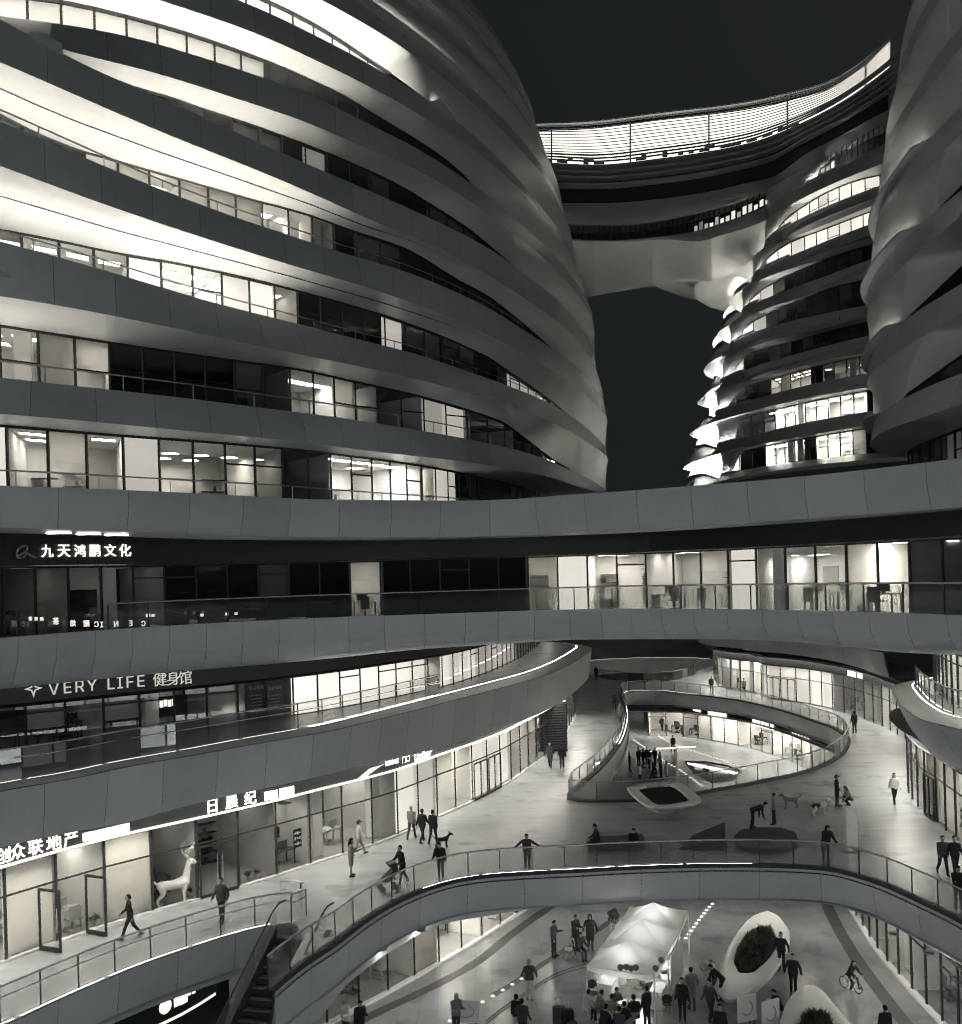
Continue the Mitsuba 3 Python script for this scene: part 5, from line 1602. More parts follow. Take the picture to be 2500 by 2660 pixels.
def person(label, spot, face, pose='stand', top='black_cloth', low='black_cloth', size=1.0, group=None, z=None, shoes='leather', hairc='hair', capc='dark_cloth', **kw):
    """spot: (x, y) of the feet in the photograph and the floor's height; face: heading in degrees (0 = right, 90 = away, 270 = towards the eye)."""
    key = (pose, tuple(sorted(kw.items())))
    if key not in CACHE:
        CACHE[key] = {n: mikit.ply(m, None, smooth=True) for n, m in figure(POSES[pose], **kw).items()}
    t = thing('person', label, 'person', group)
    p = atz(spot[0], spot[1], spot[2]) + [0, 0, .01 if z is None else z]
    X = T().translate([float(v) for v in p]).rotate([0, 0, 1], float(face)).scale(float(size))
    cols = dict(body='skin', jacket=top, trousers=low, skirt=low, shoes=shoes, hair=hairc, cap=capc)
    for n, d in CACHE[key].items():
        k = f'{t}__{n}'
        USED.add(k)
        scene[k] = {**d, 'to_world': X, 'bsdf': {'type': 'ref', 'id': 'm_' + cols[n]}}
    return t, p


def L1(x, y):
    return (x, y, Z1)


def L0(x, y):
    return (x, y, 0.0)


def cc_(f, x, y):
    return f((x, y))[0]


P = person
# on the middle walkway, left to right
P('person walking left in dark clothes past the bright shop beside the glass balustrade', L1(339, 2440), 200, 'walk', 'black_cloth', 'black_cloth')
P('person in a dark padded jacket standing just behind the lower left balustrade', L1(577, 2398), 250, 'pocket', 'dark_cloth', 'black_cloth', puff=1.18)
P('woman with long hair in a grey coat and bare legs standing on the walkway', L1(913, 2279), 20, 'both', 'grey_cloth', 'grey_cloth', coat=True, skirt=True, longhair=True, female=True)
P('person in pale clothes and cap walking past the glass lobby', L1(933, 2222), 15, 'walk', 'light_cloth', 'tan', cap=True)
P('person with pale shouldered jacket, leftmost of three walking away with a dog', L1(1070, 2181), 70, 'walk2', 'grey_cloth', 'dark_cloth', hairc='fair')
P('person in black, middle of three walking away with a dog', L1(1098, 2190), 65, 'walk', 'black_cloth', 'black_cloth')
P('person in black, rightmost of three walking away beside the small dog', L1(1126, 2193), 70, 'walk2', 'black_cloth', 'black_cloth')
P('person in a dark coat standing by the covered pushchair at the balustrade', L1(1047, 2298), 215, 'push', 'black_cloth', 'black_cloth', coat=True)
P('person in a dark jacket leaning on the balustrade right of the pushchair', L1(1146, 2286), 265, 'lean', 'black_cloth', 'dark_cloth', puff=1.1)
P('person with both arms spread leaning on the front balustrade', L1(1371, 2262), 265, 'arms', 'dark_cloth', 'black_cloth')
P('person sitting with bent head on the dark bench by the front balustrade', L1(1556, 2212), 185, 'sit', 'black_cloth', 'black_cloth', z=.02)
P('person sitting low behind the front balustrade at the right end of the bench', L1(1646, 2216), 270, 'sit_low', 'black_cloth', 'dark_cloth')
P('person in black bending far forward on the round dark platform', L1(1957, 2168), 0, 'bend', 'black_cloth', 'black_cloth', z=.30)
P('person in a grey top standing on the round dark platform', L1(2012, 2160), 160, 'stand', 'grey_cloth', 'black_cloth', z=.32, size=.93)
P('man in a cap and dark coat standing by the crouching woman', L1(2176, 2096), 350, 'pocket', 'black_cloth', 'dark_cloth', cap=True, coat=True)
P('crouching woman with long hair in a grey top near the white dog', L1(2213, 2098), 180, 'crouch', 'grey_cloth', 'black_cloth', longhair=True, female=True)
P('girl in a white top and black trousers walking near the right shops', L1(2325, 2088), 265, 'walk2', 'white_cloth', 'black_cloth', longhair=True, female=True)
P('hooded person in a dark coat at the balustrade left of the white pylon', L1(2147, 2240), 275, 'lean', 'black_cloth', 'black_cloth', hood=True, coat=True, puff=1.1)
P('man in a dark grey jacket, left of the pair walking at the right edge', L1(2451, 2274), 265, 'walk', 'dark_cloth', 'black_cloth')
P('man in a black jacket, right of the pair walking at the right edge', L1(2483, 2276), 262, 'walk2', 'black_cloth', 'black_cloth')
P('person holding something pale cut off by the right edge behind the balustrade', L1(2492, 2368), 255, 'both', 'black_cloth', 'black_cloth')
P('person in black standing alone on the far right walkway near the dark shop', L1(2221, 1906), 100, 'stand', 'black_cloth', 'black_cloth')
P('pale haired person in a dark coat, left of the couple by the louvred panel', L1(1430, 1995), 80, 'walk', 'dark_cloth', 'black_cloth', hairc='fair', coat=True)
P('person in black, right of the couple by the louvred panel', L1(1461, 1998), 85, 'walk2', 'black_cloth', 'black_cloth')
P('person in a dark jacket walking along the opening, farther of the pair', L1(1597, 1843), 270, 'walk', 'dark_cloth', 'black_cloth')
P('person in a long grey coat walking along the opening, nearer of the pair', L1(1613, 1876), 275, 'walk2', 'grey_cloth', 'dark_cloth', coat=True, puff=1.1)
P('tiny dark person standing at the left end of the small far balustrade', L1(1550, 1768), 250, 'stand', 'black_cloth', 'black_cloth')
P('tiny dark person standing at the right end of the small far balustrade', L1(1803, 1756), 180, 'stand2', 'dark_cloth', 'black_cloth')
P('dark person standing behind the far balustrade of the oval opening', L1(1849, 1800), 270, 'stand', 'dark_cloth', 'black_cloth')
P('person with crossed arms standing before the glittering far shop window', L1(1934, 1806), 260, 'both', 'grey_cloth', 'black_cloth')
# on the lower level, seen through the opening
for x, y, f, ps, tp, lb in ((843, 934, 250, 'walk', 'black_cloth', 'dark person, left of the couple beside the curved light line'),
                            (877, 942, 255, 'walk2', 'light_cloth', 'pale person, right one of a couple walking on the lower level'),
                            (932, 1106, 270, 'walk', 'black_cloth', 'lone dark person walking in the middle of the lower level'),
                            (1022, 968, 200, 'crouch', 'black_cloth', 'dark person crouching at the curved step by the lower shops'),
                            (990, 880, 280, 'walk2', 'dark_cloth', 'slim person walking near the left end of the lower shops'),
                            (933, 832, 260, 'stand', 'dark_cloth', 'tiny person at the back of the lower level, right of the light line'),
                            (765, 790, 200, 'stand', 'black_cloth', 'tiny person at the back of the lower level, at the top of the light line'),
                            (1755, 1112, 120, 'stand', 'dark_cloth', 'person standing at the open shop door on the lower level'),
                            (655, 1220, 300, 'stand', 'black_cloth', 'dark person at the upper left of the crowd under the opening'),
                            (692, 1232, 20, 'stand2', 'black_cloth', 'dark person standing second from the left in the crowd under the opening'),
                            (724, 1214, 280, 'stand', 'black_cloth', 'tall dark person in the middle back of the crowd under the opening'),
                            (742, 1236, 200, 'pocket', 'dark_cloth', 'person in a dark grey jacket in the middle of the crowd under the opening'),
                            (786, 1222, 220, 'stand', 'black_cloth', 'dark person at the upper right of the crowd under the opening'),
                            (766, 1262, 180, 'both', 'white_cloth', 'person in a white jacket in the middle of the crowd under the opening'),
                            (828, 1262, 200, 'stand2', 'grey_cloth', 'person in patterned grey at the right of the crowd under the opening'),
                            (795, 1322, 180, 'sit', 'black_cloth', 'dark person sitting at the front of the crowd under the opening'),
                            (836, 1334, 170, 'stand', 'black_cloth', 'dark person standing next to the white coat in the front of the crowd'),
                            (880, 1342, 190, 'stand', 'light_cloth', 'person in a long pale coat at the front right of the crowd'),
                            (664, 1366, 330, 'both', 'white_cloth', 'person in a white jacket at the front left of the crowd under the opening'),
                            (757, 1356, 20, 'crouch', 'dark_cloth', 'dark person crouching lowest in the crowd under the opening'),
                            (582, 1262, 0, 'stand', 'black_cloth', 'dark person half hidden by the pale band at the left of the opening')):
    q = cc_(cI, x, y)
    P(lb, L0(*q), f, ps, tp, 'black_cloth' if tp != 'light_cloth' else 'dark_cloth', coat=(x == 880))
# on the plaza in front
M_ = lambda x, y: L0(*cc_(cM, x, y))
N_ = lambda x, y: L0(*cc_(cN, x, y))
K_ = lambda x, y: L0(*cc_(cL, x, y))
P('man looking at his phone, leftmost of those standing left of the tents', M_(436, 738), 330, 'phone', 'dark_cloth', 'black_cloth')
P('man in a long black coat looking down behind the occupied chair', M_(612, 690), 300, 'both', 'black_cloth', 'black_cloth', coat=True)
P('person in dark clothes sitting on the chair left of the tents', M_(640, 752), 300, 'sit', 'black_cloth', 'black_cloth', z=.02)
P('woman in a hooded knee length black coat standing left of the tents', M_(732, 690), 265, 'pocket', 'black_cloth', 'dark_cloth', coat=True, hood=True, female=True)
P('man in pale trousers and dark jacket seen from behind with a long shadow', M_(240, 1090), 95, 'pocket', 'dark_cloth', 'light_cloth', hairc='fair')
P('person at the bottom edge left of the tables, left one of a pair', M_(140, 1400), 60, 'stand', 'black_cloth', 'light_cloth', z=.0)
P('person at the bottom edge left of the tables, right one of a pair', M_(185, 1440), 75, 'stand2', 'dark_cloth', 'black_cloth')
P('man in black standing right of the folding chair', M_(1476, 1262), 255, 'stand', 'black_cloth', 'black_cloth')
P('woman in a grey coat with hand on hip behind the man in black', M_(1550, 1166), 100, 'pocket', 'grey_cloth', 'dark_cloth', coat=True, female=True)
P('small child in white and black below the white balloons', M_(1712, 972), 250, 'both', 'white_cloth', 'black_cloth', size=.66)
P('person in black stooping over beside the planter with a lit phone', M_(1800, 1090), 185, 'stoop', 'black_cloth', 'black_cloth')
P('person in dark clothes walking in front of the stooping one', M_(1705, 1262), 230, 'walk', 'dark_cloth', 'black_cloth')
P('person whose head shows at the bottom edge below the walking one', M_(1785, 1500), 260, 'stand', 'black_cloth', 'black_cloth')
P('young man in a black jacket leaning on the oval planter', N_(618, 1000), 250, 'pocket', 'black_cloth', 'black_cloth')
P('man in a dark padded coat standing between the two white planters', N_(700, 1166), 250, 'pocket', 'black_cloth', 'black_cloth', puff=1.12)
P('person sitting at the rim of the lower planter holding pale balloons', N_(610, 1330), 190, 'sit_low', 'black_cloth', 'black_cloth')
P('person whose head shows at the bottom edge right of the lower planter', N_(1342, 1560), 100, 'stand', 'black_cloth', 'black_cloth')
P('person in a pale vest and cap in the lower left corner of the plaza', K_(548, 1560), 240, 'both', 'white_cloth', 'dark_cloth', cap=True, capc='light_cloth')
P('person in dark clothes beside the one in the pale vest', K_(632, 1570), 300, 'phone', 'black_cloth', 'black_cloth')
P('person in a pale knitted hat standing behind the white board', K_(1180, 1530), 300, 'both', 'grey_cloth', 'dark_cloth', cap=True, capc='light_cloth')
for x, y, f, ps, tp, lb in ((800, 1270, 20, 'sit', 'grey_cloth', 'person in a grey top sitting at the left end of the craft table'), (890, 1310, 60, 'sit_low', 'tan', 'person in a tan coat sitting at the near side of the craft table'),
                            (930, 1230, 300, 'sit', 'dark_cloth', 'person bent over the far side of the craft table'), (700, 1270, 40, 'sit', 'light_cloth', 'person in pale clothes sitting outermost on the left of the craft table'),
                            (1010, 1380, 80, 'sit', 'black_cloth', 'dark person with their back turned in the middle of the craft table'), (1095, 1320, 100, 'sit', 'black_cloth', 'dark person sitting right of the middle of the craft table'),
                            (1190, 1330, 130, 'stand', 'black_cloth', 'dark person standing at the right end of the craft table'), (960, 1420, 70, 'sit_low', 'navy', 'person in navy nearest to the bottom edge at the craft table'),
                            (840, 1400, 40, 'sit', 'black_cloth', 'dark person at the lower left of the craft table')):
    P(lb, M_(x, y), f, ps, tp, 'black_cloth')
# in the shop at the lower left
for x, y, f, ps, lb in ((45, 1085, 20, 'sit', 'leftmost person in dark clothes sitting at the round table in the shop'), (100, 1060, 200, 'sit_low', 'person with glasses bent over the round table in the bright shop'), (185, 1030, 200, 'sit', 'person sitting farthest back in the bright shop')):
    P(lb, L1(*cc_(cK, x, y)), f, ps, 'black_cloth', 'black_cloth', z=.08)

def quadruped(label, cat, spot, face, s=1.0, coat='black_cloth', patch=None, antlers=False, neck_up=.0, name='dog', tail=True, z=0.0):
    """A standing four-legged animal facing +x, shoulder height about 0.42 m at s = 1."""
    b = [bone((-.22, 0, .36), .085, (.0, 0, .345), .085), bone((.0, 0, .345), .085, (.20, 0, .365), .105), ]
    nk = np.array([.34 - .06 * neck_up, 0, .52 + .16 * neck_up])
    b += [bone((.22, 0, .39), .078, nk, .05), bone(nk, .055, nk + [.06, 0, .03], .058), bone(nk + [.06, 0, .02], .05, nk + [.16, 0, -.01], .026)]
    for y in (-1, 1):
        b += [bone(nk + [.01, .04 * y, .06], .02, nk + [-.02, .06 * y, .11 + .05 * neck_up], .010, 6)]
        b += [bone((.20, .055 * y, .32), .05, (.20 + .03 * y, .06 * y, .18), .026), bone((.20 + .03 * y, .06 * y, .18), .025, (.20 + .02 * y, .06 * y, .03), .020), bone((.20 + .02 * y, .06 * y, .024), .022, (.25 + .02 * y, .06 * y, .020), .019, 6)]
        b += [bone((-.22, .055 * y, .33), .065, (-.17 + .03 * y, .065 * y, .22), .036), bone((-.17 + .03 * y, .065 * y, .22), .034, (-.28 + .03 * y, .065 * y, .14), .022), bone((-.28 + .03 * y, .065 * y, .14), .022, (-.26 + .03 * y, .065 * y, .03), .019),
              bone((-.26 + .03 * y, .065 * y, .022), .021, (-.21 + .03 * y, .065 * y, .019), .018, 6)]
    if tail:
        b += [bone((-.28, 0, .40), .024, (-.40, 0, .50), .018), bone((-.40, 0, .50), .018, (-.44, 0, .60), .010)]
    t = thing(name, label, cat)
    p = atz(*spot) + [0, 0, z]
    X = T().translate([float(v) for v in p]).rotate([0, 0, 1], float(face)).scale(float(s))
    put('body', join(b, .03, 4), 'm_' + coat, t, smooth=True, to_world=X)
    if patch:
        q = [bone((-.26, 0, .37), .093, (-.05, 0, .36), .092), bone((.26, 0, .43), .068, (.30, 0, .48), .060)]
        put('coat_patch', join(q, .03, 2), 'm_' + patch, t, smooth=True, to_world=X)
    if antlers:
        m = MB()
        for y in (-1, 1):
            c = smoothline([nk + [0, .03 * y, .09], nk + [-.08, .10 * y, .20], nk + [-.06, .20 * y, .30], nk + [.04, .24 * y, .34]], 12)
            m.tube(c, np.linspace(.014, .006, 12), 5)
            for k in (3, 6, 9):
                m.tube([c[k], c[k] + [.07, .0, .05], c[k] + [.10, .01 * y, .10]], [.009, .007, .004], 5)
        put('antlers', m.mesh(), 'm_' + coat, t, to_world=X)
    return t


quadruped('small black dog standing behind the three walkers', 'dog', L1(1149, 2202), 20, 1.15, 'black_cloth')
quadruped('white dog with black patches near the crouching woman', 'dog', L1(2131, 2118), 15, 1.45, 'white_cloth', 'black_cloth')
quadruped('grey dog walking on the dark middle of the walkway', 'dog', L1(2056, 2100), 180, 1.4, 'grey_cloth')
quadruped('white deer figure with antlers behind the shop window', 'statue', L1(452, 2352), 35, 2.35, 'white_cloth', antlers=True, neck_up=1.0, name='deer_statue', z=.05)
# ---------------------------------------------------------------- things on the plaza and the walkway
mat('canvas', (.66, .66, .63), .8, .2)
scene['m_tent'] = {'type': 'principledthin', 'base_color': rgb(.78, .78, .74), 'roughness': .8, 'diff_trans': .8}
mat('cloth_white', (.72, .72, .70), .85, .2)
mat('balloon_grey', (.16, .165, .17), .3, .5)
mat('balloon_white', (.62, .61, .57), .3, .5)
mat('balloon_dark', (.045, .047, .05), .3, .5)
mat('planter', (.76, .76, .74), .35, .5)
mat('soil', (.02, .02, .018), .9, .1)
scene['m_leaf'] = {'type': 'principledthin', 'base_color': mikit.proc(lambda p, n, uv: mi.Color3f(.07, .08, .07) * (.5 + 1.2 * mikit.noise(p.x * 5, p.y * 5, p.z * 5))), 'roughness': .6, 'diff_trans': .5}
mat('paper', (.70, .70, .67), .7, .2)


def tent(label, fl, fr, br, bl, peak, power):
    """A peaked canopy on four poles; corners at eave height."""
    t = thing('canopy_tent', label, 'tent', 'white peaked tents in a row')
    C = [np.array(p, float) for p in (fl, fr, br, bl)]
    n = 13
    m = MB()
    for i in range(4):
        a, b = C[i], C[(i + 1) % 4]
        rows = []
        for s in np.linspace(0, 1, n):
            edge = np.array([a * (1 - u) + b * u - [0, 0, .10 * math.sin(math.pi * u)] for u in np.linspace(0, 1, n)])
            row = edge * (1 - s) + peak * s
            row[:, 2] = edge[:, 2] + (peak[2] - edge[:, 2]) * (.62 * s + .38 * s ** 2.4)
            rows.append(row)
        k = MB().sheet(rows)
        put('canopy_panel', k.mesh(), 'm_tent', t, smooth=True)
        edge = rows[0]
        scal = np.array([[0, 0, -.20 - .04 * abs(math.sin(math.pi * 4 * u))] for u in np.linspace(0, 1, n)])
        put('valance', MB().sheet([edge, edge + scal]).mesh(), 'm_tent', t)
        put('pole', MB().box([a[0], a[1], a[2] / 2], (.05, .05, a[2])).mesh(), 'm_white', t)
        put('frame_bar', MB().bar(a - [0, 0, .06], b - [0, 0, .06], .03, .03).mesh(), 'm_white', t)
    c = np.mean(C, 0)
    g = np.linspace(-1.5, 1.5, 9)
    lm = MB().lathe([(max(.001, .2 * math.cos(q)), .2 * math.sin(q)) for q in g], c - [0, 0, .25], 14).mesh()
    put('lamp', outward(lm), 'm_lamp', t, emit=WARM * power, weight=.08)  # lantern added inside so that the canopy glows; the tents have none
    put('lamp_cord', MB().bar(c - [0, 0, .05], peak - [0, 0, .05], .02, .02).mesh(), 'm_charcoal', t)  # cord of the added lantern
    return t


ez = 2.1
e0, e1 = atz(*cc_(cM, 698, 802), ez), atz(*cc_(cM, 1243, 878), ez)
f0_, f1_ = atz(*cc_(cM, 800, 668), ez), atz(*cc_(cM, 1353, 690), ez)
g0_, g1_ = atz(*cc_(cM, 945, 462), ez), atz(*cc_(cM, 1448, 520), ez)
h0_, h1_ = atz(*cc_(cM, 1050, 330), ez), atz(*cc_(cM, 1520, 362), ez)
def pk(px_, *c):
    return aty(*cc_(cM, *px_), np.mean(c, 0)[1])


tent('nearest white peaked tent, open to the craft table with grey balloons on its edge', e0, e1, f1_, f0_, pk((1035, 592), e0, e1, f0_, f1_), 60)
tent('middle white peaked tent of the row, the brightest one', f0_, f1_, g1_, g0_, pk((1140, 420), f0_, f1_, g0_, g1_), 190)
tent('farthest white peaked tent, partly under the walkway', g0_, g1_, h1_, h0_, pk((1235, 292), g0_, g1_, h0_, h1_), 60)
# cloth side hanging on the right of the tents
sc = thing('cloth_screen', 'white pleated cloth screen hanging at the right side of the tents', 'cloth')
a, b = f1_ + [.12, 0, -.25], g1_ + [.12, 0, -.25]
u = np.linspace(0, 1, 60)
L = np.array([a * (1 - s) + b * s + np.array([.04 * math.sin(60 * s), 0, 0]) for s in u])
put('sheet', MB().sheet([L * [1, 1, 0] + [0, 0, .25], L]).mesh(), 'm_cloth_white', sc, smooth=True)


def cloth_table(label, pts, h=.76, group='tables with white cloths under the tents'):
    """pts: the four corners of the top in the photograph."""
    t = thing('table', label, 'table', group)
    C = [atz(*p, h) for p in pts]
    c = np.mean(C, 0)
    put('tabletop', facing(MB().quad(*C).mesh(), [0, 0, 1]), 'm_cloth_white', t)
    ring = []
    for i in range(4):
        for s in np.linspace(0, 1, 22)[:-1]:
            ring.append(C[i] * (1 - s) + C[(i + 1) % 4] * s)
    ring = np.array(ring + ring[:1])
    outw = (ring - c) * [1, 1, 0]
    outw /= np.linalg.norm(outw, axis=1, keepdims=True)
    w = np.sin(np.arange(len(ring)) * 2.1)[:, None]
    put('tablecloth', MB().sheet([ring * [1, 1, 0] + [0, 0, .03] + outw * (.05 + .03 * w), ring * [1, 1, 0] + [0, 0, h * .5] + outw * (.03 + .02 * w), ring - [0, 0, .005] + outw * .004]).mesh(), 'm_cloth_white', t, smooth=40)
    return C


cm_ = lambda *p: [cc_(cM, *q) for q in p]
T1 = cloth_table('small table with a white pleated cloth at the front left of the tents', cm_((765, 945), (830, 876), (950, 900), (905, 968)))
T2 = cloth_table('long table with a white cloth along the right side of the tents', cm_((1252, 912), (1358, 752), (1440, 768), (1372, 925)))
T3 = cloth_table('near table with a white cloth at the front right of the tents', cm_((1208, 1012), (1240, 936), (1350, 945), (1305, 1032)))
ct = thing('craft_table', 'low table crowded with craft things, people seated round it', 'table')
CT = [atz(*cc_(cM, *q), .7) for q in ((800, 1225), (985, 1085), (1190, 1095), (1060, 1290))]
put('tabletop', facing(MB().quad(*CT).mesh(), [0, 0, 1]), 'm_room_mid', ct)
for q in CT:
    put('leg', MB().box([q[0], q[1], .345], (.05, .05, .69)).mesh(), 'm_charcoal', ct)


def clutter(name, label, cat, spot, h, kind, bs, s=1.0):
    t = thing(name, label, cat)
    p = atz(*spot, h)
    m, m2 = MB(), MB()
    if kind == 'cup':
        m.lathe([(.001, 0), (.04 * s, 0), (.05 * s, .12 * s), (.046 * s, .12 * s), (.037 * s, .01)], p, 12)
        m2.lathe([(.001, .10 * s), (.045 * s, .10 * s)], p, 12)
    elif kind == 'box':
        m.box(p + [0, 0, .08 * s], (.34 * s, .24 * s, .16 * s), .4)
        m2.box(p + [0, 0, .175 * s], (.36 * s, .26 * s, .03 * s), .4)
    elif kind == 'lamp':
        m.lathe([(.001, 0), (.07 * s, 0), (.07 * s, .02), (.015, .03), (.015, .25 * s)], p, 10)
        m2.lathe([(.13 * s, .24 * s), (.07 * s, .38 * s), (.001, .39 * s)], p, 12)
    elif kind == 'tray':
        m.box(p + [0, 0, .02], (.42 * s, .30 * s, .03), .7)
        for i in range(6):
            m2.box(p + [(i % 3 - 1) * .12 * s, (i // 3 - .5) * .13 * s, .06], (.07 * s, .06 * s, .05), i * .5)
    elif kind == 'doll':
        m.lathe([(.001, 0), (.10 * s, 0), (.08 * s, .14 * s), (.05 * s, .20 * s), (.001, .21 * s)], p, 12)
        m2.lathe([(.001, .19 * s), (.06 * s, .22 * s), (.07 * s, .27 * s), (.04 * s, .33 * s), (.001, .335 * s)], p, 12)
    put('body', m.mesh(), bs[0], t, smooth=40)
    put('top', m2.mesh(), bs[1], t, smooth=40)


rb = random.Random(5)
for i, (x, y, kd, s, b, lb) in enumerate([(900, 1195, 'tray', 1, ('m_white', 'm_room_mid'), 'pale tray of small craft pieces at the left end of the craft table'), (985, 1140, 'box', 1, ('m_paper', 'm_white'), 'open pale box in the middle of the craft table'), (1060, 1110, 'tray', 1.1, ('m_paper', 'm_charcoal'), 'paper tray at the far side of the craft table'),
                                         (1110, 1150, 'cup', 1.5, ('m_white', 'm_charcoal'), 'white cup on the right part of the craft table'), (1000, 1190, 'cup', 1.6, ('m_white', 'm_room_mid'), 'white cup at the near side of the craft table'), (945, 1230, 'doll', .8, ('m_room_mid', 'm_white'), 'small figure being made on the craft table')]):
    clutter('craft_thing', lb, 'craft supplies', cc_(cM, x, y), .7, kd, b, s)
clutter('table_lamp', 'white lamp on the near table at the front right of the tents', 'lamp', cc_(cM, 1275, 965), .76, 'lamp', ('m_white', 'm_white'), 1.3)
clutter('gift_box', 'dark gift box on the long table under the tents', 'box', cc_(cM, 1330, 865), .76, 'box', ('m_charcoal', 'm_room_mid'))
clutter('gift_box', 'pale gift box at the far end of the long table', 'box', cc_(cM, 1390, 800), .76, 'box', ('m_paper', 'm_white'))
clutter('figurine', 'white round figurine beside the front left table', 'figurine', cc_(cM, 985, 950), .76 if False else .0, 'doll', ('m_white', 'm_white'), 2.2)
clutter('figurine', 'white lamp shaped figurine in the middle of the tent floor', 'figurine', cc_(cM, 1128, 985), .0, 'lamp', ('m_white', 'm_white'), 1.9)
clutter('gift_box', 'dark box with pale lid on the floor under the nearest tent', 'box', cc_(cM, 1180, 975), .0, 'box', ('m_charcoal', 'm_room_mid'), 1.5)
# dark mat under the near tent
mt = thing('floor_mat', 'dark mat lying on the floor of the nearest tent', 'mat')
put('sheet', facing(MB().quad(*[atz(*cc_(cM, *q), .012) for q in ((905, 1060), (1010, 905), (1235, 915), (1190, 1075))]).mesh(), [0, 0, 1]), 'm_charcoal', mt)


def chair(label, spot, face, cb='m_charcoal', frame='m_black', octo=False, z=0.0):
    t = thing('chair', label, 'chair', 'chairs round the tents')
    X = xform(atz(*spot, z), math.radians(face))
    put('seat', MB().lathe([(.001, .44), (.21, .44), (.22, .46), (.21, .48), (.001, .485)], (0, 0, 0), 14).mesh(X), cb, t, smooth=40)
    n = 8
    g = (np.arange(n) + .5) * 2 * np.pi / n
    bk = np.array([[-.22, .22 * math.cos(a_), .76 + .20 * math.sin(a_)] for a_ in g])
    m = MB().add(np.vstack([bk, bk + [-.03, 0, 0]]), [[0, i, i + 1] for i in range(1, n - 1)] + [[n, n + i + 1, n + i] for i in range(1, n - 1)]).add(np.vstack([bk, bk + [-.03, 0, 0]]), [[i, (i + 1) % n, n + (i + 1) % n, n + i] for i in range(n)])
    put('backrest', m.mesh(X), 'm_white' if octo else cb, t)
    if octo:
        q = bk * [1, .6, 1]; q[:, 2] = .76 + (bk[:, 2] - .76) * .6
        put('back_pad', MB().add(np.vstack([q + [.012, 0, 0], q + [-.042, 0, 0]]), [[0, i, i + 1] for i in range(1, n - 1)] + [[n, n + i + 1, n + i] for i in range(1, n - 1)]).mesh(X), 'm_charcoal', t)
    for y in (-1, 1):
        put('leg', MB().tube([[-.24, .20 * y, .95], [-.10, .20 * y, .45], [.22, .20 * y, .0]], .012, 6).mesh(X), frame, t)
        put('leg', MB().tube([[.18, .19 * y, .45], [-.24, .19 * y, .0]], .012, 6).mesh(X), frame, t)


chair('chair with an eight sided white back left of the tents', cc_(cM, 556, 752), 200, 'm_white', 'm_charcoal', True)
chair('dark folding chair with a round seat standing right of the craft table', cc_(cM, 1352, 1205), 80, 'm_black', 'm_steel')
chair('chair with a dark patterned back at the left of the craft table', cc_(cM, 757, 1118), 280, 'm_black', 'm_charcoal')
chair('chair under the person in dark clothes left of the tents', cc_(cM, 636, 752), 300, 'm_charcoal', 'm_black')


def balloon(label, p, r, bs, group, string=.5):
    t = thing('balloon', label, 'balloon', group)
    m = MB().lathe([(.001, -1.18), (.10, -1.12), (.05, -1.05), (.35, -.86), (.72, -.50), (.95, -.05), (.98, .25), (.80, .62), (.48, .86), (.2, .97), (.001, 1.0)], (0, 0, 0), 14)
    v, f = m.mesh()
    put('skin', (v * r + p, f), bs, t, smooth=True)
    put('string', MB().tube([p - [0, 0, 1.15 * r], p - [.02, 0, 1.15 * r + string * .5], p - [0, 0, 1.15 * r + string]], .004, 4).mesh(), 'm_white', t)


gl = 'grey balloons along the front edge of the nearest tent'
for i, (x, y) in enumerate(((972, 822), (1020, 820), (1058, 832), (1097, 825), (1258, 830), (1303, 765))):
    s = (x - 698) / (1243 - 698)
    w = e0 * (1 - min(s, 1)) + e1 * min(s, 1)
    balloon(('leftmost', 'second', 'third, lowest', 'fourth', 'fifth', 'rightmost and highest')[i] + ' grey balloon from the left on the front edge of the nearest tent', aty(*cc_(cM, x, y), w[1] - .12), .13, 'm_balloon_grey', gl, .4)
for i, (x, y) in enumerate(((893, 388), (925, 372), (940, 408), (897, 430), (930, 440))):
    balloon('dark balloon of the cluster beside the farthest tent, ' + ('upper left one', 'topmost one', 'right hand one', 'lowest left one', 'lowest right one')[i], aty(*cc_(cM, x, y), f0_[1] + 4.0 + .2 * i), .17, 'm_balloon_dark', 'dark balloons in a cluster', .9)
cp = atz(*cc_(cM, 1690, 972), 0.0)
for i, (x, y, lb) in enumerate(((1668, 800, 'upper left white balloon above the small child'), (1640, 826, 'lowest white balloon left of the small child'), (1702, 812, 'white balloon right of the others above the small child'))):
    balloon(lb, aty(*cc_(cM, x, y), cp[1] - .1 * i), .17, 'm_balloon_white', 'white balloons over the small child', .6)
cp = atz(*cc_(cN, 590, 1335), 0.0)
for i, (x, y, lb) in enumerate(((535, 1220, 'pale balloon held by the person at the lower planter, upper one'), (548, 1248, 'pale balloon held by the person at the lower planter, lower one'))):
    balloon(lb, aty(*cc_(cN, x, y), cp[1] - .15 * i), .2, 'm_balloon_white', 'pale balloons at the lower planter', .5)


def inset(poly, d):
    q = sg.Polygon(poly).buffer(-d, join_style=1)
    return q if q.geom_type == 'Polygon' else max(q.geoms, key=lambda a_: a_.area)


def ring_of(poly2, n=72):
    r = poly2.exterior
    return np.array([r.interpolate(i / n, normalized=True).coords[0] for i in range(n)])


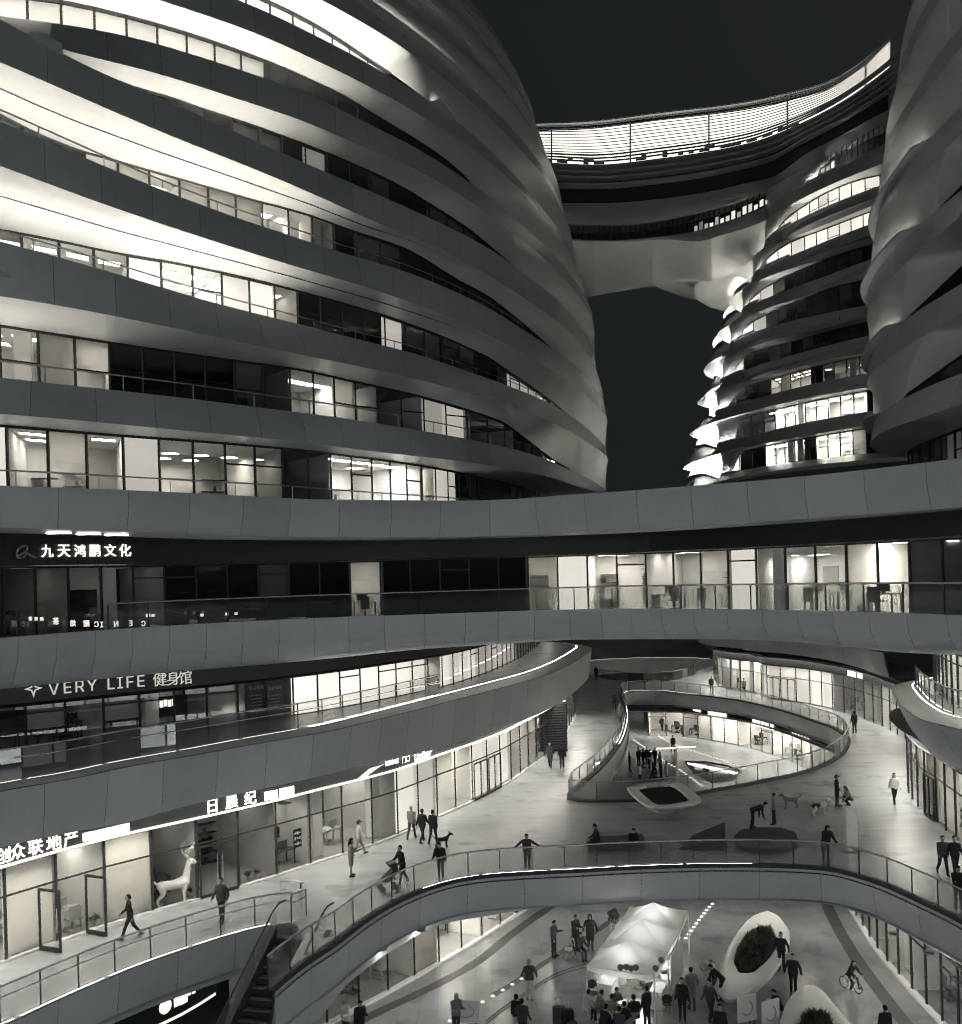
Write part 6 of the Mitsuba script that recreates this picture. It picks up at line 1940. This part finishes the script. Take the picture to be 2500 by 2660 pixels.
def planter(label, outline, hole, h, seed, tall=.42):
    """A sculpted white planter: an outline and a bed traced on its top, flaring from a smaller foot."""
    t = thing('planter', label, 'planter', 'sculpted white planters on the plaza')
    o = smoothline([atz(*p, h) for p in outline + outline[:1]], 90)[:-1]
    b = smoothline([atz(*p, h * .86) for p in hole + hole[:1]], 90)[:-1]
    O = ring_of(sg.Polygon(o[:, :2]).buffer(0)); I = ring_of(sg.Polygon(b[:, :2]).buffer(0))
    if np.cross(O[1] - O[0], O[2] - O[1]) * np.cross(I[1] - I[0], I[2] - I[1]) < 0:
        I = I[::-1]
    k = np.argmin(np.linalg.norm(I - O[0], axis=1)); I = np.roll(I, -k, axis=0)
    c = O.mean(0)
    z = lambda r, zz: np.concatenate([r, np.full((len(r), 1), zz)], 1)
    rows = [z(c + (O - c) * .80, .0), z(c + (O - c) * .90, h * .35), z(c + (O - c) * .985, h * .78), z(O, h * .92), z(c + (O - c) * .985, h), z(O * .5 + I * .5, h * .985), z(I, h * .90), z(I, h * .62)]
    rows = [np.vstack([r, r[:1]]) for r in rows]
    put('rim', MB().sheet(rows).mesh(), 'm_planter', t, smooth=60)
    v, f = trimesh.creation.triangulate_polygon(sg.Polygon(I).buffer(.02), engine='earcut')
    put('soil', facing((np.concatenate([v, np.full((len(v), 1), h * .64)], 1), f), [0, 0, 1]), 'm_soil', t)
    rd = np.random.default_rng(seed)
    bed = sg.Polygon(I).buffer(-.06)
    x0, y0, x1, y1 = bed.bounds
    m = MB()
    vv, ff, n = [], [], 0
    tries = 0
    while n < 2600 and tries < 30000:
        tries += 1
        p = np.array([rd.uniform(x0, x1), rd.uniform(y0, y1)])
        if not bed.contains(sg.Point(p)):
            continue
        a = rd.uniform(0, 2 * np.pi); ln = tall * rd.uniform(.35, 1.0) * (.6 + .8 * meshkit.noise(np.array([p[0] * 1.6, p[1] * 1.6, 0.0]), seed)); w = rd.uniform(.012, .03)
        d = np.array([math.cos(a), math.sin(a), 0]); s = np.array([-d[1], d[0], 0])
        q = np.array([p[0], p[1], h * .64])
        lean = rd.uniform(.1, .6)
        mid, tip = q + d * ln * lean * .35 + [0, 0, ln * .6], q + d * ln * lean + [0, 0, ln * (1 - .3 * lean)]
        vv += [q - s * w * .5, q + s * w * .5, mid + s * w, mid - s * w, tip]
        ff += [[n * 5, n * 5 + 1, n * 5 + 2], [n * 5, n * 5 + 2, n * 5 + 3], [n * 5 + 3, n * 5 + 2, n * 5 + 4]]
        n += 1
    put('foliage', (np.array(vv), np.array(ff)), 'm_leaf', t, kind='stuff')
    return t, z(c + (O - c) * 1.02, .03)


cn_ = lambda *p: [cc_(cN, *q) for q in p]
pl1, foot1 = planter('large tilted oval white planter with bushy dark planting on the plaza', cn_((520, 575), (600, 612), (658, 690), (675, 790), (640, 880), (560, 990), (450, 1090), (330, 1165), (230, 1195), (183, 1150), (182, 1050), (208, 930), (262, 800), (335, 695), (430, 605)),
                     cn_((500, 690), (545, 690), (580, 760), (582, 830), (540, 900), (470, 970), (390, 1015), (320, 1012), (290, 950), (300, 870), (345, 780), (420, 710)), .62, 3)
pl2, foot2 = planter('white domed planter with dark planting at the bottom edge of the plaza', cn_((770, 1090), (830, 1090), (905, 1130), (1000, 1245), (1110, 1380), (1160, 1520), (1100, 1640), (960, 1680), (800, 1640), (680, 1540), (610, 1420), (620, 1290), (680, 1170)),
                     cn_((820, 1285), (880, 1280), (950, 1330), (1000, 1420), (1010, 1520), (940, 1590), (840, 1590), (760, 1520), (730, 1420), (760, 1330)), .75, 4, .6)


def light_string(label, pts, z, n, r=.07, e=1.0):
    t = thing('light_string', label, 'floor lights')
    L = resample(smoothline([atz(x, y, z) for x, y in pts], 60), n=n)
    for p in L:
        put('lamp', facing(MB().lathe([(.001, .05), (r, .045), (r * 1.15, .0)], p, 8).mesh(), [0, 0, 1]), 'm_lamp', t, emit=WARM * e, weight=.002)


light_string('dotted row of floor lights behind the tents running up under the walkway', cm_((1500, 588), (1545, 528), (1585, 470), (1630, 412), (1670, 360), (1716, 310)), .02, 11, .09)
light_string('dotted row of floor lights by the man in pale trousers', [cc_(cL, 1140, 1438), (650 + .455 * 1335, 2000 + .455 * 1325), (650 + .455 * 1465, 2000 + .455 * 1248), (650 + .455 * 1550, 2000 + .455 * 1196)], .02, 8, .075)
light_string('short row of lamps along the foot of the large oval planter', cn_((332, 1187), (398, 1145), (465, 1082), (530, 1018)), .06, 6, .09)
ci_ = lambda *p: [cc_(cI, *q) for q in p]
light_string('long dotted light row crossing the lower level from the left', ci_((612, 1006), (720, 1078), (850, 1172), (960, 1232), (1060, 1300), (1165, 1380)), .02, 34, .10)
light_string('long dotted light row along the lower shops', ci_((820, 978), (960, 1048), (1130, 1106), (1310, 1165), (1480, 1225), (1640, 1290)), .02, 36, .10)
ll = thing('light_line', 'curved unbroken light line in the floor of the lower level', 'floor light')
LL = smoothline([atz(*p, .03) for p in ci_((810, 738), (775, 780), (745, 830), (738, 880), (760, 925), (815, 975))], 30)
put('tube', MB().tube(LL, .09, 6).mesh(), 'm_lamp', ll, emit=WARM * .95, weight=.004)


def tlamp(label, spot, z, h, w):
    t = thing('lamp_post', label, 'lamp post')
    p = atz(*spot, z)
    put('pole', MB().box(p + [0, 0, h / 2], (.16, .16, h)).mesh(), 'm_white', t)
    put('base', MB().box(p + [0, 0, .04], (.4, .4, .08)).mesh(), 'm_white', t)
    for s in (-1, 1):
        m = MB().box(p + [s * w * .27, 0, h + .03 * s], (w * .5, .22, .10)).mesh()
        put('lamp_head', m, 'm_lamp', t, emit=WARM * .95, weight=.004)


tlamp('T shaped lamp post with two lit arms near the pool seen through the opening', cc_(cI, 965, 1395), 0, 3.4, 3.2)
tlamp('small T shaped lamp at the back of the lower level', cc_(cI, 716, 800), 0, 3.0, 2.2)
# reflecting pool with things in it
pool = thing('pool', 'dark shallow pool on the lower level mirroring the bright shop', 'pool')
PL = np.array([atz(*p, .015) for p in ci_((1030, 1185), (1190, 1185), (1370, 1215), (1480, 1260), (1400, 1330), (1250, 1350), (1100, 1270))])
v, f = trimesh.creation.triangulate_polygon(sg.Polygon(PL[:, :2]), engine='earcut')
scene['m_pool'] = {'type': 'principled', 'base_color': rgb(.01, .011, .012), 'roughness': .04, 'specular': .9}
put('water', facing((np.concatenate([v, np.full((len(v), 1), .02)], 1), f), [0, 0, 1]), 'm_pool', pool)
put('edge', MB().tube(np.vstack([PL, PL[:1]]) + [0, 0, .03], .06, 6).mesh(), 'm_charcoal', pool)
# ---- walkway furniture
tr = thing('planter', 'white rounded tray planter with a dark bed on a foot beside the opening', 'planter')
hz = Z1 + .85
ov = smoothline([atz(*p, hz) for p in (lambda q: q + q[:1])(ci_((556, 1388), (620, 1368), (760, 1348), (930, 1342), (1010, 1362), (1085, 1408), (1162, 1480), (1150, 1500), (1040, 1528), (900, 1548), (770, 1548), (700, 1525), (620, 1462), (570, 1412)))], 80)[:-1]
O = ring_of(sg.Polygon(ov[:, :2]).buffer(0)); c = O.mean(0)
I = ring_of(inset(O, .62)); k = np.argmin(np.linalg.norm(I - O[0], axis=1)); I = np.roll(I, -k, axis=0)
if np.linalg.norm(I[5] - O[5]) > np.linalg.norm(I[-5] - O[5]):
    I = np.roll(I[::-1], 1, axis=0)
zz = lambda r, h: np.vstack([np.concatenate([r, np.full((len(r), 1), h)], 1), [[r[0, 0], r[0, 1], h]]])
put('rim', MB().sheet([zz(c + (O - c) * .42, Z1 + .02), zz(c + (O - c) * .46, Z1 + .30), zz(c + (O - c) * .90, hz - .30), zz(c + (O - c) * .99, hz - .14), zz(O, hz - .06), zz(c + (O - c) * .99, hz), zz(I, hz - .02), zz(c + (I - c) * .97, hz - .18)]).mesh(), 'm_planter', tr, smooth=60)
v, f = trimesh.creation.triangulate_polygon(sg.Polygon(I), engine='earcut')
put('bed', facing((np.concatenate([v, np.full((len(v), 1), hz - .15)], 1), f), [0, 0, 1]), 'm_soil', tr)
py = thing('pylon', 'white upright information fin with a rounded top on the walkway', 'pylon')
a, b = atz(*cc_(cJ, 845, 1745), Z1), atz(*cc_(cJ, 922, 1735), Z1)
w = np.linalg.norm(b - a); d = (b - a) / w
H = 2.15
prof = [(0, 0), (w, 0), (w, H * .62), (w * .93, H * .80), (w * .78, H * .92), (w * .5, H * .99), (w * .12, H), (0, H * .97)]
em = trimesh.creation.extrude_polygon(sg.Polygon(prof).buffer(.02), .28, engine='earcut')
nn_ = np.array([d[1], -d[0], 0])
V = a + em.vertices[:, :1] * d + em.vertices[:, 1:2] * np.array([0, 0, 1]) + (em.vertices[:, 2:3] - .14) * nn_
put('body', (V, np.array(em.faces)), 'm_planter', py, smooth=30)
put('plinth', MB().box(.5 * (a + b) + [0, 0, .03], (w * 1.15, .5, .06), math.atan2(d[1], d[0])).mesh(), 'm_charcoal', py)


def block(name, label, cat, pts, h0, h1, bs='m_charcoal'):
    """A low block: a plan traced on the floor, its top sloping from h0 to h1."""
    t = thing(name, label, cat)
    P0 = np.array([atz(x, y, Z1) for x, y in pts]); n = len(P0)
    s = (P0[:, 0] - P0[:, 0].min()) / np.ptp(P0[:, 0])
    top = P0 + np.stack([s * 0, s * 0, h0 + (h1 - h0) * s], 1)
    cc = P0.mean(0)
    put('base', MB().sheet([np.vstack([cc + (P0 - cc) * .94, (cc + (P0 - cc) * .94)[:1]]) + [0, 0, .0], np.vstack([top, top[:1]]) - [0, 0, .05]]).mesh(), 'm_black', t)
    v, f = trimesh.creation.triangulate_polygon(sg.Polygon(top[:, :2]), engine='earcut')
    zf = np.array([top[np.argmin(np.linalg.norm(top[:, :2] - q, axis=1)), 2] for q in v])
    put('top', facing((np.concatenate([v, zf[:, None]], 1), f), [0, 0, 1]), bs, t)
    put('rim', MB().sheet([np.vstack([top, top[:1]]) - [0, 0, .05], np.vstack([top, top[:1]])]).mesh(), bs, t)


block('bench', 'dark low bench block with people sitting behind the front balustrade', 'bench', [(1524, 2214), (1545, 2196), (1672, 2190), (1678, 2212)], .45, .42)
block('bench', 'dark wedge shaped seat rising to the right on the middle walkway', 'bench', [(1766, 2208), (1800, 2188), (1886, 2180), (1886, 2212)], .08, .85)
block('platform', 'round low dark platform with a raised edge that two people stand on', 'platform', [(1908, 2188), (1925, 2172), (1965, 2166), (2030, 2168), (2068, 2182), (2076, 2206), (2050, 2218), (1990, 2222), (1935, 2214), (1912, 2202)], .28, .36)
# pushchair
pc = thing('pushchair', 'covered dark pushchair by the balustrade in front of the person in a coat', 'pushchair')
X = xform(atz(1010, 2312, Z1), math.radians(200))
put('seat', join([manifold3d.Manifold.batch_hull([ball((x, y, z), .06) for x, y, z in ((-.2, -.2, .5), (-.2, .2, .5), (.25, -.2, .45), (.25, .2, .45), (-.35, -.2, .95), (-.35, .2, .95))])], .06, 3), 'm_black', pc, smooth=True, to_world=T(X.tolist()))
put('hood', join([manifold3d.Manifold.batch_hull([ball((x, y, z), .05) for x, y, z in ((-.38, -.22, .85), (-.38, .22, .85), (.0, -.22, 1.12), (.0, .22, 1.12), (-.3, -.22, 1.15), (-.3, .22, 1.15))])], .06, 3), 'm_charcoal', pc, smooth=True, to_world=T(X.tolist()))
for x in (-.3, .32):
    for y in (-.24, .24):
        put('wheel', MB().add(*(lambda q: (q[0][:, [0, 2, 1]] + [x, y, .12], q[1]))(MB().lathe([(.03, -.02), (.12, -.025), (.12, .025), (.03, .02)], (0, 0, 0), 14).mesh())).mesh(X), 'm_black', pc)
put('frame', MB().tube([[-.3, -.23, .12], [.1, -.23, .5], [-.45, -.23, 1.0], [-.5, 0, 1.02], [-.45, .23, 1.0], [.1, .23, .5], [-.3, .23, .12]], .015, 6).mesh(X), 'm_steel', pc)
# bicycle
bk = thing('bicycle', 'small pale bicycle ridden by the girl on the right of the plaza', 'bicycle')
gp = atz(*cc_(cN, 1095, 1130), 0)
X = xform(gp, math.radians(300), .82)
for x in (-.42, .46):
    r = MB()
    g = np.linspace(0, 2 * np.pi, 25)
    r.tube(np.stack([x + .28 * np.cos(g), g * 0, .30 + .28 * np.sin(g)], 1), .022, 6)
    wk = put('wheel', r.mesh(X), 'm_black', bk)
    sp = MB()
    for q in range(8):
        sp.bar([x, 0, .30], [x + .27 * math.cos(q * .785), 0, .30 + .27 * math.sin(q * .785)], .006, .006)
    put('spokes', sp.mesh(X), 'm_steel', wk)
fr_ = MB()
for q in ([[-.42, 0, .30], [-.02, 0, .28], [.34, 0, .62], [-.16, 0, .66], [-.42, 0, .30]], [[-.02, 0, .28], [-.18, 0, .74]], [[.46, 0, .30], [.33, 0, .80]]):
    fr_.tube(q, .018, 6)
put('frame', fr_.mesh(X), 'm_white', bk)
put('saddle', MB().box((-.19, 0, .76), (.22, .13, .05)).mesh(X), 'm_black', bk)
put('handlebar', MB().tube([[.25, -.26, .86], [.33, -.10, .84], [.33, .10, .84], [.25, .26, .86]], .014, 6).mesh(X), 'm_steel', bk)
person('girl with long hair in a black top riding the small bicycle', (*cc_(cN, 1090, 1118), 0.0), 300, 'ride', 'black_cloth', 'black_cloth', size=.84, longhair=True, female=True, z=.02)


def easel(label, spot, face, w, h, writing=False):
    t = thing('sign_board', label, 'sign')
    X = xform(atz(*spot, 0), math.radians(face))
    put('board', MB().box((0, 0, .35 + h / 2), (w, .03, h)).mesh(X), 'm_paper', t)
    fm = MB().box((0, 0, .35), (w + .06, .05, .05)).box((0, 0, .35 + h), (w + .06, .05, .05))
    for s in (-1, 1):
        fm.box((s * (w / 2 + .01), 0, .35 + h / 2), (.05, .05, h))
    put('frame', fm.mesh(X), 'm_white', t)
    for s in (-1, 1):
        put('leg', MB().bar((s * w * .4, .0, .35), (s * w * .45, .0, 0), .04, .04).bar((s * w * .4, .02, .6), (s * w * .42, .35, 0), .03, .03).mesh(X), 'm_charcoal', t)
    g = [(w * .32 * math.cos(a_) + .0, -.022, .35 + h * .5 + h * .28 * math.sin(a_)) for a_ in np.linspace(-2.6, 1.2, 18)]
    put('emblem', MB().tube(g, .02, 4).mesh(X), 'm_room_mid', t)


easel('white board with a faint curved emblem at the bottom left of the plaza', cc_(cL, 1235, 1490), -8, 1.0, .85)
easel('pale standing sign board at the bottom, left of the lower planter', cc_(cN, 380, 1400), 20, .8, 1.0)
easel('second pale sign board at the bottom edge, close to the lower planter', cc_(cN, 545, 1440), 25, .8, 1.0)
# luggage by the craft table
for i, (x, y, s, lb) in enumerate(((480, 1290, 1.0, 'tall dark wheeled case with a raised handle left of the craft table'), (545, 1300, .9, 'dark wheeled case right of the tallest one'), (585, 1330, .7, 'low dark crate beside the wheeled cases'))):
    t = thing('suitcase' if i < 2 else 'crate', lb, 'suitcase' if i < 2 else 'crate')
    X = xform(atz(*cc_(cM, x, y), 0), .4 * i, s)
    put('body', join([manifold3d.Manifold.batch_hull([ball((a_, b_, c_), .05, 8) for a_ in (-.22, .22) for b_ in (-.13, .13) for c_ in (.11, .72 if i < 2 else .45)])], .12, 1), ('m_charcoal', 'm_black', 'm_charcoal')[i], t, smooth=40, to_world=T(X.tolist()))
    if i < 2:
        put('handle', MB().tube([[-.13, .1, .74], [-.13, .1, 1.08], [.13, .1, 1.08], [.13, .1, .74]], .014, 6).mesh(X), 'm_steel', t)
    for a_ in (-.2, .2):
        put('wheel', MB().box((a_, 0, .03), (.05, .22, .06)).mesh(X), 'm_black', t)
# ---- escalator in the lower left
es = thing('escalator', 'dark escalator going down between pale cheeks at the lower left', 'escalator')
a0 = .5 * (atz(775, 2412, Z1) + atz(792, 2436, Z1))
bot = np.array([a0[0] - 2.2, a0[1] - 8.6, 0.0])
d2 = (bot - a0) * [1, 1, 0]; d2 /= np.linalg.norm(d2); s2 = np.array([-d2[1], d2[0], 0])
N = 22
for i in range(N):
    f = (i + .5) / N
    p = a0 * (1 - f) + bot * f
    put('step', MB().box(p - [0, 0, .12], (.40, 1.7, .24), math.atan2(d2[1], d2[0])).mesh(), 'm_black', es)
for s in (-1, 1):
    o = s2 * s * 1.02
    A0, B0 = a0 + o, bot + o
    put('skirt', MB().sheet([[A0 - [0, 0, .5], B0 - [0, 0, .5]], [A0 + [0, 0, .18], B0 + [0, 0, .18]]]).sheet([[A0 + [0, 0, .18], B0 + [0, 0, .18]], [A0 + [0, 0, .18] + s2 * s * .25, B0 + [0, 0, .18] + s2 * s * .25]]).mesh(), 'm_charcoal', es)
    for j in range(5):
        q0, q1 = A0 * (1 - j / 5) + B0 * (j / 5), A0 * (1 - (j + .97) / 5) + B0 * ((j + .97) / 5)
        put('glass_panel', MB().quad(q0 + [0, 0, .2], q1 + [0, 0, .2], q1 + [0, 0, 1.0], q0 + [0, 0, 1.0]).mesh(), 'm_rail_glass', es)
    hl = [A0 - d2 * .8 + [0, 0, .95], A0 + [0, 0, 1.04], B0 + [0, 0, 1.04]]
    put('handrail', MB().tube(resample(hl, 20), .035, 6).mesh(), 'm_charcoal', es, smooth=True)
    put('cheek', MB().quad(A0 + s2 * s * .26 + [0, 0, .18], B0 + s2 * s * .26 + [0, 0, .18], B0 + s2 * s * .26 - [0, 0, .9], A0 + s2 * s * .26 - [0, 0, 1.4]).mesh(), 'm_panel', es)
# the curved rail round the head of the escalator
er = balustrade('glass_balustrade', 'rounded glass balustrade round the head of the escalator', smoothline([FL[-1] + [0, 0, .05], FL[-1] + [.45, .75, .05], FL[-1] + [.2, 1.5, .05], FL[-1] + [-.8, 1.7, .05]], 14), .9, 1.08, low_rail=True)
# ---- details of the shops at the lower left
og = thing('round_table', 'round table in the bright shop at the lower left', 'table')
tp = atz(*cc_(cK, 120, 1060), Z1)
put('tabletop', MB().lathe([(.001, .72), (.45, .72), (.45, .75), (.001, .752)], tp, 20).mesh(), 'm_white', og, smooth=40)
put('leg', MB().lathe([(.28, .0), (.28, .03), (.05, .06), (.04, .72)], tp, 12).mesh(), 'm_charcoal', og, smooth=40)
rp = np.random.default_rng(8)
ORD = 'one two three four five six seven eight nine ten eleven twelve thirteen fourteen fifteen sixteen seventeen'.split()
for i, (x, y) in enumerate(((60, 1150), (120, 1130), (185, 1105), (530, 992), (560, 980), (590, 972), (625, 962), (660, 950), (770, 912), (800, 900), (835, 888), (870, 876), (905, 864), (1090, 815), (1130, 800), (1420, 735), (1470, 722))):
    t = thing('potted_plant', ('pale', 'dark')[i % 3 == 0] + ' potted plant at the shop window foot, number ' + ORD[i] + ' from the left', 'plant', 'small plants along the shop windows')
    p, a_ = on_wall(w1 + m1 * .45, *cc_(cK, x, y), 0)
    p[2] = Z1 + .06
    put('pot', MB().lathe([(.001, 0), (.09, 0), (.12, .22), (.10, .22), (.09, .18), (.001, .18)], p, 10).mesh(), 'm_white' if i % 3 else 'm_room_mid', t, smooth=40)
    vv, ff = [], []
    for k in range(46):
        az, el, ln = rp.uniform(0, 2 * np.pi), rp.uniform(.2, 1.35), rp.uniform(.14, .34)
        d = np.array([math.cos(az) * math.cos(el), math.sin(az) * math.cos(el), math.sin(el)]); s = np.array([-math.sin(az), math.cos(az), 0]) * .035
        q = p + [0, 0, .19]
        vv += [q, q + d * ln * .6 + s, q + d * ln * .6 - s, q + d * ln - [0, 0, .03]]
        ff += [[4 * k, 4 * k + 1, 4 * k + 2], [4 * k + 1, 4 * k + 3, 4 * k + 2]]
    put('leaves', (np.array(vv), np.array(ff)), 'm_leaf', t)
# open glass door leaves of the bright shop
for x0, y0, lab_, dd in ((232, 1120, 'left open glass door leaf of the bright shop', -1), (500, 1062, 'right open glass door leaf of the bright shop', -1)):
    t = thing('door_leaf', lab_, 'door')
    p, a_ = on_wall(w1 - m1 * .10, *cc_(cK, x0, y0), 0)
    p[2] = Z1 + .02
    n_ = np.array([math.sin(a_), -math.cos(a_), 0]) * .95 + np.array([math.cos(a_), math.sin(a_), 0]) * .22
    q = p + n_
    fm = MB().bar(p, p + [0, 0, 2.3], .08, .06).bar(q, q + [0, 0, 2.3], .08, .06).bar(p + [0, 0, 2.27], q + [0, 0, 2.27], .06, .09).bar(p + [0, 0, .08], q + [0, 0, .08], .06, .16)
    put('frame', fm.mesh(), 'm_frame', t)
    put('pane', MB().quad(p, q, q + [0, 0, 2.3], p + [0, 0, 2.3]).mesh(), 'm_glass', t)
    h_ = p * .2 + q * .8 + np.array([math.cos(a_), math.sin(a_), 0]) * .05
    put('handle', MB().bar(h_ + [0, 0, .7], h_ + [0, 0, 1.6], .03, .03).mesh(), 'm_steel', t)
# louvred panel on the shop wall far left of the walkway
lv = thing('louvre_panel', 'tall black louvred panel standing out from the shop wall behind the couple', 'panel')
p0_, p1_ = atz(*cc_(cH, 1352, 1345), Z1), atz(*cc_(cH, 1475, 1312), Z1)
put('box', MB().box(.5 * (p0_ + p1_) + [-.3, .6, 1.9], (np.linalg.norm(p1_ - p0_) * .9, .9, 3.8)).mesh(), 'm_black', lv)
for i in range(18):
    put('slat', MB().box(.5 * (p0_ + p1_) + [-.3, .12, .25 + i * .2], (np.linalg.norm(p1_ - p0_) * .86, .06, .09)).mesh(), 'm_charcoal', lv)

# ---- dark strips and lines in the paving of the plaza


def floor_strip(name, pts, w, bs, z):
    L = smoothline([atz(x, y, z) for x, y in pts], 40)
    n = plan_normals(L, L.mean(0) + [5, 5, 0])
    k = key_for(name)
    lab(k, kind='structure')
    scene[k] = mikit.ply(facing(MB().sheet([L - n * w / 2, L + n * w / 2]).mesh(), [0, 0, 1]), bs)


mat('paving_dark', panel_tone((.06, .062, .063), .3, 1.2), .5, .4)
floor_strip('paving_strip', [cc_(cL, *q) for q in ((560, 1470), (700, 1400), (1090, 1215), (1300, 1095), (1500, 935), (1720, 780))], .55, 'm_paving_dark', .006)
floor_strip('paving_strip', cn_((920, 500), (960, 600), (1050, 770), (1170, 960), (1310, 1150), (1500, 1390)), .60, 'm_paving_dark', .006)
floor_strip('paving_line', cm_((-120, 1260), (0, 1165), (150, 1060), (300, 960), (480, 860), (700, 795)), .10, 'm_paving_dark', .006)
floor_strip('paving_line', cm_((-120, 1285), (0, 1188), (150, 1082), (300, 980), (480, 882), (690, 820)), .10, 'm_paving_dark', .006)
floor_strip('paving_strip', cm_((-60, 1050), (180, 905), (420, 745), (560, 660), (760, 540), (900, 440)), .34, 'm_paving_dark', .006)
